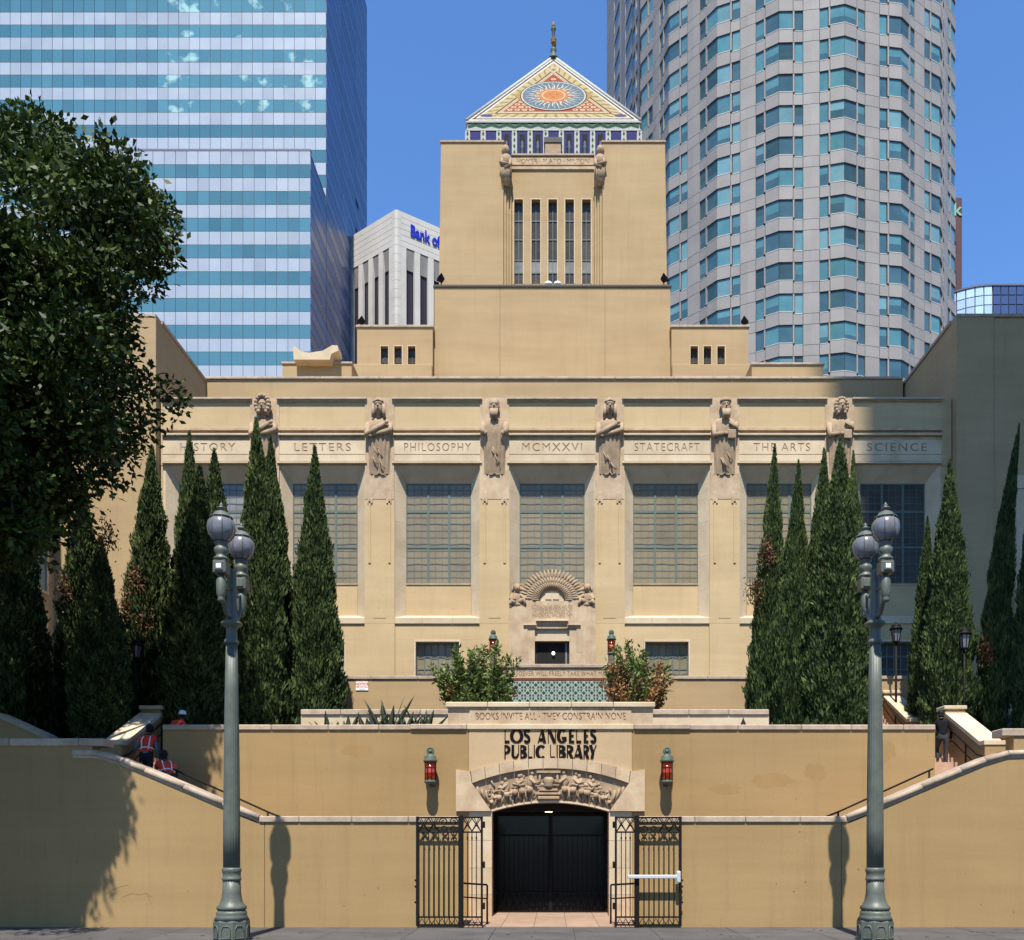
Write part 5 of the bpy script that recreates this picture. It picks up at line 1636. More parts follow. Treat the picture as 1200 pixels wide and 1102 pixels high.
# pyramid: body, then mosaic pieces lying on the front and side faces
zap = wz(67.5, yp + hwp)
apex = Vector((pc, yp + hwp, zap))
base = zt1 + .022
pyr = L('pyramid_roof', MB().add([(pa, yp, base), (pb, yp, base), (pb, yp + 2 * hwp, base), (pa, yp + 2 * hwp, base), tuple(apex)], [(3, 2, 1, 0), (0, 1, 4), (1, 2, 4), (2, 3, 4), (3, 0, 4)]), 'mz_white')
SL = math.hypot(hwp, zap - base)
def face_frame(k):
    """origin at the middle of the base edge, u along the edge, v up the slope, n outward"""
    cs = [((pc, yp), (1, 0)), ((pb, yp + hwp), (0, 1)), ((pa, yp + hwp), (0, -1))][k]
    o = Vector((cs[0][0], cs[0][1], base)); u = Vector((cs[1][0], cs[1][1], 0))
    v = (apex - o).normalized(); nn = u.cross(v).normalized()
    return o, u, v, nn
def mosaic(k):
    o, u, v, nn = face_frame(k)
    def P3(a, b, h): return tuple(o + u * a + v * b + nn * h)
    def poly(name, pts, h, m, par=pyr, h0=0.0):
        n_ = len(pts)
        mb = MB()
        vs = [P3(a, b, h) for a, b in pts] + [P3(a, b, h0) for a, b in pts]
        fs = [tuple(range(n_))] + [(j, i, i + n_, j + n_) for i, j in [(i, (i + 1) % n_) for i in range(n_)]]
        mb.add(vs, fs)
        return L(name, mb, m, par)
    def multi(name, polys, h, m, par=pyr, h0=0.0):
        mb = MB()
        for pts in polys:
            n_ = len(pts)
            vs = [P3(a, b, h) for a, b in pts] + [P3(a, b, h0) for a, b in pts]
            mb.add(vs, [tuple(range(n_))] + [(j, i, i + n_, j + n_) for i, j in [(i, (i + 1) % n_) for i in range(n_)]])
        return L(name, mb, m, par)
    def tri(d):   # triangle inset by d from the three edges
        ang = math.atan2(SL, hwp)
        bx_ = hwp - d / math.tan(ang / 2); b0 = d
        return (-bx_, b0), (bx_, b0), (0, b0 + bx_ * math.tan(ang))
    def ringp(name, d0, d1, h, m):
        A, B, C = tri(d0); a, b, c = tri(d1)
        for q in ((A, B, b, a), (B, C, c, b), (C, A, a, c)):
            poly(name, q, h, m)
    ringp('border', .02, .22, .020, 'mz_white')
    ringp('border', .23, .34, .022, 'mz_brown')
    ringp('border', .37, .50, .024, 'mz_white')
    ringp('border', .50, 1.12, .022, 'mz_yellow')
    ringp('border', 1.13, 1.23, .024, 'mz_brown')
    ringp('border', 1.24, 1.36, .022, 'mz_cream')
    # alternating darker tiles in the yellow border
    A, B, C = tri(.58); a, b, c = tri(1.04)
    qs = []
    for (p0, p1, r0, r1) in ((A, B, a, b), (B, C, b, c), (C, A, c, a)):
        n_ = 26
        for i in range(1, n_, 2):
            t0, t1 = i / n_ + .008, (i + 1) / n_ - .008
            lp = lambda s, e, t: (s[0] + (e[0] - s[0]) * t, s[1] + (e[1] - s[1]) * t)
            qs.append([lp(p0, p1, t0), lp(p0, p1, t1), lp(r0, r1, t1), lp(r0, r1, t0)])
    multi('border_tiles', qs, .027, 'mz_olive')
    poly('mosaic_field', tri(1.37), .016, 'mz_cream')
    f0, f1, f2 = tri(1.48)
    poly('mosaic_field', (f0, f1, f2), .020, 'mz_red')
    # sun disc
    cv = 1.48 + 2.62; ru, rv = 2.36, 2.52
    circ = lambda r, n_=40: [(ru * r * math.cos(2 * math.pi * i / n_), cv + rv * r * math.sin(2 * math.pi * i / n_)) for i in range(n_)]
    # red corner fields with cream florets
    ang = math.atan2(SL, hwp)
    def field(p, q, r, rows):
        poly('corner_field', (p, q, r), .026, 'mz_red')
        ds = []; rd = []
        for i in range(1, rows):
            t = i / rows
            for j in range(i + 1):
                s_ = j / i
                w0 = (1 - t)
                pt = (r[0] * (1 - t) + (p[0] * (1 - s_) + q[0] * s_) * t, r[1] * (1 - t) + (p[1] * (1 - s_) + q[1] * s_) * t)
                if i == rows: continue
                rr = .20 if (i + j) % 3 else .13
                ds.append([(pt[0] + rr * math.cos(2 * math.pi * z / 8), pt[1] + rr * 1.1 * math.sin(2 * math.pi * z / 8)) for z in range(8)])
                rd.append([(pt[0] + .07 * math.cos(2 * math.pi * z / 6), pt[1] + .07 * math.sin(2 * math.pi * z / 6)) for z in range(6)])
        multi('florets', ds, .031, 'mz_cream')['kind'] = 'stuff'
        multi('floret_centres', rd, .034, 'mz_orange')['kind'] = 'stuff'
    tx = tri(1.62)
    lp = lambda s, e, t: (s[0] + (e[0] - s[0]) * t, s[1] + (e[1] - s[1]) * t)
    ds = []; rd = []; gd = []
    b0 = 1.75
    row = 0
    while b0 < tx[2][1] - .5:
        half = (tx[2][1] - b0) / math.tan(ang) - .12
        n_ = int(half / .27)
        for c_ in range(-n_, n_ + 1):
            a0 = (c_ + (.5 if row % 2 else 0)) * .54 if False else c_ * .50 + (.25 if row % 2 else 0)
            if abs(a0) > half: continue
            if (a0 / ru) ** 2 + ((b0 - cv) / rv) ** 2 < 1.05: continue
            rr = .205
            ds.append([(a0 + rr * math.cos(2 * math.pi * z / 8), b0 + rr * math.sin(2 * math.pi * z / 8)) for z in range(8)])
            (rd if (row + c_) % 2 else gd).append([(a0 + .085 * math.cos(2 * math.pi * z / 6), b0 + .085 * math.sin(2 * math.pi * z / 6)) for z in range(6)])
        b0 += .44; row += 1
    multi('florets', ds, .031, 'mz_cream')['kind'] = 'stuff'
    multi('floret_centres', rd, .034, 'mz_red')['kind'] = 'stuff'
    if gd: multi('floret_centres', gd, .034, 'mz_orange')['kind'] = 'stuff'
    for s_ in (-1, 1):
        poly('gold_spandrel', [(s_ * 2.2, cv - 1.0), (s_ * 2.75, cv + .1), (s_ * 2.1, cv + 1.15)][::s_], .036, 'mz_gold')
    poly('disc_rim', circ(1.0), .040, 'mz_brown')
    poly('disc_rim', circ(.965), .044, 'mz_pale')
    poly('disc_rim', circ(.925), .048, 'mz_slate')
    for kind, cnt, r0, r1, wd_, m_, h in (('ray', 32, .40, .90, .10, 'mz_white', .054), ('ray', 16, .30, .74, .13, 'mz_cream', .058), ('ray', 16, .30, .60, .15, 'mz_orange', .061)):
        for i in range(cnt):
            t = 2 * math.pi * (i + (.5 if m_ == 'mz_orange' else 0)) / cnt
            pts = []
            mid = []
            for q in range(6):
                r = r0 + (r1 - r0) * q / 5
                wob = .05 * math.sin(q * 1.9) * (1 if i % 2 == 0 else 0)
                mid.append((r, t + wob / max(r, .2), wd_ * (1 - q / 5 * .85)))
            lft = [(ru * (r * math.cos(a_) - w_ / 2 * math.sin(a_) * .5), cv + rv * (r * math.sin(a_) + w_ / 2 * math.cos(a_) * .5)) for r, a_, w_ in mid]
            rgt = [(ru * (r * math.cos(a_) + w_ / 2 * math.sin(a_) * .5), cv + rv * (r * math.sin(a_) - w_ / 2 * math.cos(a_) * .5)) for r, a_, w_ in mid]
            poly('sun_ray', rgt + lft[::-1], h, m_)
    poly('sun_face', circ(.44), .064, 'mz_orange')
    poly('sun_face', circ(.36), .068, 'mz_cream')
    poly('sun_face', circ(.31), .071, 'mz_orange')
    multi('sun_features', [[(x_ * ru + .10 * math.cos(z), cv + y_ * rv + s_ * math.sin(z)) for z in [2 * math.pi * i / 8 for i in range(8)]] for x_, y_, s_ in ((-.11, .07, .05), (.11, .07, .05), (0, -.14, .04))], .075, 'mz_red')
    # medallions in the lower corners and top
    for q in (0, 1):
        s_ = -1 if q == 0 else 1
        cxm = s_ * (hwp - 1.35); cym = .82
        poly('medallion', [(cxm + .42 * math.cos(2 * math.pi * i / 14), cym + .22 * math.sin(2 * math.pi * i / 14)) for i in range(14)], .032, 'mz_violet')
    ty = tri(.55)[2][1]
    poly('medallion', [(-.42, ty - 1.25), (0, ty - 1.9), (.42, ty - 1.25), (0, ty - .6)], .031, 'mz_cream')
    poly('medallion', [(-.2, ty - 1.25), (0, ty - 1.55), (.2, ty - 1.25), (0, ty - .95)], .035, 'mz_olive')
for k in range(3): mosaic(k)
for (x_, y_) in ((pa, yp), (pb, yp)):
    L('hip_rib', MB().tube([(x_, y_, base + .03), (apex.x, apex.y, apex.z + .03)], .11, 6), 'mz_white')
fin = L('torch_finial', MB().lathe([(.42, -.25), (.32, 0), (.20, .15), (.18, .4), (.24, .55), (.16, .68)], tuple(apex), 12), 'bronze_green')
hd = MB().tube([tuple(apex + Vector((.02, 0, .6))), tuple(apex + Vector((.05, -.05, .95))), tuple(apex + Vector((0, -.05, 1.25)))], [.14, .17, .20], 10)
for k in range(4):
    hd.tube([tuple(apex + Vector((-.18, -.12 - .0, .98 + .085 * k))), tuple(apex + Vector((0, -.25, 1.0 + .085 * k))), tuple(apex + Vector((.2, -.10, 1.0 + .085 * k)))], .055, 6)
L('hand', hd, 'mz_gold', fin)
L('torch', MB().lathe([(.08, .7), (.10, 1.3), (.12, 1.9), (.18, 2.05), (.20, 2.15), (.12, 2.2)], tuple(apex), 10), 'bronze_green', fin)
L('flame', MB().lathe([(.10, 2.2), (.15, 2.32), (.10, 2.5), (.02, 2.68)], tuple(apex), 8), 'mz_gold', fin)

# ---- roof ornament at the left, and small things on the roofs
def P50(px, py): return (wx(px, 49.6), wz(py, 49.6))
orn = MB().prism([P50(*p) for p in ((347, 425), (392, 425), (389, 419), (394, 415.5), (398, 414), (396.5, 408.5), (392, 408), (378, 415), (362, 417.5), (354, 416), (347, 410), (345.5, 413))][::-1] if False else
                 [P50(*p) for p in ((346, 425), (388, 425), (390, 418), (398, 414.5), (397, 408.5), (391, 408), (380, 414.5), (364, 417), (355, 415.5), (347.5, 409.5), (345, 410))], 49.3, 50.2)
thing('roof_sculpture', orn, 'stone_pale', 'pale curved stone sculpture resting on the low roof block at left', 'sculpture')
def floodlight(px, py, Y, label, s, zb):
    x, z = wx(px, Y), wz(py, Y)
    root = E('floodlight', label, 'floodlight', (x, Y, zb), 'black floodlights along the roof edges')
    h = .36
    ax = Vector((s * .75, -.3, .6)).normalized()
    sd = Vector((0, 1, 0)).cross(ax).normalized(); up = ax.cross(sd)
    c = Vector((x, Y, z))
    def q(a, r): return [tuple(c + ax * a * .8 + sd * i * r * .75 + up * j * r * .75) for i, j in ((-1, -1), (1, -1), (1, 1), (-1, 1))]
    part('housing', MB().hexa(q(-.22, .16), q(.22, .30)), 'iron', root)
    part('lens', MB().hexa(q(.222, .27), q(.235, .27)), 'dark_glass', root)
    part('bracket', MB().tube([(x, Y, zb), (x, Y, z - .1)], .04, 6).box(x - .12, x + .12, Y - .1, Y + .1, zb, zb + .04), 'iron', root)
zb_ = wz(335, y1_) + .033
floodlight(517, 327, 58.25, 'black floodlight at the left shoulder of the tower', -1, zb_)
floodlight(778, 327, 58.25, 'black floodlight at the right shoulder of the tower', 1, zb_)
floodlight(424, 377, 57.8, 'black floodlight on the roof edge in front of the white bank tower', -1, wz(382, ys) + .033)
floodlight(872, 377, 57.8, 'black floodlight on the roof edge in front of the round granite tower', 1, wz(382, ys) + .033)
x, z = wx(648, 58.4), zb_
root = E('twin_floodlight', 'pair of white floodlights at the foot of the tower windows', 'floodlight', (x, 58.4, z))
for s in (-1, 1):
    part('lamp_head', MB().ell((x + s * .29, 58.4, z + .33), (.25, .2, .15), 12, 8), 'white', root)
    part('bracket', MB().tube([(x + s * .29, 58.4, z), (x + s * .29, 58.4, z + .2)], .06, 6), 'iron', root)
# ================================================================ office tower with bands, far left
XR = -35.25
FLH = 3.89
ot = E('office_tower', 'glass office tower with teal and pale lavender bands, behind the left wing', 'office tower', (-60, 150, 0))
part('tower_core', MB().box(-130, XR - .06, 140.12, 170.6, 0, 158).box(-130, XR - .06, 131.12, 140.0, 0, wz(178, 131)), 'mullion_blue', ot)
def curtain(Y, z_ref, x_right, z_lo, z_hi, zmax_vis, limit):
    w = 1.636
    pm = MB().box(.035, w - .035, 0, .10, .03, FLH / 2 - .03).mesh('window_pane'); setmat(pm, 'teal_pane')
    pmb = MB().box(.035, w - .035, 0, .10, .03, FLH / 2 - .03).mesh('window_pane'); setmat(pmb, 'teal_pane_b')
    sm_ = MB().box(.035, w - .035, 0, .10, .03, FLH / 2 - .03).mesh('spandrel_panel'); setmat(sm_, 'pale_panel')
    far = {0: MB(), 1: MB()}
    nf0 = int((z_lo - z_ref) // FLH); nf1 = int((z_hi - z_ref) // FLH) + 1
    cnt = [0, 0]
    cand = []
    for f in range(nf0, nf1):
        for c in range(60):
            x = x_right - (c + 1) * w
            if x < -128: break
            for k in (0, 1):
                z = z_ref + f * FLH - (k + 1) * FLH / 2        # k=0 pale band under the reference line, k=1 teal below
                if z < z_lo or z + FLH / 2 > z_hi + .05: continue
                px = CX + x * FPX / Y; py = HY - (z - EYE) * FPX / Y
                vis = px > 0 and -16 < py < 445
                cand.append((not vis, -z, c, k, x, z, px, py))
    cand.sort()
    for hid, _, c, k, x, z, px, py in cand:
        if not hid and cnt[k] < limit:
            cnt[k] += 1
            if k == 0: inst('spandrel_panel', sm_, ot, (x, Y, z))
            else:
                g = mnoise.noise(Vector((x * .12, z * .10, 3.1)))
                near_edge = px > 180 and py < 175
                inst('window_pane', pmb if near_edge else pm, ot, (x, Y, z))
        else:
            far[k].box(x + .035, x + w - .035, Y, Y + .10, z + .03, z + FLH / 2 - .03)
    if far[0].v: part('spandrel_panels', far[0], 'pale_panel', ot, kind='stuff')
    if far[1].v: part('window_panes', far[1], 'teal_pane', ot, kind='stuff')
curtain(140.0, wz(14.6, 140), XR, wz(180, 140) - 22, 158, 0, 180)
curtain(131.0, wz(177.3, 131), XR, 30, wz(177, 131), 0, 120)
part('parapet', MB().box(-130, XR, 131.0, 131.6, wz(177, 131) + .01, wz(174.5, 131)), 'mullion_blue', ot)
# dark blue end face: floor strips
sd = {0: MB(), 1: MB()}
z = 20
while z < 158:
    for k in (0, 1):
        z0, z1 = z + k * FLH / 2, z + (k + 1) * FLH / 2 - .12
        for y0, y1 in ((131.1, 140.0), (140.2, 150.3), (150.4, 160.5), (160.6, 170.7)):
            if y0 < 139 and z1 > wz(177, 131): continue
            sd[k].box(XR - .06, XR + .02, y0, y1, z0, z1)
    z += FLH
part('blue_glass_strips', sd[0], 'blue_side', ot, kind='stuff')
part('blue_spandrel_strips', sd[1], 'blue_side_b', ot, kind='stuff')
part('side_vents', MB().box(XR + .021, XR + .06, 161.0, 163.0, wz(247, 163), wz(242, 163)).box(XR + .021, XR + .06, 161.0, 163.0, wz(280, 163), wz(275, 163)), 'dark', ot)

# ================================================================ white bank tower
bt = E('bank_tower', 'white stone bank tower with dark vertical window strips and blue lettering', 'bank tower', (-26, 150, 0))
cY = 150.0
C0 = Vector((wx(464, cY), cY, 0))
dR = Vector((math.sin(R(55.6)), math.cos(R(55.6)), 0)); dL = Vector((-math.sin(R(53)), math.cos(R(53)), 0))
ztop = wz(245, cY)
Lf, Rf = C0 + dL * 40, C0 + dR * 40
back = C0 + dL * 40 + dR * 40
in_ = lambda p: C0 + (p - C0)
def fpt(d, a, o): # along face d at a, set back o
    nrm = Vector((d.y, -d.x, 0)) if d is dR else Vector((-d.y, d.x, 0))
    return C0 + d * a - nrm * o
inner = [fpt(dL, 40, .55), C0 + (dL + dR).normalized() * .9, fpt(dR, 40, .55), back]
part('dark_glazing', MB().plan([(p.x, p.y) for p in inner], 0, ztop - 1.5), 'brown_glass', bt)
zs_ = wz(286, cY)     # top of the window strips
for d, nm in ((dR, 'r'), (dL, 'l')):
    def slab(a0, a1, o0, o1, z0, z1, m='bank_stone', name='stone_rib', ov=None):
        p = [fpt(d, a0, o0), fpt(d, a1, o0), fpt(d, a1, o1), fpt(d, a0, o1)]
        q = [(v.x, v.y) for v in p]
        if d is dL: q = q[::-1]
        return part(name, MB().plan(q, z0, z1), m, bt)
    # panelled crown
    for k in range(6):
        h = (ztop - zs_) / 6
        slab(.9, 40, .0, .5, zs_ + k * h + .03, zs_ + (k + 1) * h - .03, name='stone_course')
    # ribs and sloped strip heads
    a = 1.9 if d is dR else 1.7
    pitch = 2.55
    k = 0
    slab(.9, a, 0, .5, 0, zs_ - .02)
    while a < 38:
        slab(a + 1.5, a + pitch, 0, .5, 0, zs_ - .02)
        p = [fpt(d, a + .02, .08), fpt(d, a + 1.48, .08), fpt(d, a + 1.48, .52), fpt(d, a + .02, .52)]
        zlow = zs_ - 3.3
        vs = [(p[0].x, p[0].y, zs_ - .03), (p[1].x, p[1].y, zs_ - .03), (p[2].x, p[2].y, zlow), (p[3].x, p[3].y, zlow), (p[3].x, p[3].y, zs_ - .03), (p[2].x, p[2].y, zs_ - .03)]
        mb = MB().add(vs, [(0, 1, 2, 3) if d is dL else (3, 2, 1, 0), (0, 3, 4), (1, 5, 2), (0, 4, 5, 1), (3, 2, 5, 4)])
        part('strip_head', mb, 'granite', bt)
        a += pitch; k += 1
    if d is dR:
        th = math.atan2(d.y, d.x)
        p0 = fpt(d, 2.55, -.05)
        text_part('sign_lettering', 'Bank of America', 2.75, (p0.x, p0.y, wz(276, cY + 1.5) - .1), 'bank_letter', bt, .10, .06, 1.0, 'LEFT', (R(90), 0, th), sx=.66)
# corner post of stacked courses
pts = [fpt(dL, .88, 0), fpt(dL, .30, -.0), C0 + Vector((0, .15, 0)), fpt(dR, .30, 0), fpt(dR, .88, 0), C0 + (dL + dR).normalized() * 1.2]
cq = [(p.x, p.y) for p in pts]
zc_ = 30.0
cmesh = MB().plan([(x - C0.x, y - C0.y) for x, y in cq], 0, 1.42).mesh('corner_course'); setmat(cmesh, 'bank_stone')
while zc_ < ztop - .4:
    inst('corner_course', cmesh, bt, (C0.x, C0.y, zc_)); zc_ += 1.46

# ================================================================ round granite tower, right
rt = E('round_office_tower', 'round grey granite office tower with aqua bay windows, behind the right wing', 'office tower', (36.65, 141, 0))
TD, TR = 145.7, 23.6
ta = R(14.57)
TC = Vector((TD * math.sin(ta), TD * math.cos(ta), 0))
toc = (-TC).normalized()
FLR = 4.11
ZREF = 98.45       # head of a window row
prof = [(-4.13, -.16), (-3.02, .0), (-1.78, .36), (0, .86), (1.78, .36), (3.02, .0), (4.13, -.16)]
def prof_d(u):
    return float(np.interp(u, [p[0] for p in prof], [p[1] for p in prof]))
def facet(phi):
    c, s_ = math.cos(phi), math.sin(phi)
    n = Vector((toc.x * c - toc.y * s_, toc.x * s_ + toc.y * c, 0))
    t = Vector((-n.y, n.x, 0))       # to the right as seen from outside
    ap = TR * math.cos(R(10))
    return n, t, ap
ROWS = range(-16, 17)
panels = []; panes = []; sills = MB(); blinds = MB(); blr = random.Random(8)
core_poly = []
PH = [R(-2.5 + 20 * k) for k in range(-5, 6)]
for ph in PH:
    n, t, ap = facet(ph)
    def PT(u, d): 
        v = TC + n * (ap + d) + t * u
        return v
    for u, d in prof: core_poly.append(PT(u, d - .35))
    def seg(u0, u1, o, th=.18):
        a, b = PT(u0, prof_d(u0) + o), PT(u1, prof_d(u1) + o)
        dn = (b - a).normalized(); nn = Vector((dn.y, -dn.x, 0))
        return a, b, nn, th
    for r in ROWS:
        zt = ZREF + r * FLR; zb = zt - 2.38; zn = zb - .30          # narrow windows are a little taller
        zlo = zt - FLR
        g = .03
        def box(u0, u1, z0, z1, o=0.0):
            a, b, nn, th = seg(u0 + g * (o == 0), u1 - g * (o == 0), o)
            a2, b2 = a - nn * .2, b - nn * .2
            return ([(a.x, a.y, z0), (b.x, b.y, z0), (b2.x, b2.y, z0), (a2.x, a2.y, z0)], [(a.x, a.y, z1), (b.x, b.y, z1), (b2.x, b2.y, z1), (a2.x, a2.y, z1)])
        vis = all(-5 < (CX + (TC + n * ap).x * FPX / (TC + n * ap).y) + k < 1205 for k in (0,)) and abs(ph - 0) < R(64)
        zmid = HY - (zt - EYE) * FPX / (TC + n * ap).y
        v = vis and -40 < zmid < 470 and ph > R(-50)
        for u0, u1, z0, z1 in ((-4.13, -3.02, zn + g, zt - g), (-4.13, -3.02, zlo + g, zn - g), (-3.02, -1.78, zlo + g, zn - g), (-1.78, 0, zlo + g, zb - g), (0, 1.78, zlo + g, zb - g), (1.78, 3.02, zlo + g, zn - g),
                               (3.02, 4.13, zlo + g, zn - g), (3.02, 4.13, zn + g, zt - g)):
            panels.append((v, abs(ph), box(u0, u1, z0, z1)))
        # slim stone mullions
        for u0, u1 in ((-1.95, -1.76), (1.76, 1.95)):
            panels.append((False, 9, box(u0 - g, u1 + g, zn if False else zb - .26, zt - .02, .02) if False else box(u0 - .03, u1 + .03, zb + .0, zt - .03)))
        for u0, u1, zz in ((-3.02, -1.97, zn), (-1.74, 0, zb), (0, 1.74, zb), (1.97, 3.02, zn)):
            panes.append((v, abs(ph), box(u0 + .03, u1 - .03, zz + .05, zt - .05, -.16), r, (u0 < 0, ph)))
            if v and blr.random() < .45: blinds.hexa(*box(u0 + .06, u1 - .06, zz + .07, zz + .07 + blr.uniform(.25, .6) * (zt - zz), -.145))
            sills.hexa(*box(u0 + .02, u1 - .02, zz - .03, zz + .045, .03))
part('tower_core', MB().plan([(p.x, p.y) for p in core_poly] + [(p.x, p.y) for p in (TC - toc * 30 + Vector((-18, 8, 0)),)], 0, 175), 'lead', rt)
def emit_boxes(lst, name, mats, limit, joined):
    lst = sorted(lst, key=lambda e: (not e[0], e[1]))
    k = 0; far = {m: MB() for m in joined}
    rr = random.Random(4)
    for e in lst:
        wts = mats[1]
        if len(e) > 4:          # pane colour picked by facing: reflections are painted in, not mirrored
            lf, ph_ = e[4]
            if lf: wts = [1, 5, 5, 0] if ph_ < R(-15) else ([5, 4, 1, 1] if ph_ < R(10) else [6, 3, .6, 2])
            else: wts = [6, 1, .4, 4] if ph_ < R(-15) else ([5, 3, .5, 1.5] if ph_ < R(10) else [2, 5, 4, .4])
        m = rr.choices(mats[0], wts)[0]
        if e[0] and k < limit:
            k += 1
            part(name, MB().hexa(*e[2]), m, rt)
        else:
            jm = m if m in far else joined[0]
            far[jm].hexa(*e[2])
    for m, mb in far.items():
        if mb.v: part(name + 's', mb, m, rt, kind='stuff')
emit_boxes(panels, 'granite_panel', (['granite'], [1]), 300, ['granite_joined'])
emit_boxes(panes, 'window_pane', (['glass_a', 'glass_b', 'glass_c', 'glass_d'], [5, 4, 1.6, 1.4]), 300, ['glass_a', 'glass_b', 'glass_c', 'glass_d'])
part('window_blinds', blinds, 'glass_b', rt, kind='stuff')
part('window_sills', sills, 'bank_stone', rt, kind='stuff')
# set-back flat wing of the same tower, its narrow face turned away from the sun
A = Vector((wx(711, 166), 166, 0)); B = Vector((wx(757, 139), 139, 0))
dv = (B - A).normalized(); nn = Vector((dv.y, -dv.x, 0))
if nn.y > 0: nn = -nn
ln = (B - A).length
part('flat_wing', MB().plan([(p.x, p.y) for p in (A - nn * .2, B - nn * .2, B - nn * .2 + Vector((10, 20, 0)), A + Vector((25, 8, 0)))], 0, 175), 'lead', rt)
for r in ROWS:
    zt = ZREF + r * FLR
    def wb(a0, a1, z0, z1, o=0):
        p = [A + dv * (a0 * ln) + nn * o, A + dv * (a1 * ln) + nn * o]
        q = [p[1] - nn * .2, p[0] - nn * .2]
        b = [(v.x, v.y) for v in p + q]
        return [(x, y, z0) for x, y in b], [(x, y, z1) for x, y in b]
    on = HY - (zt - EYE) * FPX / 150
    if not (-260 < on < 420): continue
    cuts = [0, .22, .36, .40, .52, .68, .74, .80, 1.0]
    for k in range(8):
        wnd = k in (1, 3, 4, 6)
        part('granite_panel', MB().hexa(*wb(cuts[k] + .004, cuts[k + 1] - .004, zt - FLR + .04, zt - 2.42)), 'granite', rt)
        if k == 4 or k == 1 or k == 6: part('window_pane', MB().hexa(*wb(cuts[k] + .004, cuts[k + 1] - .004, zt - 2.36, zt - .04, -.1)), 'glass_c', rt)
        else: part('granite_panel', MB().hexa(*wb(cuts[k] + .004, cuts[k + 1] - .004, zt - 2.36, zt - .04)), 'granite', rt)

# ================================================================ brown tower and mirror glass building, far right
bw = E('brown_tower', 'red brown stone tower with a pale letter k, peeking out behind the round tower', 'office tower', (82, 205, 0))
Yb = 200.0
xb1 = wx(1127.3, Yb)
zt = wz(232, Yb)
part('tower_body', MB().plan([(60, Yb), (xb1, Yb), (xb1, Yb + 30), (60, Yb + 30)], 0, zt), 'brown', bw)
z = 60
while z < zt - 7:
    part('window_strip', MB().box(60.5, xb1 - 1.25, Yb - .08, Yb - .002, z, z + 2.6), 'brown_glass', bw); z += 6.6
text_part('sign_letter', 'k', 3.9, (wx(1121.5, Yb), Yb - .12, wz(253, Yb)), 'sign_green', bw, .08, .06)
mg = E('mirror_building', 'blue mirror glass building with a curved corner, beyond the right wing', 'office building', (95, 190, 0))
Ym = 185.0
xa_, xc_ = wx(1124, Ym), wx(1163, Ym)
ztm = wz(334, Ym)
def curve_pt(t): return (xc_ + (-(xc_ - xa_) - 6) * math.sin(t * math.pi / 2) * 1.0, Ym + 16 * (1 - math.cos(t * math.pi / 2)))
cv = [curve_pt(i / 12) for i in range(13)]
part('building_core', MB().plan([(x, y + .3) for x, y in cv[::-1]] + [(130, Ym + .3), (130, Ym + 40), (cv[-1][0], Ym + 40)], 0, ztm - .2), 'mullion_blue', mg)
pal = MB(); drk = MB()
z = ztm - 2.0
row = 0
while z > 60:
    for i in range(12):
        (x0, y0), (x1, y1) = cv[i + 1], cv[i]
        f = .06
        a = (x0 + (x1 - x0) * f, y0 + (y1 - y0) * f); b = (x1 - (x1 - x0) * f, y1 - (y1 - y0) * f)
        pal.hexa([(a[0], a[1], z), (b[0], b[1], z), (b[0], b[1] + .2, z), (a[0], a[1] + .2, z)], [(a[0], a[1], z + 1.75), (b[0], b[1], z + 1.75), (b[0], b[1] + .2, z + 1.75), (a[0], a[1] + .2, z + 1.75)])
    for k in range(20):
        x0 = xc_ + .2 + k * 1.6
        drk.box(x0, x0 + 1.45, Ym, Ym + .2, z, z + 1.75)
    z -= 1.95; row += 1
part('pale_panes', pal, 'mirror_pale', mg, kind='stuff')
part('dark_panes', drk, 'mirror_dark', mg, kind='stuff')
part('roof_edge', MB().plan([(x, y - .15) for x, y in cv[::-1]] + [(130, Ym - .15), (130, Ym + 40), (cv[-1][0], Ym + 40)], ztm - .19, ztm + .15), 'mullion_blue', mg)

# ================================================================ tower across the street whose shade covers the right wing
st = E('street_tower', 'tall office tower across the street whose shade falls on the right wing', 'office tower', (35, -45, 0))
xe_ = 14.3 - (42 + 30) * math.tan(R(SUN_AZ))
part('tower_body', MB().box(xe_, 60, -62, -30, -.3, 232), 'granite_joined', st)
mb = MB()
for k in range(56):
    mb.box(xe_ + 1, 59, -29.99, -29.9, 4 + k * 4.0, 6.4 + k * 4.0)
part('window_bands', mb, 'glass_b', st, kind='stuff')

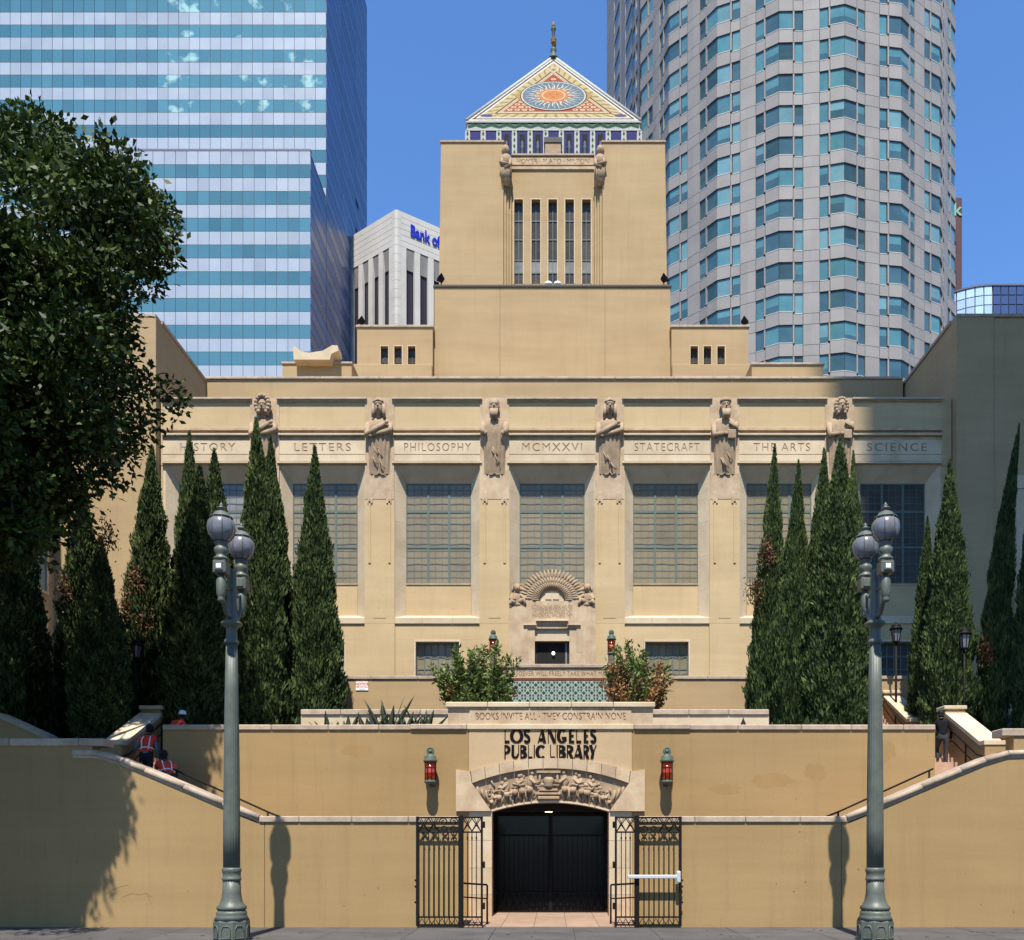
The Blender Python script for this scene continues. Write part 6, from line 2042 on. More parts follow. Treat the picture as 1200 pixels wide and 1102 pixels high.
# ================================================================ cypress trees
def cyp_profile(t):
    """radius along the height, 0 bottom .. 1 tip"""
    return min(1.0, .80 + .9 * t) * (1 - max(0, (t - .18) / .82) ** 1.45) ** .95 if t < 1 else 0
def cypress_mesh(seed, n=27000):
    rs = np.random.RandomState(seed)
    Hh, Rr = 9.6, .86
    t = rs.uniform(0, 1, n * 3)
    pr = np.array([cyp_profile(x) for x in t])
    keep = rs.uniform(0, 1, n * 3) < pr + .06
    t = t[keep][:n]; pr = pr[keep][:n]
    n = len(t)
    th = rs.uniform(0, 2 * np.pi, n)
    z = t * Hh
    bump = np.array([mnoise.noise(Vector((math.cos(a) * 2.0 + seed * 7, math.sin(a) * 2.0, zz * 1.25))) + .6 * mnoise.noise(Vector((math.cos(a) * 4.5 + seed, math.sin(a) * 4.5, zz * 3.2))) for a, zz in zip(th, z)])
    r = Rr * pr * (1 + .30 * bump) * (1 - .14 * rs.uniform(0, 1, n) ** 2) + .015
    low = bump
    C = np.stack([r * np.cos(th), r * np.sin(th), z], 1)
    out = np.stack([np.cos(th), np.sin(th), np.zeros(n)], 1)
    D = out * .42 + np.array([0, 0, 1.0]) * 1.1 + rs.normal(size=(n, 3)) * .26
    stray = rs.uniform(0, 1, n) < .10
    C[stray, :2] *= 1.10
    Ln = rs.uniform(.09, .23, n) * (0.75 + .25 * pr) * np.where(stray, 1.15, 1.0)
    return C, D, Ln, Hh, Rr
tmp_root = E('pattern_root', 'x', 'x', (0, 0, 0))
CYP = []
for sd_ in range(4):
    C, D, Ln, Hh, Rr = cypress_mesh(sd_ + 1)
    o = leaves('foliage', C - D / np.linalg.norm(D, axis=1, keepdims=True) * (Ln * .45)[:, None], D, Ln, Ln * .32, 'cypress', tmp_root, .35)
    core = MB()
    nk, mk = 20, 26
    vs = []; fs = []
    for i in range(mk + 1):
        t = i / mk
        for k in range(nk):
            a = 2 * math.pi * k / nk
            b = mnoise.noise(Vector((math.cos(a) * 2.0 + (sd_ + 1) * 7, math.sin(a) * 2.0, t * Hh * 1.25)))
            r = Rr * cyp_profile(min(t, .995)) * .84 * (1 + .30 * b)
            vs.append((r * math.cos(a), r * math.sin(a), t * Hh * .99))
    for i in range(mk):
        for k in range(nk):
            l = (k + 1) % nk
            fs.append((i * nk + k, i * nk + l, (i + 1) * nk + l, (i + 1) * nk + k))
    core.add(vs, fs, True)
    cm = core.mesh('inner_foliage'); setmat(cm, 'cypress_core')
    dm_ = None
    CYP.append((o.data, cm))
    bpy.data.objects.remove(o)
dry_src = []
for sd_ in range(2):
    rs = np.random.RandomState(40 + sd_)
    n = 240
    C = rs.normal(size=(n, 3)) * np.array([.15, .06, .26]); D = rs.normal(size=(n, 3)) * .6 + np.array([0, -.5, .9]); Ln = rs.uniform(.06, .14, n)
    o = leaves('dry_patch', C, D, Ln, Ln * .45, 'dry_leaf', tmp_root, .3)
    dry_src.append(o.data); bpy.data.objects.remove(o)
bpy.data.objects.remove(tmp_root)
trunk_me = MB().tube([(0, 0, -.3), (0, 0, 3.0), (0, 0, 5.0)], [.14, .11, .03], 8).mesh('trunk'); setmat(trunk_me, 'bark')
def cypress(px, py, pxb, hw, Y, label, v, z0=4.95, dry=()):
    xb = wx(pxb, Y); zt = wz(py, Y); h = zt - z0; r = hw * Y / FPX
    root = E('cypress_tree', label, 'cypress', (xb, Y, z0), 'cypress trees in front of the library')
    f = inst('foliage', CYP[v % 4][0], root, (xb, Y, z0))
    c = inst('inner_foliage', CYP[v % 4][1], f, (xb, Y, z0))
    f.scale = (r / .86 * (.93 + .07 * math.sin(v * 2.1)), r / .86 * (.93 - .07 * math.sin(v * 2.1)), h / 9.6)
    lean = math.atan2(wx(px, Y) - xb, h)
    if 'curved tip' in label:            # its own bent copy of the foliage
        for o_ in (f, c):
            me_ = o_.data.copy(); n_ = len(me_.vertices)
            co = np.empty(n_ * 3); me_.vertices.foreach_get('co', co); co = co.reshape(-1, 3)
            co[:, 0] += (wx(px, Y) - xb) / (r / .86 * .93) * np.clip(co[:, 2] / 9.6, 0, 1) ** 1.9
            me_.vertices.foreach_set('co', co.reshape(-1)); o_.data = me_
        lean = 0.0
        f.rotation_euler = (0, 0, 0)
        inst('trunk', trunk_me, root, (xb, Y, z0))
        for k, (dx, dy) in enumerate(dry):
            inst('dry_patch', dry_src[k % 2], root, (wx(dx, Y), Y - r * .72, wz(dy, Y)))['kind'] = 'stuff'
        return root
    f.rotation_euler = (0, lean, v * 1.7)
    if abs(lean) > 1e-3:
        # lean after turning: build the rotation explicitly
        f.rotation_mode = 'QUATERNION'
        f.rotation_quaternion = (Matrix.Rotation(lean, 3, 'Y') @ Matrix.Rotation(v * 1.7, 3, 'Z')).to_quaternion()
    tk = inst('trunk', trunk_me, root, (xb, Y, z0)); tk.rotation_euler = (0, lean, 0)
    for k, (dx, dy) in enumerate(dry):
        d = inst('dry_patch', dry_src[k % 2], root, (wx(dx, Y), Y - r * .72, wz(dy, Y)))
        d['kind'] = 'stuff'
    return root
cl = [
 (22, 548, 20, 36, 28.2, 'broad dark cypress in the shade of the big leafy tree', ()),
 (97, 566, 97, 36, 30.6, 'cypress just behind the shorter cypress beside the worker stair', ((88, 700),)),
 (118, 628, 117, 35, 27.0, 'short broad cypress closest to the stair wall with the two workers', ((138, 640),)),
 (178, 522, 173, 34, 29.6, 'cypress with bare dry patches low down beside the dark shaded one', ((170, 690), (182, 735), (160, 720))),
 (222, 506, 224, 27, 31.2, 'thin cypress whose tip crosses the H of HISTORY', ()),
 (234, 546, 231, 40, 28.6, 'wide dark cypress directly behind the pole of one street lamp', ()),
 (251, 526, 256, 34, 30.6, 'cypress whose tip stands under the letters of HISTORY, behind the lamp globes', ()),
 (300, 490, 308, 34, 29.4, 'tallest cypress, reaching the hooded stone figure', ()),
 (317, 511, 326, 28, 30.8, 'slim cypress pressed against the tallest one under LETTERS', ()),
 (369, 523, 370, 31, 30.0, 'free standing cypress in front of the LETTERS window', ()),
 (908, 521, 897, 24, 30.4, 'cypress with a small rusty patch in front of THE ARTS window', ((895, 655), (880, 700))),
 (936, 540, 926, 25, 29.6, 'narrow cypress between the rusty one and the dense clump at right', ()),
 (966, 526, 958, 27, 31.0, 'cypress rising behind the widest one below the curly haired figure', ()),
 (985, 513, 982, 37, 28.8, 'widest cypress of the dense clump beside the right street lamp', ()),
 (1000, 529, 1003, 20, 30.8, 'thin cypress tip between the widest one and the shaded SCIENCE window', ()),
 (1087, 606, 1083, 20, 31.0, 'short slim cypress beside the small tan pier', ()),
 (1113, 540, 1110, 30, 29.2, 'full cypress behind the stair with the person in black', ()),
 (1197, 497, 1163, 19, 29.4, 'leaning cypress with a curved tip against the shaded wing', ((1150, 770),)),
 (1209, 560, 1204, 19, 28.4, 'cypress cut by the edge of the view beside the leaning one', ()),
]
for i, (px, py, pxb, hw, Y, lb, dry) in enumerate(cl):
    cypress(px, py, pxb, hw, Y, lb, i, dry=dry)

# ================================================================ the big leafy tree at left
ft = E('ficus_tree', 'large dark leafy tree filling the upper left corner', 'tree', (-15.4, 19.6, 0))
rs = np.random.RandomState(11)
bx_y = [90, 105, 120, 140, 160, 185, 215, 250, 300, 330, 348, 376, 400, 440, 470, 500, 540, 575, 600, 640, 700]
bx_x = [10, 60, 100, 140, 160, 185, 190, 205, 222, 212, 165, 135, 172, 195, 212, 198, 180, 158, 118, 45, 10]
clumps = []
tries = 0
while len(clumps) < 330 and tries < 40000:
    tries += 1
    Y = rs.normal(20.6, 1.9)
    if not 16.5 < Y < 25: continue
    py = rs.uniform(95, 640); px = rs.uniform(-330, 222)
    rad = rs.uniform(.5, 1.0)
    rpx = rad * FPX / Y
    lim = np.interp(py, bx_y, bx_x)
    if px + rpx * .80 > lim or py - rpx * .8 < np.interp(px, [-330, -100, 0, 60, 110, 150, 200, 222], [70, 90, 118, 126, 150, 172, 205, 262]): continue
    if px < -20 and rs.uniform() < .35: continue
    x, _, z = W(px, py, Y)
    # keep the shade on the street wall and the upper wall inside the outline seen in the photograph
    sh = z - (22 - Y) * math.tan(R(SUN_EL)) / math.cos(R(SUN_AZ))
    xs_ = x + rad * .9 + (22 - Y) * math.tan(R(SUN_AZ))
    edge = float(np.interp(sh, [0, 1.6, 2.6, 3.4, 4.4], [-11.9, -11.4, -10.6, -10.3, -10.9]))
    if -rad < sh < 4.7 + rad and xs_ > edge and Y < 22 + rad: continue
    sh2 = z - (25 - Y) * math.tan(R(SUN_EL))
    if sh2 < 5.4 + rad and Y < 25 + rad and x + rad > -9.3: continue
    sh3 = z - (26 - Y) * math.tan(R(SUN_EL))           # the stair flight with the worker lies in the sun
    if 3.3 - rad < sh3 < 6.3 + rad and -13.2 < x + (26 - Y) * .044 < -10.75 and Y < 26: continue
    # looser, holed structure
    if mnoise.noise(Vector((x * .55, Y * .55, z * .55))) < -.16: continue
    if len(clumps) > 40 and min((x - c[0]) ** 2 + (Y - c[1]) ** 2 + (z - c[2]) ** 2 for c in clumps) < .36 ** 2: continue
    clumps.append((x, Y, z, rad))
n0 = len(clumps)
tries = 0
while len(clumps) < n0 + 150 and tries < 20000:        # extra clumps, added so their shade falls on the street wall
    tries += 1
    sh = rs.uniform(-.2, 4.6); Y = rs.uniform(16.2, 20.6); rad = rs.uniform(.45, .75)
    edge = float(np.interp(sh, [0, 1.6, 2.6, 3.4, 4.4], [-11.7, -11.3, -10.5, -10.2, -10.8]))
    x = edge - rad - rs.uniform(0, 1) ** 1.3 * 4.2
    z = sh + (22 - Y) * math.tan(R(SUN_EL))
    px = CX + x * FPX / Y; py = HY - (z - EYE) * FPX / Y
    if px + rad * FPX / Y * .9 > np.interp(py, bx_y, bx_x) or py > 640: continue
    clumps.append((x, Y, z, rad))
Cs = []; Ds = []
for x, y, z, rad in clumps:
    n = int(250 * (rad / .6) ** 2)
    k = rs.randint(9, 15)
    tw = rs.normal(size=(k, 3)); tw /= np.linalg.norm(tw, axis=1, keepdims=True); tw[:, 2] = tw[:, 2] * .75 + .15
    which = rs.randint(0, k, n)
    f = rs.uniform(.25, 1.0, n) ** .7
    d = rs.normal(size=(n, 3))
    p = np.array([x, y, z]) + tw[which] * (rad * f)[:, None] + d * .11
    # the leafy outer shell of every clump, fuller on its upper side
    sh_ = d / np.linalg.norm(d, axis=1, keepdims=True)
    sh_[:, 2] = np.where(rs.uniform(0, 1, n) < .3, np.abs(sh_[:, 2]), sh_[:, 2])
    lump = 1 + .16 * np.sin(sh_ @ np.array([5.1, 3.3, 4.4]) + x * 3)
    onshell = rs.uniform(0, 1, n) < .6
    p = np.where(onshell[:, None], np.array([x, y, z]) + sh_ * (rad * rs.uniform(.72, 1.02, n) * lump)[:, None] * np.array([1, 1, .82]), p)
    Cs.append(p); Ds.append(np.where(onshell[:, None], sh_ * .5 + rs.normal(size=(n, 3)) * .7, tw[which] * .35 + d * .9) + np.array([0, 0, -.1]))
Cs = np.concatenate(Cs); Ds = np.concatenate(Ds)
Ln = rs.uniform(.13, .235, len(Cs))
crown = leaves('crown', Cs, Ds, Ln, Ln * .52, 'ficus', ft, .18, kind='stuff')
tr = MB()
tr.tube([(-15.4, 19.6, -.1), (-15.3, 19.7, 1.5), (-15.0, 19.8, 3.6), (-14.9, 19.9, 5.2)], [.62, .48, .42, .40], 14)
part('trunk', tr, 'bark', ft)
lm = MB()
tips = [(-12.2, 18.6, 11.0), (-11.4, 20.5, 13.0), (-12.0, 22.0, 15.0), (-13.2, 19.0, 16.5), (-15.0, 20.5, 18.0), (-17.5, 19.5, 15.0), (-18.0, 21.5, 12.0), (-10.8, 21.0, 10.2), (-13.0, 17.6, 9.6)]
for k, (x, y, z) in enumerate(tips):
    b = Vector((-14.9, 19.9, 5.0 + .1 * k)); e = Vector((x, y, z)); m1 = b.lerp(e, .35) + Vector((0, 0, .6)); m2 = b.lerp(e, .7) + Vector((rs.normal() * .3, rs.normal() * .3, .2))
    lm = MB().tube([tuple(b), tuple(m1), tuple(m2), tuple(e)], [.22, .16, .10, .04], 8)
    for q in range(4):
        f = rs.uniform(.4, .95); s0 = b.lerp(e, f) + Vector((0, 0, .3)); s1 = s0 + Vector((rs.normal() * .9, rs.normal() * .9, rs.uniform(.2, 1.2)))
        lm.tube([tuple(s0), tuple(s0.lerp(s1, .5) + Vector((0, 0, .1))), tuple(s1)], [.05, .035, .015], 5)
    part('limb', lm, 'bark', ft)

# ================================================================ shrubs over the portal parapet
def shrub(pxc, pyc, Y, wpx, hpx, label, mats, flower, seed, dryfrac=0.0, base_py=842):
    x, _, z = W(pxc, pyc, Y)
    zb = 4.95
    root = E('shrub', label, 'shrub', (x, Y, zb))
    rs = np.random.RandomState(seed)
    w, h = wpx * Y / FPX, hpx * Y / FPX
    stems = MB()
    Cg = []; Dg = []; Cd = []; Dd = []; Cf = []; Df = []
    for i in range(52):
        a = rs.uniform(0, 2 * math.pi); q = rs.uniform(.25, 1) ** .6
        tip = np.array([x + w * q * math.cos(a) * rs.uniform(.7, 1.02), Y + w * .6 * q * math.sin(a), z + h * rs.uniform(-.65, 1.0) * (1 - .45 * q * abs(math.cos(a))) * rs.uniform(.8, 1.12)])
        b = np.array([x + rs.normal() * .12, Y + rs.normal() * .12, zb])
        mid = b * .5 + tip * .5 + np.array([0, 0, .15])
        if i < 34: stems.tube([tuple(b), tuple(mid), tuple(tip)], [.03, .018, .008], 5)
        n = 210
        f = rs.uniform(.45, 1.05, n)
        p = b + (tip - b) * f[:, None] + rs.normal(size=(n, 3)) * (.05 + .08 * (1.1 - f))[:, None]
        d = rs.normal(size=(n, 3)) + (tip - b) / np.linalg.norm(tip - b) * .7
        isdry = rs.uniform() < dryfrac * (1.6 if tip[2] < z + .25 else .45)
        (Cd if isdry else Cg).append(p); (Dd if isdry else Dg).append(d)
        if flower and rs.uniform() < .22:
            m = 10; Cf.append(tip + rs.normal(size=(m, 3)) * .08); Df.append(rs.normal(size=(m, 3)))
    part('stems', stems, 'bark', root)
    for nm, Cl, Dl, mm, L0 in (('foliage', Cg, Dg, mats[0], .16), ('dry_foliage', Cd, Dd, mats[1], .14), ('flowers', Cf, Df, 'red_flower', .09)):
        if Cl:
            C = np.concatenate(Cl); D = np.concatenate(Dl); Ln = rs.uniform(.6, 1.3, len(C)) * L0
            leaves(nm, C, D, Ln, Ln * .42, mm, root, .2)
shrub(557, 800, 28.3, 52, 46, 'round green shrub with a few red flowers behind the left end of the inscribed parapet', ('shrub', 'shrub_dry'), True, 3, .06)
shrub(748, 797, 28.3, 46, 44, 'half dry brown and green shrub behind the right end of the inscribed parapet', ('shrub', 'shrub_dry'), False, 5, .78)

# ================================================================ agaves and a broad leaved plant
def agave(px, h, label, seed, nl=9):
    Y = 25.75
    x = wx(px, Y); rs = random.Random(seed)
    root = E('agave', label, 'agave', (x, Y, 4.9), 'spiky agaves in the planter above the upper wall')
    for k in range(nl):
        a = 2 * math.pi * k / nl + rs.uniform(-.3, .3)
        tilt = rs.uniform(.35, 1.1)
        Ld = h * rs.uniform(.75, 1.15)
        dx, dy = math.cos(a), math.sin(a) * .30
        pts = []
        for q in range(6):
            f = q / 5
            pts.append(Vector((x + dx * Ld * f * math.sin(tilt) * 1.0, Y + dy * Ld * f * math.sin(tilt), 4.93 + Ld * f * math.cos(tilt) - .08 * f * f * math.sin(tilt))))
        w = [.06, .11, .11, .085, .05, .004]
        sd_v = Vector((-math.sin(a), math.cos(a), 0))
        vs = []; fs = []
        for p, ww in zip(pts, w):
            vs += [tuple(p + sd_v * ww), tuple(p - Vector((0, 0, ww * .45))), tuple(p - sd_v * ww)]
        for q in range(5):
            b = q * 3
            fs += [(b, b + 1, b + 4, b + 3), (b + 1, b + 2, b + 5, b + 4), (b, b + 3, b + 5, b + 2)]
        part('leaf', MB().add(vs, fs, True), 'agave', root)
for i, (px, h, lb) in enumerate(((386, .62, 'low agave in front of the free standing cypress'), (408, .60, 'agave below the small white notice'), (432, .75, 'agave right of the white notice'), (455, .98, 'tallest agave with upright spikes'),
                                 (474, .72, 'agave between the tallest one and the one by the green shrub'), (496, .78, 'agave nearest the green shrub'))):
    agave(px, h * 1.45, lb, i + 3, 11)
bp_ = E('broad_leaf_plant', 'single broad green leaf plant at the foot of the widest cypress', 'plant', (wx(945, 25.8), 25.8, 4.95))
for k, (dx, dzv, w) in enumerate(((-.55, .20, .22), (.35, .28, .17), (-.30, .42, .16), (.62, .02, .15))):
    mb = MB(); vs = []; fs = []
    x0 = wx(948, 25.8)
    for q in range(8):
        f = q / 7
        c = Vector((x0 + .1 + dx * f, 25.8 - .1 * f, 4.95 + .25 * f + dzv * math.sin(f * 2.6) * 1.0))
        ww = w * math.sin(math.pi * min(1, f * .93 + .06)) * .8 + .01
        vs += [tuple(c + Vector((0, -ww * .5, ww * .9))), tuple(c), tuple(c + Vector((0, ww * .5, -ww * .8)))]
    for q in range(7):
        b = q * 3; fs += [(b, b + 3, b + 4, b + 1), (b + 1, b + 4, b + 5, b + 2)]
    part('leaf', mb.add(vs, fs, True), 'shrub', bp_)
thing('spotlight', MB().lathe([(.14, 0), (.12, .04), (.015, .30), (.01, .33)], (wx(871, 25.6), 25.6, 5.28), 10), 'iron', 'small black cone spotlight on the upper wall at right', 'spotlight')
# flowering bed at the far left
mb_r = E('flowering_bush', 'pale flowering bush beside the garden lamp under the dark cypress', 'bush', (wx(66, 30), 31.5, 4.95))
rs = np.random.RandomState(9)
n = 1800
C = rs.normal(size=(n, 3)) * np.array([.5, .4, .45]) + np.array([wx(66, 31.5), 31.5, 6.2]); D = rs.normal(size=(n, 3)); Ln = rs.uniform(.07, .15, n)
leaves('foliage', C[:1100], D[:1100], Ln[:1100], Ln[:1100] * .5, 'shrub', mb_r, .2)
M['blossom'] = mat('pale_blossom', (.62, .50, .40), .7, island=.2)
leaves('blossom', C[1100:], D[1100:], Ln[1100:], Ln[1100:] * .7, 'blossom', mb_r, .2)
# low walls beyond the stair at far left
rw = E('ramp_wall', 'shaded sloping wall at far left behind the street wall', 'wall', (-18, 25.2, 0))
part('wall_body', MB().prism([(-26, 0), (-14.0, 0), (-14.0, 4.9), (wx(0, 25), wz(842, 25)), (-26, wz(838, 25) + .8)][::1], 25.0, 25.4), 'stucco_low', rw)
part('coping_stone', MB().prism([(-14.0, 4.903), (-14.0, 5.05), (wx(0, 25), wz(842, 25) + .15), (-26, wz(838, 25) + .95), (-26, wz(838, 25) + .803), (wx(0, 25), wz(842, 25) + .003)], 24.95, 25.45), 'coping', rw)
lw = E('low_garden_wall', 'low sunlit garden wall behind the garden lamp at far left', 'wall', (wx(66, 30.5), 30.5, 4.95))
part('wall_body', MB().box(wx(40, 30.5), wx(90, 30.5), 30.4, 30.7, 4.9, wz(841, 30.5)), 'stucco_pale', lw)
part('coping_stone', MB().box(wx(39, 30.5), wx(91, 30.5), 30.35, 30.75, wz(841, 30.5) + .003, wz(838, 30.5)), 'coping', lw)

# ================================================================ small garden lamps
def garden_lamp(px, py, Y, label, sc=1.0):
    x = wx(px, Y); zh = wz(py, Y)
    root = E('garden_lamp', label, 'garden lamp', (x, Y, 4.95), 'black garden lamps among the cypresses')
    c = (x, Y, zh)
    s = sc
    part('post', MB().tube([(x, Y, 4.95), (x, Y, zh - .42 * s)], .035 * s, 8).lathe([(.11, 0), (.11, .25), (.06, .35), (.045, .6)], (x, Y, 4.95), 10), 'iron', root)
    part('lamp_glass', MB().lathe([(.10 * s, -.36 * s), (.15 * s, -.02 * s)], c, 8, False), 'globe', root)
    fr = MB()
    for k in range(8):
        t = 2 * math.pi * k / 8
        fr.tube([(x + .103 * s * math.cos(t), Y + .103 * s * math.sin(t), zh - .37 * s), (x + .155 * s * math.cos(t), Y + .155 * s * math.sin(t), zh)], .014 * s, 4)
    fr.lathe([(.06 * s, -.42 * s), (.11 * s, -.37 * s), (.06 * s, -.36 * s)], c, 8)
    part('lamp_frame', fr, 'iron', root)
    part('lamp_cap', MB().lathe([(.20 * s, -.01 * s), (.20 * s, .04 * s), (.13 * s, .09 * s), (.15 * s, .12 * s), (.07 * s, .17 * s), (.015 * s, .24 * s)], c, 8), 'iron', root)
    part('scroll_foot', MB().tube([(x - .28 * s, Y, 5.05), (x - .22 * s, Y, 5.25), (x - .05, Y, 5.15)], .025, 5).tube([(x + .28 * s, Y, 5.05), (x + .22 * s, Y, 5.25), (x + .05, Y, 5.15)], .025, 5), 'iron', root)
garden_lamp(50, 752, 28.6, 'black garden lamp on a thin post under the dark cypress at far left', 1.3)
garden_lamp(160, 757, 28.0, 'black garden lamp between the short broad cypress and the one with dry patches')
garden_lamp(347, 748, 31.6, 'black garden lamp between the tallest cypress and the free standing one')
garden_lamp(1050, 738, 32.0, 'black garden lamp with white glass beside the right street lamp pole', 1.15)
garden_lamp(1130, 744, 28.4, 'black garden lamp in front of the full cypress behind the person in black', 1.15)

# ================================================================ people
def skin_mesh(name, joints, edges, root=0, sub=2):
    me = bpy.data.meshes.new(name)
    me.from_pydata([j[0] for j in joints], edges, [])
    o = bpy.data.objects.new(name, me); COL.objects.link(o)
    sk = o.modifiers.new('s', 'SKIN'); sk.use_smooth_shade = True
    for i, j in enumerate(joints):
        sv = me.skin_vertices[0].data[i]
        r = j[1]
        sv.radius = r if isinstance(r, tuple) else (r, r)
        sv.use_root = (i == root)
    ss = o.modifiers.new('u', 'SUBSURF'); ss.levels = sub; ss.render_levels = sub
    out = eval_mesh(o, name)
    bpy.data.objects.remove(o)
    return out
def person(loc, yaw, label, pose, top, legs, vest=False, hat=None, seed=0, face_away=True, scale=1.0):
    """pose: dict of joint offsets; local frame: person faces +Y, x to their right"""
    J = dict(pelvis=(0, 0, .95), waist=(0, 0, 1.08), chest=(0, .01, 1.30), neckb=(0, 0, 1.46), neck=(0, .01, 1.53), headl=(0, .02, 1.60), headm=(0, .02, 1.69), headt=(0, .015, 1.76),
             shl=(-.18, 0, 1.42), ell=(-.25, -.02, 1.14), wrl=(-.27, .05, .90), hal=(-.27, .08, .82),
             shr=(.18, 0, 1.42), elr=(.25, -.02, 1.14), wrr=(.27, .05, .90), har=(.27, .08, .82),
             hil=(-.095, 0, .90), knl=(-.10, .02, .50), anl=(-.10, -.01, .09), tol=(-.11, .16, .04),
             hir=(.095, 0, .90), knr=(.10, .02, .50), anr=(.10, -.01, .09), tor=(.11, .16, .04))
    J.update(pose)
    rad = dict(pelvis=(.155, .11), waist=(.145, .10), chest=(.175, .115), neckb=(.10, .075), neck=(.058, .06), headl=(.068, .08), headm=(.078, .098), headt=(.05, .06),
               shl=.075, ell=.05, wrl=.036, hal=(.04, .025), shr=.075, elr=.05, wrr=.036, har=(.04, .025),
               hil=.10, knl=.066, anl=.045, tol=.04, hir=.10, knr=.066, anr=.045, tor=.04)
    keys = list(J)
    ed = [('pelvis', 'waist'), ('waist', 'chest'), ('chest', 'neckb'), ('neckb', 'neck'), ('neck', 'headl'), ('headl', 'headm'), ('headm', 'headt'), ('chest', 'shl'), ('shl', 'ell'), ('ell', 'wrl'), ('wrl', 'hal'),
          ('chest', 'shr'), ('shr', 'elr'), ('elr', 'wrr'), ('wrr', 'har'), ('pelvis', 'hil'), ('hil', 'knl'), ('knl', 'anl'), ('anl', 'tol'), ('pelvis', 'hir'), ('hir', 'knr'), ('knr', 'anr'), ('anr', 'tor')]
    me = skin_mesh('body', [(J[k], rad[k]) for k in keys], [(keys.index(a), keys.index(b)) for a, b in ed])
    root = E('person', label, 'person', loc)
    root.rotation_euler = (0, 0, yaw)
    root.scale = (scale,) * 3
    me.materials.clear()
    for m in ('skin', top, legs, 'hair'): me.materials.append(M[m])
    # which bone a face belongs to decides skin / sleeve / trouser
    jv = {k: Vector(v) for k, v in J.items()}
    bones = {'leg': [('pelvis', 'hil'), ('hil', 'knl'), ('knl', 'anl'), ('pelvis', 'hir'), ('hir', 'knr'), ('knr', 'anr')], 'shoe': [('anl', 'tol'), ('anr', 'tor')], 'torso': [('pelvis', 'waist'), ('waist', 'chest'), ('chest', 'neckb'), ('chest', 'shl'), ('chest', 'shr')],
             'arm': [('shl', 'ell'), ('shr', 'elr'), ('ell', 'wrl'), ('elr', 'wrr')], 'hand': [('wrl', 'hal'), ('wrr', 'har')], 'head': [('neckb', 'neck'), ('neck', 'headl'), ('headl', 'headm'), ('headm', 'headt')]}
    def near(c):
        best = None
        for nm, bl in bones.items():
            for a, b in bl:
                p, q = jv[a], jv[b]; d = q - p
                t = max(0, min(1, (c - p).dot(d) / d.length_squared)); e = (c - (p + d * t)).length - (rad[a] if isinstance(rad[a], float) else rad[a][0]) * .6
                if best is None or e < best[0]: best = (e, nm)
        return best[1]
    reg = []
    for f in me.polygons:
        nm = near(f.center)
        reg.append(nm)
        f.material_index = {'leg': 2, 'shoe': 3, 'torso': 1, 'arm': 1, 'hand': 0, 'head': 0}[nm]
        f.use_smooth = True
    b = bpy.data.objects.new('body', me); COL.objects.link(b); b.parent = root; ORG[b.name] = (0, 0, 0)
    root_off = {'p': root}
    def child(name, mb, m, par=b):
        cm = mb.mesh(name); setmat(cm, m)
        o = bpy.data.objects.new(name, cm); COL.objects.link(o); o.parent = par; ORG[o.name] = (0, 0, 0)
        return o
    def shell(name, sel, off, m):
        vm = {}; mb = MB()
        vs = []; fs = []
        for f, nm in zip(me.polygons, reg):
            if not sel(f, nm): continue
            ids = []
            for vi in f.vertices:
                if vi not in vm:
                    v = me.vertices[vi]; vm[vi] = len(vs); vs.append(tuple(v.co + v.normal * off))
                ids.append(vm[vi])
            fs.append(tuple(ids))
        mb.add(vs, fs, True)
        return child(name, mb, m)
    ax = (jv['neckb'] - jv['pelvis']).normalized()
    if vest:
        shell('vest', lambda f, nm: nm == 'torso' and (f.center - jv['pelvis']).dot(ax) > .06, .022, 'vest')
        rt_ = Vector((1, 0, 0)); bk = ax.cross(rt_).normalized() * -1.0     # outward from the back
        st_ = MB()
        for s in (-1, 1):
            for sgn in (1, -1):
                pts = [jv['pelvis'] + ax * h + rt_ * s * w + bk * sgn * d for h, w, d in ((.10, .09, .135), (.22, .10, .135), (.34, .11, .150), (.45, .10, .13), (.51, .09, .07))]
                st_.tube([tuple(p) for p in pts], .016, 5)
        hp = jv['pelvis'] + ax * .16
        st_.tube([tuple(hp + rt_ * .185 * math.cos(t) + bk * .142 * math.sin(t)) for t in [2 * math.pi * i / 20 for i in range(21)]], .018, 5, cap=False)
        child('reflective_stripes', st_, 'reflect')
    hc = jv['headm']
    hup = (jv['headt'] - jv['headl']).normalized()
    hb = MB().ell(tuple(hc + hup * .035 - Vector((0, .02, 0))), (.098, .115, .115), 14, 10)
    hb.ell(tuple(hc - hup * .04 - Vector((0, .055, 0))), (.088, .06, .08), 12, 8)
    child('hair', hb, 'hair')
    fc = MB().ell(tuple(hc + Vector((0, .105, -.01))), (.016, .026, .028), 8, 6)
    for s in (-1, 1):
        fc.ell(tuple(hc + Vector((s * .094, .01, -.01))), (.014, .026, .034), 8, 6)
    child('face_features', fc, 'skin')
    ey = MB()
    for s in (-1, 1): ey.ell(tuple(hc + Vector((s * .034, .093, .02))), (.014, .010, .008), 6, 5)
    ey.ell(tuple(hc + Vector((0, .094, -.058))), (.026, .008, .006), 8, 4)
    child('eyes_and_mouth', ey, 'hair')
    if hat:
        h = MB().lathe([(.115, 0), (.118, .02), (.112, .07), (.085, .12), (.03, .145)], tuple(hc + Vector((0, -.01, .045))), 16)
        child('hat', h, hat)
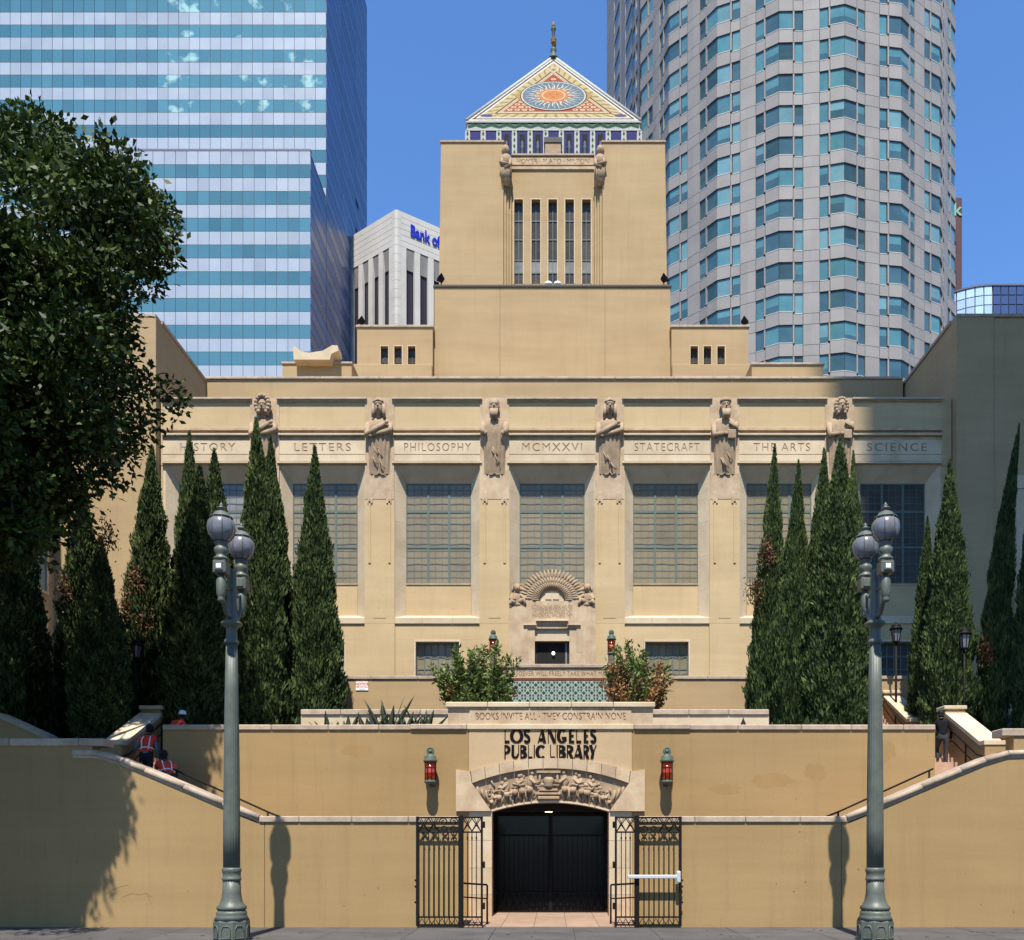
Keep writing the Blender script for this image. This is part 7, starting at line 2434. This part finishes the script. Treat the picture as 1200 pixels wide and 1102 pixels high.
    # hands: palm is the body's end, five fingers are added as tapering chains
    for sd_, w_, h_ in (('l', 'wrl', 'hal'), ('r', 'wrr', 'har')):
        d = (jv[h_] - jv[w_]).normalized(); sp = d.cross(Vector((0, 1, 0))); sp = sp.normalized() if sp.length > .1 else Vector((1, 0, 0)); nr_ = sp.cross(d)
        fg = MB()
        for k, (o, ln) in enumerate(((-.027, .065), (-.009, .078), (.009, .074), (.027, .058))):
            p = jv[h_] + d * .012 + sp * o
            fg.tube([tuple(p), tuple(p + d * ln * .5 + nr_ * .006), tuple(p + d * ln + nr_ * .028)], [.010, .009, .006], 6)
        p = jv[h_] - d * .03 + sp * .032
        fg.tube([tuple(p), tuple(p + d * .03 + sp * .022), tuple(p + d * .06 + sp * .025 + nr_ * .01)], [.012, .010, .007], 6)
        child('fingers', fg, 'skin')
    return root
climb = dict(knl=(-.10, .26, .62), anl=(-.10, .14, .26), tol=(-.11, .30, .22), chest=(0, .10, 1.28), neckb=(0, .15, 1.43), neck=(0, .17, 1.50), headl=(0, .20, 1.57), headm=(0, .22, 1.66), headt=(0, .22, 1.73), waist=(0, .04, 1.08),
             shl=(-.18, .13, 1.40), shr=(.18, .13, 1.40), ell=(-.30, .06, 1.14), wrl=(-.42, .22, 1.06), hal=(-.47, .28, 1.05), elr=(.27, .04, 1.13), wrr=(.28, .14, .92), har=(.28, .18, .84))
person((wx(171.5, 25.05), 25.05, 3.53), 0, 'worker in red reflective vest climbing the stair with a hand on the rail', climb, 'shirt_grey', 'trouser', vest=True, seed=1, scale=1.03)
bend = dict(waist=(0, .05, 1.04), chest=(.0, .20, 1.20), neckb=(0, .30, 1.31), neck=(0, .35, 1.37), headl=(0, .40, 1.42), headm=(0, .44, 1.50), headt=(0, .45, 1.57), shl=(-.18, .25, 1.30), shr=(.18, .25, 1.30),
            ell=(-.24, .36, 1.06), wrl=(-.20, .50, .90), hal=(-.18, .55, .84), elr=(.27, .30, 1.05), wrr=(.32, .40, .86), har=(.33, .44, .79), knl=(-.10, .14, .52), knr=(.10, .20, .60), anr=(.10, .10, .22), tor=(.11, .26, .18))
person((wx(197, 23.4), 23.4, 2.82), R(38), 'worker in red reflective vest with a white hat band, stooping lower on the stair', bend, 'shirt_grey', 'trouser', vest=True, hat='hair', seed=2)
stoop = dict(bend)
person((wx(207, 26.9), 26.6, 4.42), R(-20), 'third worker in red showing only head and shoulder above the upper wall', bend, 'vest', 'trouser', hat='white', seed=3, scale=.95)
person((wx(1105, 26.75), 26.75, 4.30), R(-6), 'person in black jacket and grey trousers climbing the right hand stair', dict(climb, wrl=(-.24, .14, .94), hal=(-.24, .18, .86), ell=(-.27, .06, 1.14)), 'jacket', 'trouser_grey', seed=4, scale=.96)
